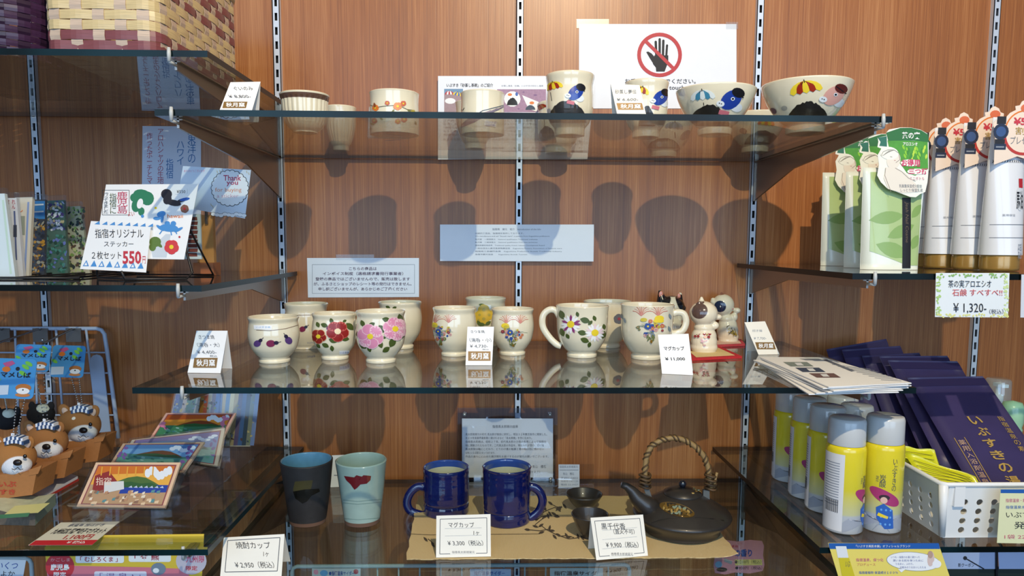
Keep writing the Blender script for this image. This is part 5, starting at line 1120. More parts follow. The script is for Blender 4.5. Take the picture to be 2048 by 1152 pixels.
def dog(label, u, v, w_, Y, tagbox, turn=0, fur=TAN, tagY=None):
    """(u, v) face centre, w_ head width in px at distance Y"""
    h = w_/2; f = h/38
    T = figure('dog_keychain', label, 'keychain', (u, v + 38*f + 20), Y,
        [(u, v, 38*f, 33*f, 0, .8), (u + 7*f + turn*4, v + 14*f, 24*f, 17*f, -.012*f, .8), (u - 2*f, v + 26*f, 34*f, 15*f, .002, .8), (u + turn*22*f, v+6*f, 20*f, 20*f, -.002, .8)],
        [(u + 8*f + turn*6, v + 25*f, -.020*f, 27*f, 'dfe3ea'), (u - 12*f + turn*3, v - 15*f, -.024*f, 6*f, 'e8e4dc'), (u + 20*f + turn*3, v - 12*f, -.022*f, 6*f, 'e8e4dc')], fur, (), .9, .0016, 0, .5)
    s = T.s; k = 0
    for sx, dv in ((-1, -26), (1, -24)):
        e = MB(); eu, ev = u + sx*26*f + turn*4, v + dv*f; e.ball(onY(eu, ev, Y + .002), (11*f/s, 5*f/s, 15*f/s), mat(fur, .9, bump=.5, vs_=900), 14, 10, Matrix.Rotation(sx*.5, 3, 'Y')); ear = T.part(e, 'ear')
        e = MB(); e.ball(onY(eu - sx*1*f, ev + 1, Y - .0025*f), (6*f/s, 3.5*f/s, 9*f/s), mat('c9b0a0', .9), 12, 8, Matrix.Rotation(sx*.5, 3, 'Y')); T.part(e, 'inner_ear', ear)
    yf = Y - 34*f/s*.72
    for sx in (-1, 1): e = MB(); e.ball(onY(u + 4*f + sx*17*f + turn*5, v - 2*f, yf - .001), (3.4*f/s, 2.4*f/s, 3.8*f/s), mat('120d0c', .2, coat=.6), 10, 8); T.part(e, 'eye')
    e = MB(); e.ball(onY(u + 8*f + turn*8, v + 9*f, yf - .012*f), (7.5*f/s, 4*f/s, 5.5*f/s), mat('1c1614', .35), 12, 8); T.part(e, 'nose')
    e = MB(); mu, mv = u + 8*f + turn*8, v + 17*f
    for sx in (-1, 1): e.tube([onY(mu, mv, yf - .0125*f), onY(mu + sx*5*f, mv + 5*f, yf - .012*f), onY(mu + sx*10*f, mv + 3*f, yf - .010*f)], .0005, INK, 5)
    T.part(e, 'mouth')
    e = MB(); L = 9; HB = [mat('e6eaf2', .8), mat('35507c', .8)]
    for i in range(L):
        x0 = u - 17*f + i*34*f/L + turn*3; x1 = x0 + 34*f/L; vv = v - 27*f - 4*f*sin(pi*(i+.5)/L)
        for r_ in range(2): e.prism([onY(a_, b_, Y - .016*f + (.003 if r_ == 0 else 0)) for a_, b_ in ((x0 + 2*r_, vv + r_*6*f - 6*f), (x1 + 2*r_, vv + r_*6*f - 6*f), (x1 + 2*r_, vv + r_*6*f), (x0 + 2*r_, vv + r_*6*f))], (0, .012*f, 0), HB[(i + r_) % 2])
    T.part(e, 'headband')
    # kraft box below the head
    bx = [(u - 44*f, v + 32*f), (u + 42*f, v + 24*f), (u + 34*f, v + 66*f), (u - 42*f, v + 76*f)]; e = MB(); KR = mat('a9713f', .8, var=.12, vs_=200)
    yb_ = Y - .022*f; e.prism([onY(a_, b_, yb_) for a_, b_ in bx], (0, .045*f, 0), KR)
    e.prism([onY(a_, b_, yb_ - .001) for a_, b_ in ((bx[1][0]-14*f, bx[1][1]-2*f), (bx[1][0]+9*f, bx[1][1]-10*f), (bx[1][0]+2*f, bx[1][1]+5*f), (bx[1][0]-14*f, bx[1][1]+8*f))], (0, .002, 0), KR); bo = T.part(e, 'kraft_box')
    a = PX(); a.t('いぶ', u - 26*f, v + 52*f, u + 6*f, v + 42*f, mat('b8442a', .7), 2, bold=.03); a.t('すき', u - 24*f, v + 66*f, u + 4*f, v + 56*f, mat('b8442a', .7), 2, bold=.03)
    e = MB(); a.flat(e, lambda p, q, t: onY(p, q, yb_ - t), .0002); T.part(e, 'lettering', bo)
    tY = tagY if tagY is not None else Y + .02
    tagcard(T, tagbox, tY); tx = (tagbox[0][0] + tagbox[1][0])/2
    chain(T, [(tx + 6, tagbox[1][1] - 2), (u + turn*3, v - 36*f)], tY, Y - .01*f); chain(T, [(tx + 20*f, tagbox[1][1] - 2), (u + 6*f + turn*3, v - 36*f)], tY, Y - .01*f)
    e = MB(); p = onY(u + turn*3, v - 36*f, Y - .008*f); e.box((-.002, -.001, -.004), (.002, .001, .006), HB[0], Matrix.Translation(p)); T.part(e, 'cord_loop')
    return T
dog('tan plush dog keychain with checked headband, the one beside the rack flat bar', 158, 851, 82, -.17, ((103, 690), (169, 754)), 0, tagY=-.12)
dog('tan plush dog keychain in the middle of the row, its snout turned aside', 92, 884, 82, -.25, ((30, 688), (100, 742)), -1, tagY=-.19)
dog('light tan plush dog keychain whose kraft box stands by the clear packets', 26, 915, 86, -.33, ((-14, 716), (70, 796)), 0, 'a5713c', tagY=-.31)
def black_dog(label, u, v, Y):
    T = figure('dog_keychain', label, 'keychain', (u, v + 30), Y, [(u, v, 26, 22, 0, .8), (u + 4, v - 12, 12, 8, -.004, 1)], [(u + 4, v - 14, -.010, 12, 'c8cfc4')], '14141a', (), .9, .0018, 0, .5)
    e = MB(); e.ball(onY(u - 18, v - 16, Y), (.006, .004, .008), mat('14141a', .9), 10, 8); T.part(e, 'ear'); e = MB(); e.ball(onY(u + 20, v - 16, Y), (.006, .004, .008), mat('14141a', .9), 10, 8); T.part(e, 'ear')
    chain(T, [(u - 6, v - 50), (u, v - 18)], Y, Y - .008)
black_dog('black plush dog keychain hanging behind the middle tan dog', 82, 828, -.13)
black_dog('black and pale plush dog keychain behind the light tan dog', 14, 838, -.2)

# acrylic step display with landscape magnets
def bil(cs, x, y):
    (ax, ay), (bx, by), (cx, cy), (dx, dy) = cs; return ((1-y)*((1-x)*ax + x*bx) + y*((1-x)*dx + x*cx), (1-y)*((1-x)*ay + x*by) + y*((1-x)*dy + x*cy))
def landscape(cs, sky, sky2, sea, border, mtn=('2f5a34', '8a4a28'), extra='town', side=None):
    a = PX(); Q = lambda *p: [bil(cs, x, y) for x, y in p]; m_ = lambda c: mat(c, .4, coat=.3)
    a.p(Q((.0, 0), (1, 0), (1, 1), (0, 1)), m_(border), 0); a.p(Q((.035, .05), (.965, .05), (.965, .95), (.035, .95)), m_('8a4a50'), 1)
    a.p(Q((.05, .08), (.95, .08), (.95, .45), (.05, .45)), m_(sky), 2); a.p(Q((.05, .28), (.95, .22), (.95, .5), (.05, .5)), m_(sky2), 3); a.p(Q((.05, .5), (.95, .5), (.95, .93), (.05, .93)), m_(sea), 3)
    for i in range(8): x = .66 + .035*i; a.p(ell(*bil(cs, x, .24 - .06*sin(i*1.1)), (cs[1][0]-cs[0][0])*.035, (cs[3][1]-cs[0][1])*.10), m_('dde4ec'), 4)
    pts = [(.25, .52), (.35, .42), (.45, .34), (.55, .31), (.66, .34), (.78, .44), (.86, .52)]; a.p(Q(*pts), m_(mtn[1]), 5)
    a.p(Q((.22, .56), (.34, .47), (.5, .43), (.62, .47), (.74, .45), (.88, .56)), m_(mtn[0]), 6)
    random.seed(len(extra) + int(cs[0][0]))
    if extra == 'town':
        a.p(Q((.42, .5), (.95, .5), (.95, .66), (.42, .7)), m_('24409a'), 5)
        for i in range(7): a.p(Q((.5+.06*i, .56), (.53+.06*i, .52), (.55+.06*i, .57)), m_('b8c4dc'), 6)
        for i in range(46): x, y = random.uniform(.06, .94), random.uniform(.62, .92); w_ = random.uniform(.02, .05); a.p(Q((x, y), (min(.95, x+w_), y-.02), (min(.95, x+w_), y+.05), (x, y+.05)), m_(('d9c0a0', 'b58a6a', '8a6a58', 'e0d4c0', '5a8a90')[i % 5]), 7 + i % 3)
        a.p(Q((.06, .3), (.2, .2), (.36, .45), (.3, .7), (.1, .62)), m_('8a2f30'), 6); a.p(Q((.2, .45), (.42, .42), (.46, .6), (.25, .7)), m_('cfd2d4'), 8); a.t('指宿', *bil(cs, .12, .52), *bil(cs, .26, .34), m_('e8d0c0'), 9)
        for i in range(7): x = .1 + .1*i; a.st(Q((x, .1), (x+.03, .3)), 2.5, m_('d8a040'), 6)
    else:
        for i in range(30): x, y = random.uniform(.05, .95), random.uniform(.58, .92); a.p(ell(*bil(cs, x, y), 4, 1.6, .2, 7), m_(('5a9a88', '3f7a80', '8ab0a8', '2f6a5a')[i % 4]), 6 + i % 3)
        for i in range(14): x, y = random.choice([random.uniform(.05, .16), random.uniform(.84, .95)]), random.uniform(.15, .9); a.p(ell(*bil(cs, x, y), 5, 3, i, 7), m_(side or '8a6aa8'), 7)
    return a
Zb = ZL3 + .0025
T = TH_('acrylic_step_display', onZ(330, 1000, ZL3), 'clear acrylic stepped stand holding the landscape magnets', 'display stand')
k = MB(); k.prism([onZ(u, v, ZL3) + Vector((0, 0, .0003)) for u, v in ((100, 1043), (345, 1050), (548, 884), (330, 884))], (0, 0, .002), ACR); T.part(k, 'base_plate')
mags = [('landscape magnet of a town under an orange sky, at the front of the acrylic stand', [(192, 925), (361, 925), (330, 1016), (153, 1013)], -.42, 42, ('c8702a', 'e0a848', 'b09070', 'd9b89a', ('2f5a34', '4a6a38'), 'town', None)),
    ('landscape magnet with violet borders and a blue sky, second from the front', [(246, 887), (409, 884), (366, 946), (222, 925)], -.36, 48, ('5a86b8', '7aa8d0', '5a9080', 'c8a888', ('3a5a38', '7a4a30'), 'sea', '7a5a9a')),
    ('violet landscape magnet in a clear sleeve under the orange sunset magnet', [(264, 880), (450, 856), (434, 934), (250, 905)], -.30, 30, ('7a6aa0', '6a86b8', '6a9a98', 'c8b8a0', ('3a5a58', '5a5a60'), 'sea', '6a5a9a')),
    ('landscape magnet of a green mountain at orange sunset, highest on the stand', [(332, 826), (472, 826), (448, 874), (300, 876)], -.24, 45, ('b85424', 'd88a30', '3a7a58', 'dca898', ('2a5a30', '7a3a20'), 'sea', 'c87a9a'))]
for i, (lab, cs, Y, ln, s_) in enumerate(mags):
    P0 = onY(*cs[3], Y); n = normal(ln, 0); pts = [hit(u, v, P0, n) for u, v in cs]
    M_ = TH_('landscape_magnet', (pts[2]+pts[3])/2, lab, 'magnet', 'landscape magnets on the acrylic stand'); k = MB(); k.prism(pts, -n*.004, mat('d8c0a8', .5)); M_.part(k, 'plate')
    k = MB(); a = landscape(cs, *s_); a.flat(k, lambda u, v, e: hit(u, v, P0, n) + n*e, .00008); M_.part(k, 'relief_picture')
    if i in (1, 2): k = MB(); k.prism([hit(u, v, P0, n) + n*.0012 for u, v in [(cs[0][0]-4, cs[0][1]-3), (cs[1][0]+5, cs[1][1]-3), (cs[2][0]+6, cs[2][1]+5), (cs[3][0]-2, cs[3][1]+5)]], n*.0004, clear('cellophane', (.93, .95, .97), .035, .22)); M_.part(k, 'clear_sleeve')
    bl, br = pts[3] - n*.005, pts[2] - n*.005; up = (pts[0]-pts[3]); ex = (br-bl).normalized()*.008
    for j, e_ in enumerate((bl - ex, )):
        k = MB(); k.prism([bl - ex, br + ex, br + ex + up*.9, bl - ex + up*.9], -n*.002, ACR); T.part(k, 'back_plate')
        b0, b1 = bl - ex, br + ex; k = MB(); k.prism([b0, b1, Vector((b1.x, b1.y, Zb)), Vector((b0.x, b0.y, Zb))], (0, -.002, 0), ACR); T.part(k, 'riser_plate')
        k = MB(); g = n*.016; k.prism([b0, b1, b1 + g, b0 + g], up.normalized()*-.002, ACR); T.part(k, 'ledge')
def stripes(a, x0, x1, y0, y1, cols, sk):
    n_ = len(cols); w_ = (x1-x0)/n_
    for i, c in enumerate(cols): a.p([(x0+i*w_+sk, y0), (x0+(i+1)*w_+sk, y0), (x0+(i+1)*w_, y1), (x0+i*w_, y1)], mat(c, .4, coat=.3), 1 + i % 2)
    return a
for lab, cs, Y, cols, sk in (('sleeved postcard plate with green and orange bands seen below the price tent', [(352, 786), (398, 786), (388, 832), (342, 832)], -.16, ['6a6a98', '4a5a78', 'b8a090', '2f6a34', '3f7a38'], 8),
    ('orange-banded sleeved plate standing beside the green-banded one', [(384, 785), (441, 785), (435, 832), (388, 832)], -.13, ['c8b080', 'd98a38', 'e06a48', 'c8b8a8', '7a5a68', '5a7ab8', '3a5a98'], 5),
    ('tall sleeved picture plate standing at the outer end of the acrylic stand', [(446, 778), (516, 778), (500, 893), (440, 893)], -.16, ['6a8ab0', 'd8c89a', 'b8a070', '6a5a78', '4a6a98', '3a4a58', '8a8a70', '7a8ab0'], 12)):
    P0 = onY(*cs[3], Y); n = normal(16, 0); M_ = TH_('picture_plate', hit(*cs[3], P0, n), lab, 'picture plate', None); pts = [hit(u, v, P0, n) for u, v in cs]
    k = MB(); k.prism(pts, -n*.004, mat('c8b8a0', .5)); M_.part(k, 'plate'); k = MB(); a = PX(); (x0, y0), (x1, _), _, (x3, y3) = cs
    stripes(a, x3+2, x3 + (x1-x0) - 2, y0+2, y3-2, cols, sk); pat(a, x3+6, y0+8, x1-6, y3-6, C_('c8b070', '3a4a58', '8a9ab0', '7a8a58', '5a3a30'), 26, int(x0), (1.5, 4)); a.flat(k, lambda u, v, e: hit(u, v, P0, n) + n*e, .0001); M_.part(k, 'relief_picture')
    k = MB(); k.prism([hit(u, v, P0, n) + n*.0015 for u, v in [(cs[0][0]-2, cs[0][1]-3), (cs[1][0]+5, cs[1][1]-3), (cs[2][0]+8, cs[2][1]+3), (cs[3][0]-2, cs[3][1]+3)]], n*.0004, clear('cellophane', (.93, .95, .97), .035, .22)); M_.part(k, 'clear_sleeve')
# price card lying at the shelf edge, boxes and packs
zc = ZL3 + .003
T = TH_('price_card', onZ(150, 1065, zc), 'white and red price card lying at the shelf edge before the town magnet', 'price card')
cs = [(122, 1046), (239, 1044), (184, 1090), (57, 1091)]; q = [onZ(u, v, zc) for u, v in cs]; k = MB(); k.prism(q, (0, 0, .0008), mat('dcdccc', .6)); T.part(k, 'card')
a = PX(); a.p([bil(cs, 0, .78), bil(cs, 1, .78), bil(cs, 1, 1), bil(cs, 0, 1)], mat('c8202c', .5), 1)
def tq(a, t, x0, y0, x1, y1, m):
    V, Fc = glyphs(t, .02); A0, B0 = min(p[0] for p in V), max(p[0] for p in V); C0, D0 = min(p[1] for p in V), max(p[1] for p in V)
    a.items.append(('t', ([bil(cs, x0 + (x1-x0)*(p[0]-A0)/(B0-A0), y1 + (y0-y1)*(p[1]-C0)/(D0-C0)) for p in V], Fc), m, 2))
tq(a, '鹿児島 絵はがき', .2, .06, .8, .18, G2); tq(a, '九州伝統 薩摩切子マグネット', .08, .26, .95, .5, INK); tq(a, '1,100円', .4, .54, .85, .76, RED); tq(a, '¥ 税込', .55, .82, .85, .94, WHITE)
k = MB(); a.flat(k, lambda u, v, e: onZ(u, v, zc + .0009) + Vector((0, 0, e)), .0001); T.part(k, 'lettering')
T = TH_('white_box', onZ(90, 1000, ZL3), 'long narrow white carton lying below the middle dog keychain', 'carton'); q = [onZ(u, v, ZL3) + Vector((0, 0, .0005)) for u, v in ((40, 1006), (78, 1006), (156, 962), (134, 955))]; k = MB(); k.prism(q, (0, 0, .008), mat('cdd2dc', .6)); T.part(k, 'carton')
k = MB(); k.prism([q[1] + Vector((.001, 0, .0)), q[2] + Vector((.001, 0, 0)), q[2] + Vector((.001, 0, .004)), q[1] + Vector((.001, 0, .004))], (.0006, 0, 0), mat('a8302a', .6)); T.part(k, 'red_stripe')
for lab, cs_, h0, h1, c1, c2 in (('folded green-edged pack in clear film lying at the shelf end', [(-40, 1050), (70, 1052), (112, 1010), (-10, 1008)], .0005, .018, '7f968c', 'dfe4c8'), ):
    T = TH_('film_pack', onZ(30, 1030, ZL3), lab, 'packet'); q = [onZ(u, v, ZL3) + Vector((0, 0, h0)) for u, v in cs_]
    k = MB(); N_ = 12; V = []
    for j in range(N_+1):
        t = j/N_; wv_ = .003*sin(t*pi*2.2) ; V += [(q[0]*(1-t) + q[1]*t) + Vector((0, 0, 0)), (q[3]*(1-t) + q[2]*t), (q[0]*(1-t) + q[1]*t) + Vector((0, .003, h1 + wv_)), (q[3]*(1-t) + q[2]*t) + Vector((0, 0, h1 + wv_ - .002))]
    k.add(V, [(4*j, 4*j+4, 4*j+6, 4*j+2) for j in range(N_)], mat('5a5248', .5, var=.4, vs_=200)); k.add(V, [(4*j+2, 4*j+6, 4*j+7, 4*j+3) for j in range(N_)], mat('c9d2b8', .4, var=.3, vs_=80)); k.add(V, [(4*j+1, 4*j+3, 4*j+7, 4*j+5) for j in range(N_)] + [(0, 2, 3, 1), (4*N_, 4*N_+1, 4*N_+3, 4*N_+2)], mat(c1, .5)); T.part(k, 'folded_goods')
    a = PX(); a.p([(30, 1012), (100, 1006), (76, 1026), (8, 1030)], mat('dfe09a', .4), 1); a.p([(0, 1030), (60, 1026), (56, 1034), (-4, 1038)], mat('2f8a6a', .4), 2)
    k = MB(); a.flat(k, lambda u, v, e: onZ(u, v, ZL3 + h1 + .0045) + Vector((0, 0, e))); T.part(k, 'label')

# ================================================================ RIGHT UPPER SHELF: green pouches, white tubes
PGR = mat('a9c184', .3, coat=.5, var=.08, vs_=30); PGD = mat('86a861', .35); PWH = mat('dfe6dc', .3, coat=.3)
def pouch(label, u0, u1, Y, v_top, sgn=1):
    zb = ZR1 + .0004; L = onY(u0, 540, Y); Rr = onY(u1, 540, Y); Tp = onY(u0, v_top, Y); W_ = Rr.x - L.x; H_ = Tp.z - zb
    T = TH_('refill_pouch', ((L.x+Rr.x)/2, Y, ZR1), label, 'pouch', 'green refill pouches'); xc = (L.x+Rr.x)/2
    k = MB(); N_, M_ = 14, 16; V = []
    for s in (-1, 1):
        for j in range(M_+1):
            z = j/M_; wz = W_*(.93 + .07*z); dep = .019*(1-z)**.7*(1 if z < .98 else 0)
            for i in range(N_+1):
                x = i/N_*2 - 1; V.append((xc + x*wz/2, Y + s*(dep*max(0, 1 - abs(x)**3)**.5 + .0007), zb + z*H_))
    o = (N_+1)*(M_+1); F_ = []
    for b in (0, 1): F_ += [(b*o + j*(N_+1) + i, b*o + j*(N_+1) + i+1, b*o + (j+1)*(N_+1) + i+1, b*o + (j+1)*(N_+1) + i) for j in range(M_) for i in range(N_)]
    F_ += [(j*(N_+1), (j+1)*(N_+1), o + (j+1)*(N_+1), o + j*(N_+1)) for j in range(M_)] + [(j*(N_+1)+N_, (j+1)*(N_+1)+N_, o + (j+1)*(N_+1)+N_, o + j*(N_+1)+N_) for j in range(M_)] + [(M_*(N_+1)+i, M_*(N_+1)+i+1, o + M_*(N_+1)+i+1, o + M_*(N_+1)+i) for i in range(N_)] + [(i, i+1, o+i+1, o+i) for i in range(N_)]
    k.add(V, F_, PWH, True); T.part(k, 'pouch_body')
    f = (W_/122)  # metres per design px; design space = the nearest pouch's pixels
    def G(x, y, e):
        X = xc + (x - 1777)*f; z = (540-y)*(H_/(540-335)); q = min(1, max(0, z/H_)); xr = (X-xc)/(W_*(.93+.07*q)/2); dep = .019*(1-q)**.7*max(0, 1-min(1, abs(xr))**3)**.5 if z < H_*.98 else 0
        return Vector((X, Y - dep - .001 - e, zb + z))
    a = A(1620, 250, 3.716)
    for i in range(12):
        x0, x1 = 405 + i*32, 405 + (i+1)*32; bt = lambda x: min(1040, 925 + (x-370)*.40) if x < 640 else 1045; a.p([(x0, 350), (x1, 350), (x1 - max(0, x1-640)*.2, bt(x1)), (x0 - max(0, x0-640)*.2, bt(x0))], PGR, 0)
    for x, y, L_, w_, r in ((520, 690, 250, 95, -.15), (620, 790, 220, 90, -.45), (560, 930, 250, 110, .35), (740, 640, 130, 60, -.9), (730, 870, 120, 70, -1.1)): a.p(leaf(x, y, L_, w_, r), PGD, 1)
    a.p(rect(628, 540, 692, 1065), mat('1d1a1c', .4), 3); a.t('Oil Mask Cream', 0, 0, 1, 1, GOLD, 4) if 0 else None
    V2, F2 = glyphs('Jeah Nail Cosme', 0, .2); mx_, my_ = max(p[0] for p in V2), max(p[1] for p in V2)
    a.items.append(('t', ([(652 + p[1]/my_*22, 575 + p[0]/mx_*300) for p in V2], F2), mat('6a5a48', .4), 4))
    k = MB(); a.curved(k, lambda x, y, e: G(x, y, e), .00015); T.part(k, 'label_print')
    # header card hooked over the top
    a = A(1620, 250, 3.716); HG = mat('4f9a3c', .45, var=.25, vs_=120); HD = mat('2f6f3f', .45); HS = mat('e8ece4', .5); SK = mat('e3ddd2', .5)
    yc = Y - .004
    outl = [(500, 60), (520, 38), (600, 22), (680, 22), (750, 38), (798, 66), (805, 140), (800, 330), (788, 430), (770, 500), (735, 515), (700, 540), (660, 538), (600, 515), (560, 500), (500, 480), (450, 430), (425, 380), (440, 300), (432, 230), (460, 180), (432, 170), (440, 130), (435, 100), (500, 85)]
    D = lambda x, y, e=0: Vector((xc + (1620 + x/3.716 - 1777)*f, yc - .015*(y-22)/520 - e, zb + (540 - 250 - y/3.716)*(H_/(540-335))))
    k = MB(); k.prism([D(x, y) for x, y in outl], (0, .0005, 0), HS); hc = T.part(k, 'header_card')
    a.p([(505, 120), (798, 120), (795, 330), (700, 380), (640, 360), (600, 300), (520, 200)], HG, 1); a.p([(498, 62), (600, 26), (680, 24), (752, 42), (800, 72), (806, 130), (700, 118), (510, 122)], HD, 2); a.p([(435, 100), (500, 88), (500, 165), (445, 160), (455, 130)], mat('2f6f5f', .45), 3)
    random.seed(3)
    for i in range(22): a.p(leaf(620 + (i*29) % 165, 170 + (i*41) % 90, 42, 16, 1.2 + (i % 3)*.3), mat(('8ac83a', '3f8a3a', 'b8d84a')[i % 3], .5), 2 + i % 2)
    a.t('茶の実', 610, 108, 742, 55, WHITE, 5, bold=.02); a.t('アロエシオ', 616, 158, 722, 132, WHITE, 5, bold=.02)
    a.p(ell(545, 265, 50, 70, .2, 18), SK, 3); a.p(ell(515, 215, 68, 48, .1, 18), HS, 3); a.p([(490, 320), (560, 320), (640, 370), (700, 440), (720, 500), (600, 510), (500, 480), (470, 400)], SK, 4)
    a.st([(455, 235), (470, 205), (510, 188), (550, 190), (585, 215), (590, 262), (560, 285)], 3, mat('8a8078', .5), 6); a.st([(485, 325), (478, 380), (495, 430), (520, 500)], 3, mat('8a8078', .5), 6); a.st([(555, 325), (600, 350), (650, 400), (700, 420)], 3, mat('8a8078', .5), 6)
    for i in range(5): a.st([(465 + i*10, 235 - i*9), (520 + i*8, 200 - i*2)], 3, mat('8d8880', .5), 5)
    a.st([(520, 240), (535, 243)], 3, mat('8a8078', .5), 6); a.st([(548, 268), (560, 268)], 3, mat('b86a6a', .5), 6)
    a.p(ell(665, 285, 72, 26), HS, 5); a.t('お得用', 600, 315, 735, 258, mat('c83a6a', .5), 6, bold=.03); a.p(ell(715, 350, 75, 22), HS, 5); a.t('三つ折', 650, 370, 790, 325, mat('c83a6a', .5), 6, bold=.03); a.t('ミニボトル', 660, 412, 765, 388, mat('d88aa0', .5), 6)
    a.t('乳酸菌保湿成分配合', 580, 470, 745, 445, G2, 6); a.t('しっとり保湿乳液', 588, 500, 750, 476, G2, 6)
    k = MB(); a.o = (0, 0, 1); a.flat(k, lambda x, y, e: D(x, y, e), .00012); T.part(k, 'print', hc)
pouch('green leaf-print refill pouch standing next to the white tubes, black stripe fully visible', 1716, 1838, -.33, 335)
pouch('green leaf-print refill pouch between the other two pouches', 1683, 1799, -.25, 343)
pouch('green leaf-print refill pouch at the back of the row under the shelf bracket', 1637, 1748, -.15, 345)
TW = mat('dfe2e8', .25, coat=.5); CG = mat('a8823f', .25, .35, coat=.6)
hT = onY(1975, 235, -.36).z - ZR1
def ctube(label, u_left, Y):
    W_ = .056; L = onY(u_left, 520, Y); xc = L.x + W_/2; T = TH_('cosmetic_tube', (xc, Y, ZR1), label, 'tube', 'white cosmetic tubes'); z0 = ZR1 + .0004
    k = MB(); k.lathe([(.022, 0), (.025, .001), (.0255, .004), (.0255, .021), (.0247, .023)], CG, 40, c=(xc, Y, z0)); T.part(k, 'gold_cap')
    k = MB(); V = []; N_, M_ = 40, 14; zb = .023; ht = hT
    for j in range(M_+1):
        t = j/M_; z = zb + (ht-zb)*t; a_ = .028*(1 - .16*t**2.2); b_ = .0268*(1-t)**.75 + .0009
        for i in range(N_): an = 2*pi*i/N_; V.append((xc + a_*cos(an), Y + b_*sin(an), z0 + z))
    k.add(V, [(j*N_+i, j*N_+(i+1) % N_, (j+1)*N_+(i+1) % N_, (j+1)*N_+i) for j in range(M_) for i in range(N_)], TW, True); k.add(V, [tuple(range(N_))[::-1], tuple(M_*N_+i for i in range(N_))], TW); T.part(k, 'tube_body')
    def S_(fx, fz, e):
        t = max(0, (fz*ht - zb)/(ht-zb)); a_ = .028*(1 - .16*t**2.2); b_ = .0268*(1-t)**.75 + .0009; x = max(-.98, min(.98, fx)); an = -pi/2 + asin(x)
        return Vector((xc + (a_+e)*cos(an), Y + (b_+e+.0003)*sin(an), z0 + fz*ht))
    a = A(0, 0, 1)
    for z_ in (.215, .30): a.p(rect(-.9, z_, .9, z_ + .004), mat('6a7078', .5), 1)
    for i in range(15): x = -.92 + i*.125; a.p([(x, .70), (x+.09, .715), (x+.10, .722), (x+.01, .708)], INK2, 1); a.p([(x+.02, .72), (x+.08, .70), (x+.085, .704), (x+.03, .725)], INK2, 1)
    a.t('馬油', .18, .40, .62, .52, INK, 2, bold=.02); a.t('保湿乳', .25, .08, .55, .18, GREY, 2); a.p(rect(.35, .54, .62, .60), RED, 2); a.t('薬用保湿', -.5, .355, .1, .37, GREY, 2); a.p(ell(.4, .47, .25, .08), mat('d0d4da', .5), 1)
    k = MB(); a.curved(k, S_, .0001); T.part(k, 'label_print')
    # crown-shaped price header behind the tube
    f = .00066; D = lambda x, y, e=0: Vector((xc - .028 - .008 + x*f, Y - .017 - e, z0 + ht + .022 + (-8-y)*f))
    outl = [(10, 130), (8, 60), (2, 45), (8, 35), (22, 38), (38, 20), (50, 14), (48, 6), (58, 4), (62, -4), (70, -8), (80, -3), (84, 5), (92, 8), (92, 16), (105, 25), (118, 42), (122, 60), (124, 90), (118, 110), (80, 118), (60, 112)]
    k = MB(); k.prism([D(x, y) for x, y in outl], (0, .0005, 0), mat('ecd9c8', .5)); hc = T.part(k, 'header_card'); a = A(0, 0, 1)
    for i in range(16):
        t0, t1 = pi + pi*i/16, pi + pi*(i+1)/16; a.p([(72+44*cos(t0), 58+44*sin(t0)), (72+44*cos(t1), 58+44*sin(t1)), (72+41*cos(t1), 58+41*sin(t1)), (72+41*cos(t0), 58+41*sin(t0))], ORG, 1)
        t0, t1 = pi*i/16, pi*(i+1)/16; a.p([(72+46*cos(t0), 66+44*sin(t0)), (72+46*cos(t1), 66+44*sin(t1)), (72+40*cos(t1), 66+38*sin(t1)), (72+40*cos(t0), 66+38*sin(t0))], mat('b83a34', .5), 2)
    a.p(rect(10, 28, 30, 44), INK, 3); a.p(ell(20, 60, 17), mat('28324a', .4), 4); a.p(ell(20, 60, 11), mat('3f5a8a', .3), 5); a.p(rect(8, 76, 30, 92), INK, 3); a.p(rect(7, 86, 33, 98), mat('28324a', .4), 4); a.p(rect(11, 91, 29, 94), GREY, 5)
    a.p(ell(72, 10, 12, 9), mat('d8704a', .5), 2); a.t('¥500', 46, 46, 100, 30, mat('c83a4a', .5), 3, bold=.03); a.t('割引', 52, 66, 96, 50, mat('a88a3a', .5), 3); a.t('プレゼント', 42, 86, 104, 70, G2, 3)
    k = MB(); a.flat(k, lambda x, y, e: D(x, y, e), .0001); T.part(k, 'print', hc)
ctube('white cosmetic tube with gold cap half hidden by the front green pouch', 1817, -.21)
ctube('white cosmetic tube with gold cap second from the pouches', 1849, -.26)
ctube('white cosmetic tube with gold cap between two others', 1905, -.31)
ctube('white cosmetic tube with gold cap cut by the frame edge, the tallest in view', 1961, -.36)
# price cards hanging from this shelf
n = NW; P0 = Vector((0, -.4735, 0))
a = PX(); random.seed(11)
for i in range(150):
    s_ = random.random(); x, y = ((random.uniform(1873, 1881), random.uniform(548, 634)), (random.uniform(2008, 2016), random.uniform(548, 634)), (random.uniform(1873, 2016), random.uniform(548, 555)), (random.uniform(1873, 2016), random.uniform(628, 634)))[i % 4]
    a.p(ell(x, y, 2.6, 1.8, i, 6), mat(('a8c87a', 'c9dc9a', '8ab46a', 'd8d88a')[i % 4], .6), 1 + i % 2)
a.t('茶の実アロエシオ', 1896, 575, 1982, 560, INK, 3); a.t('石鹸 すべすべ!!', 1904, 592, 2004, 578, mat('c84a4a', .5), 3); a.t('¥ 1,320-', 1906, 627, 1972, 606, INK, 3); a.t('（税込）', 1978, 628, 2006, 618, INK2, 3)
sheet('price_card', 'green leaf-bordered price card hanging below the pouch and tube shelf', 'price card', [(1872, 546), (2019, 546), (2016, 635), (1870, 634)], P0, n, a, mat('dfe6ea', .5))
sheet('price_card', 'plain pale price card hanging below the tube shelf, cut by the frame edge', 'price card', [(2043, 549), (2120, 549), (2118, 636), (2041, 635)], P0, n, None, mat('cdd2dc', .5))

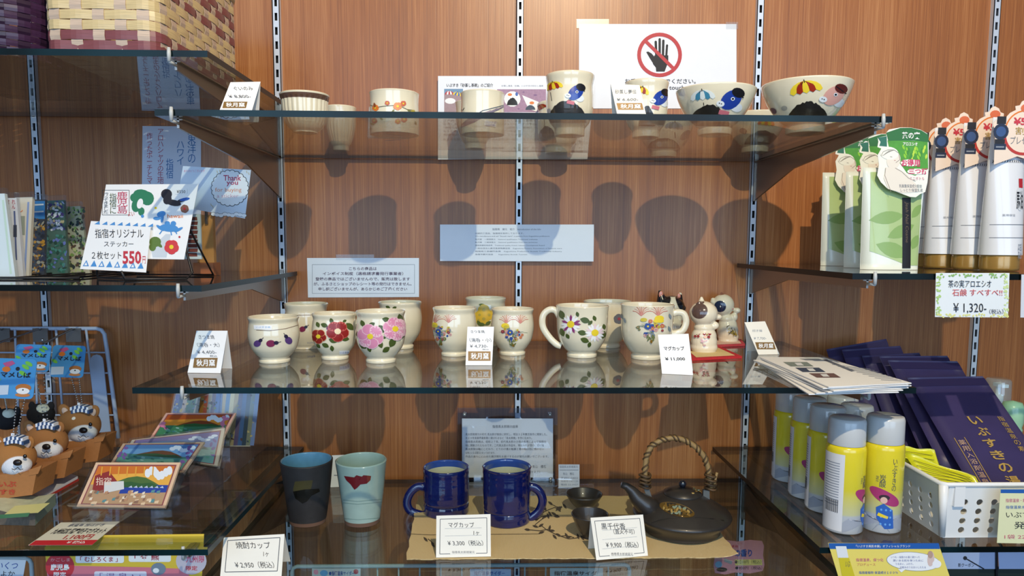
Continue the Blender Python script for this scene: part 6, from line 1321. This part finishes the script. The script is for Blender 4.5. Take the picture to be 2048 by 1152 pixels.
# ================================================================ RIGHT LOWER SHELF
CAPM = clear('frosted_cap', (.9, .92, .93), .06, .15, .55, (.70, .73, .76)); CAPS = mat('c2c6c8', .25, coat=.4)
def canmat():
    m = bpy.data.materials.new('can_label'); m.use_nodes = True; n_ = m.node_tree.nodes; l = m.node_tree.links; b = n_['Principled BSDF']; t = n_.new('ShaderNodeTexCoord'); sx = n_.new('ShaderNodeSeparateXYZ'); l.new(t.outputs['Object'], sx.inputs[0])
    r = n_.new('ShaderNodeValToRGB'); mr = n_.new('ShaderNodeMapRange'); mr.inputs['From Max'].default_value = .15; l.new(sx.outputs['Z'], mr.inputs['Value']); l.new(mr.outputs[0], r.inputs[0])
    e = r.color_ramp.elements; e[0].position = .0; e[0].color = lin('cfd3d8'); e[1].position = .17; e[1].color = lin('cfd3d8'); x = e.new(.19); x.color = lin('dedca8'); x = e.new(.42); x.color = lin('e0d23c'); x = e.new(1); x.color = lin('e3cf10')
    l.new(r.outputs[0], b.inputs['Base Color']); b.inputs['Roughness'].default_value = .22; b.inputs['Coat Weight'].default_value = .6; return m
CAN = canmat()
def can(label, x0, x1, yt, yb, rot=0, front=None):
    R = .0235
    for _ in range(6):
        P = onZ((x0+x1)/2, yb, ZR2); Yc = P.y + R*.95; c = onY((x0+x1)/2, (yt+yb)/2, Yc); R = (x1-x0)/2/scale(c); H = onY((x0+x1)/2, yt, Yc + R*.4).z - ZR2
    loc = Vector((c.x, Yc, ZR2 + .0004)); T = TH_('spray_can', loc, label, 'spray can', 'yellow spray cans'); zc = H*.77
    k = MB(); k.lathe([(R*.93, 0), (R, .002), (R, zc - .008), (R*.985, zc - .004), (R*.9, zc)], CAN, 40, c=loc); T.part(k, 'can_body')
    k = MB(); k.lathe([(R*.93, zc), (R*.94, zc + .001), (R*.93, H - .005), (R*.88, H - .001), (R*.8, H), (1e-6, H + .0004)], CAPS if front else CAPM, 40, c=loc, caps=False); T.part(k, 'cap')
    if not front: k = MB(); k.lathe([(.005, zc), (.006, zc+.012), (.0045, zc+.014), (.0045, zc+.022)], CAPS, 12, c=loc); T.part(k, 'nozzle')
    ph0 = atan2(CAM.y - loc.y, CAM.x - loc.x) + rot
    def S_(x, z, e):   # x in radians round the can, z 0..1 of body
        return Vector((loc.x + (R+e)*cos(ph0 + x), loc.y + (R+e)*sin(ph0 + x), loc.z + .003 + z*(zc-.012)))
    a = A(0, 0, 1); MG = mat('a83a70', .35); KI = mat('2f62b8', .35)
    a.p([(-1.3, .13), (-1.0, .19), (-.6, .16), (-.2, .18), (.3, .14), (.8, .18), (1.2, .15), (1.2, 0), (-1.3, 0)], mat('9fa6b4', .4), 1)
    a.p(ell(.05, .44, .78, .085, -.10, 20), MG, 3); a.p(ell(.0, .40, .17, .042), mat('e0b8a8', .4), 5); a.p(ell(.02, .435, .26, .035), mat('3a2a34', .4), 4); a.p([(-.35, .3), (.0, .36), (.45, .28), (.55, .05), (.1, .04), (-.3, .16)], KI, 4)
    for i in range(9): a.p(ell(-.1 + (i % 3)*.22, .10 + (i//3)*.09, .05, .014), mat('6aa8e8', .4), 6)
    a.p([(-.28, .2), (.2, .17), (.25, .2), (-.22, .24)], YEL, 7)
    V2, F2 = glyphs('い\nぶ\nす\nき\nの', .01); bx = [min(p[0] for p in V2), max(p[0] for p in V2), min(p[1] for p in V2), max(p[1] for p in V2)]
    a.t('い\nぶ\nす\nき\nの', .32, .52, .58, .92, INK2, 3); a.t('炭\n酸', -.25, .56, .05, .72, INK2, 3); a.t('天然', -.42, .62, -.3, .7, INK2, 3)
    a.p(rect(-2.6, .01, -1.32, .985), mat('d9dbe0', .4), 2)
    for i in range(17): a.p(rect(-2.4, .86 - i*.033, -1.55, .872 - i*.033), GREY, 3)
    for i in range(14): a.p(rect(-2.3 + i*.055, .24, -2.3 + i*.055 + (.02, .035)[i % 2], .40), INK, 3)
    k = MB(); a.curved(k, S_, .00008); T.part(k, 'label_print')
can('yellow spray can turned to show its white barcode side, clear cap missing', 1652, 1727, 831, 1071, 1.3, 1)
can('yellow spray can showing the lady with magenta parasol, beside the white basket', 1728, 1803, 827, 1069, .12, 1)
can('yellow spray can with frosted cap just behind the barcode-side can', 1616, 1687, 808, 1029, .42)
can('yellow spray can with frosted cap, third from the barcode-side can', 1582, 1649, 792, 1001, .42)
can('yellow spray can with frosted cap nearest the wall beside the small price card', 1548, 1612, 776, 967, .42)
can('yellow spray can with frosted cap directly behind the parasol lady can', 1676, 1742, 806, 1024, 0)
can('yellow spray can with frosted cap in the inner row, second behind the parasol lady can', 1650, 1712, 789, 990, 0)
can('yellow spray can with frosted cap in the inner row, closest to the wall', 1626, 1686, 774, 956, 0)
# card on small stand
n = normal(14, -4); P0 = onZ(1503, 885, ZR2)
a = cH(); a.t('いぶすきの炭酸', 118, 972, 355, 938, INK, 2, shear=-.2); a.t('化粧水', 240, 1020, 355, 985, INK, 2, shear=-.2); a.t('¥ 1,320', 170, 1070, 330, 1035, INK, 2, shear=-.2); a.t('税込', 340, 1080, 390, 1060, INK, 2); a.st([(170, 1086), (380, 1088)], 2, INK, 2)
S = sheet('price_card', 'white handwritten price card on a clear stand beside the spray cans', 'price card', [(1447, 822), (1542, 821), (1549, 883), (1459, 882)], P0, n, a, mat('dcdcd2', .5))
k = MB(); pts = [hit(u, v, P0 - n*.0012, n) for u, v in R4(1470, 850, 1530, 885)]; k.prism(pts, -n*.0012, ACR); k.prism([pts[3], pts[2], pts[2] + Vector((0, .03, 0)), pts[3] + Vector((0, .03, 0))], (0, 0, .0012), ACR); S.part(k, 'clear_stand')
# white perforated basket
WP = mat('e2e4e4', .35); zb = ZR2 + .0005; bx0, bx1, by0, by1 = .568, .80, -.462, -.325
zt_ = onY(1885, 968, -.468).z; HB_ = zt_ - zb
T = TH_('plastic_basket', ((bx0+bx1)/2, (by0+by1)/2, ZR2), 'white plastic basket with round holes holding the yellow and purple packets', 'basket')
def wallp(p0, p1, fl, nx, nz, name='perforated_wall'):
    """wall from p0 to p1, flaring outwards by fl at the top, with nx x nz round holes"""
    p0, p1 = Vector(p0), Vector(p1); e = p1 - p0; up = Vector((fl[0], fl[1], HB_)); k = MB(); nn = e.cross(up).normalized()*.0016
    for i in range(nx):
        for j in range(nz):
            u0, u1, v0, v1 = .06 + .88*i/nx, .06 + .88*(i+1)/nx, .06 + .70*j/nz, .06 + .70*(j+1)/nz; cu, cv = (u0+u1)/2, (v0+v1)/2; r = min((u1-u0)*e.length, (v1-v0)*HB_)*.33
            sq = []; ci = []
            for q in range(16):
                t = 2*pi*q/16; ci.append((cu + r*cos(t)/e.length, cv + r*sin(t)/HB_)); c_, s_ = cos(t), sin(t); mxx = max(abs(c_), abs(s_)); sq.append((cu + c_/mxx*(u1-u0)/2, cv + s_/mxx*(v1-v0)/2))
            P = lambda a_, o: p0 + e*a_[0] + up*a_[1] + nn*o
            V = [P(x, 0) for x in sq] + [P(x, 0) for x in ci] + [P(x, 1) for x in sq] + [P(x, 1) for x in ci]
            k.add(V, [(q, (q+1) % 16, 16+(q+1) % 16, 16+q) for q in range(16)] + [(32+q, 48+q, 48+(q+1) % 16, 32+(q+1) % 16) for q in range(16)] + [(16+q, 16+(q+1) % 16, 48+(q+1) % 16, 48+q) for q in range(16)], WP)
    for (u0, u1, v0, v1) in ((0, 1, 0, .06), (0, 1, .76, 1), (0, .06, .06, .76), (.94, 1, .06, .76)):
        P = [p0 + e*a_ + up*b_ for a_, b_ in ((u0, v0), (u1, v0), (u1, v1), (u0, v1))]; k.prism(P, nn, WP)
    T.part(k, name)
fl = .008
wallp((bx0, by0, zb), (bx1, by0, zb), (0, -fl), 10, 4); wallp((bx0, by1, zb), (bx0, by0, zb), (-fl, 0), 5, 4); wallp((bx1, by0, zb), (bx1, by1, zb), (fl, 0), 5, 4); wallp((bx1, by1, zb), (bx0, by1, zb), (0, fl), 10, 4)
k = MB(); k.box((bx0, by0, zb), (bx1, by1, zb + .002), WP); T.part(k, 'basket_bottom')
k = MB(); q = .009; rimp = [(bx0-q+.006, by0-q), (bx1+q-.006, by0-q), (bx1+q, by0-q+.006), (bx1+q, by1+q-.006), (bx1+q-.006, by1+q), (bx0-q+.006, by1+q), (bx0-q, by1+q-.006), (bx0-q, by0-q+.006)]
k.tube([Vector((x, y, zt_)) for x, y in rimp], .0032, WP, 10, closed=True); T.part(k, 'rim')
for x, y in ((bx0, by0), (bx1, by0), (bx0, by1), (bx1, by1)): k = MB(); sx = -1 if x == bx0 else 1; sy = -1 if y == by0 else 1; k.tube([Vector((x, y, zb + .002)), Vector((x + sx*fl*.8, y + sy*fl*.8, zt_ - .001))], [.004, .006], WP, 12); T.part(k, 'corner')
k = MB(); k.box((-.011, -.005, -.03), (.003, .003, .0), WP, Matrix.Translation((bx0 + .018, by0 - .006, zt_))); T.part(k, 'handle_notch')
# purple packets
PPM = mat('37305c', .45, var=.2, vs_=25); PPD = mat('2a2550', .45); GT = mat('c9a85c', .4, .3)
def purple(label, tl, tr, Yt, lean, Ln, prm=None, wid=None):
    a_, b_ = onY(*tl, Yt), onY(*tr, Yt); L = radians(lean); dn = Vector((0, -sin(L), -cos(L))); ex = (b_ - a_); Ln = min(Ln, (a_.z - ZR2 - .006)/cos(L)); n = ex.cross(dn).normalized(); n = n if n.y < 0 else -n
    T = TH_('purple_packet', (a_+b_)/2 + dn*Ln, label, 'packet', 'purple printed packets'); k = MB(); V = []; N_, M_ = 6, 8
    for s in (0, 1):
        for j in range(M_+1):
            for i in range(N_+1):
                x, y = i/N_, j/M_; bul = .0035*sin(pi*x)*min(1, 3*y)*min(1, 3*(1-y)) + .0008; V.append(a_ + ex*x + dn*Ln*y + n*(bul if s == 0 else -bul))
    o = (N_+1)*(M_+1); g = lambda b, i, j: b*o + j*(N_+1) + i
    F_ = [(g(b, i, j), g(b, i+1, j), g(b, i+1, j+1), g(b, i, j+1)) for b in (0, 1) for j in range(M_) for i in range(N_)] + [(g(0, i, j), g(0, i+1, j), g(1, i+1, j), g(1, i, j)) for j in (0, M_) for i in range(N_)] + [(g(0, i, j), g(0, i, j+1), g(1, i, j+1), g(1, i, j)) for i in (0, N_) for j in range(M_)]
    k.add(V, F_, PPM, True); T.part(k, 'packet_body')
    G = lambda x, y, e: a_ + ex*x + dn*Ln*y + n*(.0035*sin(pi*x)*min(1, 3*y)*min(1, 3*(1-y)) + .0013 + e)
    k = MB(); A_ = A(0, 0, 1); A_.p(rect(0.0, .02, 1, .09), PPD, 0)
    if prm:
        for i, t in enumerate('いぶすきの湯'): A_.t(t, .42, .45 + i*.095, .58, .38 + i*.095, GT, 2, bold=.02)
        for i, t in enumerate('指宿温泉の素'): A_.t(t, .80, .42 + i*.05, .88, .38 + i*.05, GT, 2)
        A_.st([(.12, .55), (.12, .95)], .008, GT, 1); A_.st([(.24, .55), (.24, .95)], .008, GT, 1)
        for i, t in enumerate('薬用入浴剤温泉'): A_.t(t, .14, .61 + i*.05, .22, .57 + i*.05, mat('c0a08a', .4), 2)
    else: A_.t('いぶすき', .3, .5, .7, .42, GT, 2)
    A_.curved(k, G, .0002); T.part(k, 'gold_lettering')['kind'] = 'stuff'
purple('purple packet at the back of the fan, its corner by the leaflets', (1653, 699), (1772, 678), -.08, 38, .20)
purple('purple packet second from the back of the fan', (1684, 700), (1800, 692), -.10, 40, .20)
purple('purple packet third from the back of the fan', (1724, 712), (1838, 706), -.12, 42, .20)
purple('purple packet fourth from the back, wide top edge showing', (1759, 713), (1894, 712), -.15, 46, .215)
purple('purple packet directly behind the gold-lettered one', (1776, 721), (1914, 723), -.18, 50, .22)
purple('purple packet with gold bath-salt lettering in front of all the others', (1815, 756), (1965, 753), -.225, 54, .235, prm=1)
# yellow packets inside the basket
YP = mat('d3d41e', .35, coat=.4); YI = mat('5a5a20', .5)
for i, (lab, cs, Y) in enumerate((('bright yellow packet at the back corner of the white basket', [(1800, 893), (1868, 901), (1895, 975), (1815, 950)], -.36), ('bright yellow packet lying against the basket side before the purple packets', [(1808, 905), (1950, 955), (1978, 990), (1860, 985)], -.40))):
    P0 = onY(*cs[3], Y); n = normal(48, -10); q = [hit(u, v, P0, n) for u, v in cs]; T = TH_('yellow_packet', q[3], lab, 'packet', 'yellow packets'); k = MB(); N_ = 8; V = []
    for s in (0, 1):
        for j in range(N_+1):
            for i2 in range(N_+1): x, y = i2/N_, j/N_; p = (q[0]*(1-x) + q[1]*x)*(1-y) + (q[3]*(1-x) + q[2]*x)*y; V.append(p + n*((.0015 + .0022*sin(x*9 + y*5) + .003*sin(pi*x)*sin(pi*y))*(1 if s == 0 else 0) - (.001 if s else 0)))
    o = (N_+1)**2; g = lambda b, a_, c_: b*o + c_*(N_+1) + a_
    k.add(V, [(g(b, a_, c_), g(b, a_+1, c_), g(b, a_+1, c_+1), g(b, a_, c_+1)) for b in (0, 1) for c_ in range(N_) for a_ in range(N_)] + [(g(0, a_, c_), g(0, a_+1, c_), g(1, a_+1, c_), g(1, a_, c_)) for c_ in (0, N_) for a_ in range(N_)] + [(g(0, a_, c_), g(0, a_, c_+1), g(1, a_, c_+1), g(1, a_, c_)) for a_ in (0, N_) for c_ in range(N_)], YP, True); T.part(k, 'packet_body')
    a = PX()
    for j in range(6): (lambda y: a.st([bil(cs, .08, y), bil(cs, .9, y)], 1.0, YI, 1))(.15 + j*.13)
    k = MB(); a.flat(k, lambda u, v, e: hit(u, v, P0 + n*.0062, n) + n*e); T.part(k, 'print')
# pump bottle and green bottle
c = onY(1995, 800, -.12); T = TH_('pump_bottle', (c.x, c.y, ZR2), 'clear pump bottle behind the purple packets', 'bottle'); z1 = onY(1995, 757, -.12).z - ZR2; CP = clear('clear_plastic', (.90, .95, .95), .08, .05, .18, (.8, .88, .88))
k = MB(); k.lathe([(.024, .0004), (.026, .003), (.026, z1 - .075), (.02, z1 - .062), (.012, z1 - .055), (.012, z1 - .045)], CP, 32, c=(c.x, c.y, ZR2)); T.part(k, 'bottle_body')
k = MB(); k.lathe([(.021, z1 - .05), (.0215, z1 - .048), (.0205, z1 - .004), (.018, z1), (1e-6, z1)], CP, 32, c=(c.x, c.y, ZR2)); T.part(k, 'cap')
k = MB(); k.lathe([(.009, z1 - .045), (.009, z1 - .03), (.004, z1 - .028), (.004, z1 - .014)], WHITE, 16, c=(c.x, c.y, ZR2)); k.box((-.006, -.018, z1 - .014), (.006, .006, z1 - .008), WHITE, Matrix.Translation((c.x, c.y, ZR2))); T.part(k, 'pump')
c = onY(2024, 830, -.2); T = TH_('green_bottle', (c.x, c.y, ZR2), 'white bottle with a pale green domed cap beside the purple packets', 'bottle'); z1 = onY(2024, 801, -.2).z - ZR2; z0_ = onY(2024, 862, -.2).z - ZR2
k = MB(); k.lathe([(.012, .0004), (.0175, .003), (.0175, z0_ - .01), (.015, z0_)], mat('c9d8d0', .3, coat=.3), 32, c=(c.x, c.y, ZR2)); T.part(k, 'bottle_body')
k = MB(); k.lathe([(.0165, z0_), (.017, z0_ + .004), (.0155, z0_ + .008), (.0175, z0_ + .016), (.0175, z1 - .012), (.014, z1 - .003), (1e-6, z1)], mat('9fcfa8', .3, coat=.3), 32, c=(c.x, c.y, ZR2)); T.part(k, 'cap')

# ================================================================ CARDS AND RACKS BELOW THE LOWER SHELVES
cs = [(1656, 1086), (1877, 1087), (1912, 1190), (1688, 1190)]; P0 = Vector((0, -.496, 0)); n = NW
a = A(1640, 1040, 5.02); PB = mat('1f5aa8', .5); PY = mat('e8d66a', .5)
a.p([(84, 232), (1190, 232), (1205, 290), (98, 290)], PB, 1); a.t('「いぶすき美肌本舗」オフィシャルブランド', 360, 275, 905, 248, WHITE, 3)
a.p([(155, 262), (262, 262), (285, 378), (178, 378)], mat('dfe3e6', .4), 2); a.p([(185, 378), (290, 378), (360, 600), (228, 600)], mat('cfc02a', .4), 2); a.t('いぶ', 255, 470, 300, 410, INK2, 3)
a.p(ell(935, 415, 270, 95, .08, 26), GREY, 2); a.p(ell(935, 415, 266, 91, .08, 26), WHITE, 3); a.p([(780, 490), (860, 490), (815, 525)], WHITE, 3)
a.t('指宿温泉、保つ化', 360, 415, 635, 382, mat('c8608a', .5), 3); a.t('プロデュース', 370, 458, 555, 430, mat('d08a6a', .5), 3); a.t('指宿産植物 保湿成分１００％', 390, 540, 780, 512, BLUE, 3)
for i, (x0, x1, t) in enumerate(((710, 1000, 'いつも・指宿のお湯に浸かった'), (730, 1035, '潤いある肌を保つために'), (755, 935, 'うるおい、ふわり。'), (800, 1060, '化粧水のうるおいしたたる'))): a.t(t, x0, 382 + i*34, x1, 360 + i*34, mat('4a5a9a', .5), 4)
a.p(ell(1110, 390, 35, 75, .1), mat('d8c0b8', .5), 4); a.p(ell(1105, 345, 26, 38), mat('b8988a', .5), 5); a.p(ell(1170, 440, 45, 40), WHITE, 4)
sheet('promotional_card', 'yellow promotional card with a blue top band hanging before the spray cans shelf edge', 'sign', cs, P0, n, a, PY)
a = cI(); a.p([(1862, 615), (2200, 615), (2200, 640), (1862, 638)], PB, 1); a.t('指宿温泉・無添加', 1893, 695, 2060, 672, mat('c8608a', .5), 2); a.t('指宿温泉水使用', 1893, 735, 2060, 715, BLUE, 2); a.t('いぶすき', 1895, 790, 2090, 755, INK, 2); a.t('発泡', 1945, 860, 2090, 815, INK, 2); a.t('1袋 220円', 1885, 922, 2090, 895, mat('c8607a', .5), 2)
sheet('promotional_card', 'pale yellow bath-salt card with a blue top band in front of the white basket', 'sign', [(2001, 978), (2110, 978), (2108, 1088), (1994, 1086)], Vector((0, -.493, 0)), n, a, mat('dfe0b4', .5))
for lab, x0, x1 in (('pale blue price strip card below the yellow promotional card', 1884, 1990), ('pale blue price strip card below the bath-salt card at the frame edge', 1996, 2090)):
    a = PX(); a.t('新クーポン', x0 + 32, 1134, x0 + 64, 1126, INK, 2) if x0 < 1900 else None
    if x0 < 1900: a.st([(x0 + 46, 1116), (x0 + 84, 1138)], 2.4, INK, 2); a.p(ell(x0 + 46, 1116, 4), INK, 2)
    S = sheet('price_strip', lab, 'price card', [(x0, 1098), (x1, 1098), (x1, 1138), (x0 + 2, 1138)], Vector((0, -.44, 0)), n, a, mat('a8b6d8', .4))
    k = MB(); q = [onY(u, v, -.439) for u, v in ((x0 - 4, 1138), (x1 + 3, 1138), (x1 + 3, 1180), (x0 - 4, 1180))]; k.prism(q, (0, .008, 0), mat('1e2a26', .5)); k.prism([onY(u, v, -.442) for u, v in ((x0 - 4, 1100), (x0, 1100), (x0, 1180), (x0 - 4, 1180))], (0, .01, 0), BLK); k.tube([onY(x0 + 10, 1098, -.4385), onY(x0 + 10, 1088, -.4385) + Vector((0, .01, 0))], .002, BLK, 6); S.part(k, 'black_holder')
# pink tag below the teapot end
a = cI(); BLT = mat('2a4a9a', .5); a.t('温泉', 190, 975, 238, 960, mat('c8384a', .5), 2); a.t('の香り', 215, 1032, 322, 985, BLT, 3, bold=.04); a.p(ell(115, 1080, 22, 20), mat('8ab0d0', .5), 2); a.p(ell(135, 1112, 34, 14), INK, 2); a.p([(150, 1040), (200, 1060), (195, 1080), (150, 1062)], GREY, 2)
a.t('●1210円（税込）', 215, 1076, 378, 1052, INK, 2); a.t('●930円（税込）', 218, 1112, 385, 1090, INK, 2); a.p([(215, 1050), (382, 1048), (386, 1084), (218, 1086)], mat('d8c878', .5), 1)
ou = [(1432 + 2*sin(i*2), 1084) for i in range(1)]; ou = [(1436, 1082), (1450, 1080), (1475, 1083), (1500, 1080), (1524, 1082), (1528, 1092), (1526, 1110), (1529, 1130), (1525, 1142), (1500, 1147), (1470, 1145), (1450, 1149), (1430, 1146), (1427, 1130), (1430, 1112), (1436, 1100)]
S = sheet('price_tag', 'pink scalloped price tag seen through the glass below the teapot mat', 'price tag', ou, Vector((0, -.30, 0)), n, a, mat('c88a9a', .5))
# pink and yellow banner below the magnets
a = A(0, 1000, 3.2); PK = mat('d87a8a', .5); BY = mat('e0c040', .5)
a.p([(285, 300), (1330, 300), (1300, 420), (300, 430)], BY, 1); a.p([(300, 440), (480, 420), (950, 430), (1180, 440), (1300, 600), (310, 600)], PK, 2)
a.p(ell(385, 425, 92, 88, 0, 24), mat('c83a44', .5), 3); a.t('鹿児島', 325, 450, 445, 408, WHITE, 4, bold=.03); a.t('限定', 345, 486, 425, 460, WHITE, 4, bold=.02); a.t('かごしま', 325, 392, 450, 370, mat('e8b0b0', .5), 4)
a.p(rrect(485, 345, 795, 402, 14), WHITE, 4); a.t('「 むしろくま 」', 515, 395, 755, 360, mat('a83a4a', .5), 5, bold=.02); a.p(rrect(825, 338, 1095, 395, 14), WHITE, 4); a.t('「 母 熊', 862, 385, 1020, 345, mat('a83a4a', .5), 5, bold=.02)
a.p(ell(1225, 390, 98, 86, 0, 24), mat('c9c0cc', .5), 3); a.t('九州限', 1190, 400, 1310, 355, mat('c85a7a', .5), 4, bold=.02); a.t('限定', 1190, 450, 1265, 420, mat('c83a44', .5), 4, bold=.02)
a.p(ell(1015, 440, 48, 40), mat('7a8a9a', .5), 4); a.p(ell(1000, 450, 20, 16), WHITE, 5); a.p(rrect(605, 455, 940, 520, 12), mat('e8e0ec', .5), 4); a.t('「 温 泉 ♪ 」', 640, 500, 900, 466, mat('8a5a9a', .5), 5)
S = sheet('promotional_banner', 'pink and yellow printed banner below the magnet shelf', 'sign', [(90, 1072), (408, 1068), (402, 1190), (98, 1195)], Vector((0, -.45, 0)), n, a, BY)
a = PX(); a.t('いくつ', -6, 1138, 36, 1124, BLT, 2, shear=.2); a.t('よか', 2, 1152, 30, 1142, INK, 2)
S = sheet('price_card', 'pale blue handwritten card in the corner under the dog keychain shelf', 'price card', [(-20, 1119), (52, 1120), (40, 1190), (-20, 1190)], Vector((0, -.45, 0)), n, a, mat('b8c8dc', .5))
# lower glass shelf and the two wire racks standing on it
ZLOW = Z(-.84); shelf(-1.33, 1.33, ZLOW, 'low glass shelf out of sight under the wire racks')
def rack(label, u0, u1, v, Y, sp, group=None, tags=()):
    a_, b_ = onY(u0, v, Y), onY(u1, v, Y); T = TH_('wire_rack', ((a_.x+b_.x)/2, Y, ZLOW), label, 'rack'); r = .008; zb = ZLOW + .004; za = (a_.z+b_.z)/2
    k = MB(); k.tube([Vector((a_.x, Y, zb)), Vector((a_.x, Y, za - r)), Vector((a_.x + r*.3, Y, za - r*.3)), Vector((a_.x + r, Y, za)), Vector((b_.x - r, Y, za)), Vector((b_.x - r*.3, Y, za - r*.3)), Vector((b_.x, Y, za - r)), Vector((b_.x, Y, zb))], .0033, mat('a8bcc4', .4), 10); T.part(k, 'frame')
    nW = int((b_.x - a_.x)/sp)
    for i in range(1, nW): k = MB(); x = a_.x + (b_.x-a_.x)*i/nW; k.tube([Vector((x, Y + .003, zb)), Vector((x, Y + .003, za))], .0014, mat('a8bcc4', .4), 6); T.part(k, 'upright_wire')
    k = MB(); 
    for x in (a_.x, b_.x): k = MB(); k.tube([Vector((x, Y, zb)), Vector((x, Y + .12, zb))], .0033, mat('a8bcc4', .4), 8); T.part(k, 'foot')
    return T
rack('white wire rack seen through the lowest middle glass shelf', 584, 1259, 1131, -.28, .0325)
rack('white wire rack at the corner under the dog keychain shelf', -40, 62, 1117, -.30, .033)
n = NW
for lab, cs, txt, c1 in (('small pale tag with a red mark on the low wire rack below the tumblers', R4(624, 1137, 721, 1190), '●指宿温泉サイダー', 'c2ccd0'), ('small blue tag on the low wire rack below the first mug price tent', R4(940, 1138, 1022, 1190), '指宿温泉サイダー', 'a9bede'), ('wide pale tag on the low wire rack below the small bowls', R4(1100, 1136, 1206, 1190), '指宿温泉サイダ', 'b4c6cc')):
    a = PX(); a.t(txt, cs[0][0] + (34 if c1 == 'c2ccd0' else 8), 1151, cs[1][0] - 12, 1142, BLT if c1 != 'b4c6cc' else INK, 2, bold=.02)
    if c1 == 'c2ccd0': a.p(ell(712, 1143, 5), RED, 2); a.p(ell(632, 1144, 5), PINK, 2); a.p(ell(648, 1146, 8, 6), LBLUE, 2)
    sheet('rack_tag', lab, 'tag', cs, Vector((0, -.2845, 0)), n, a, mat(c1, .5))
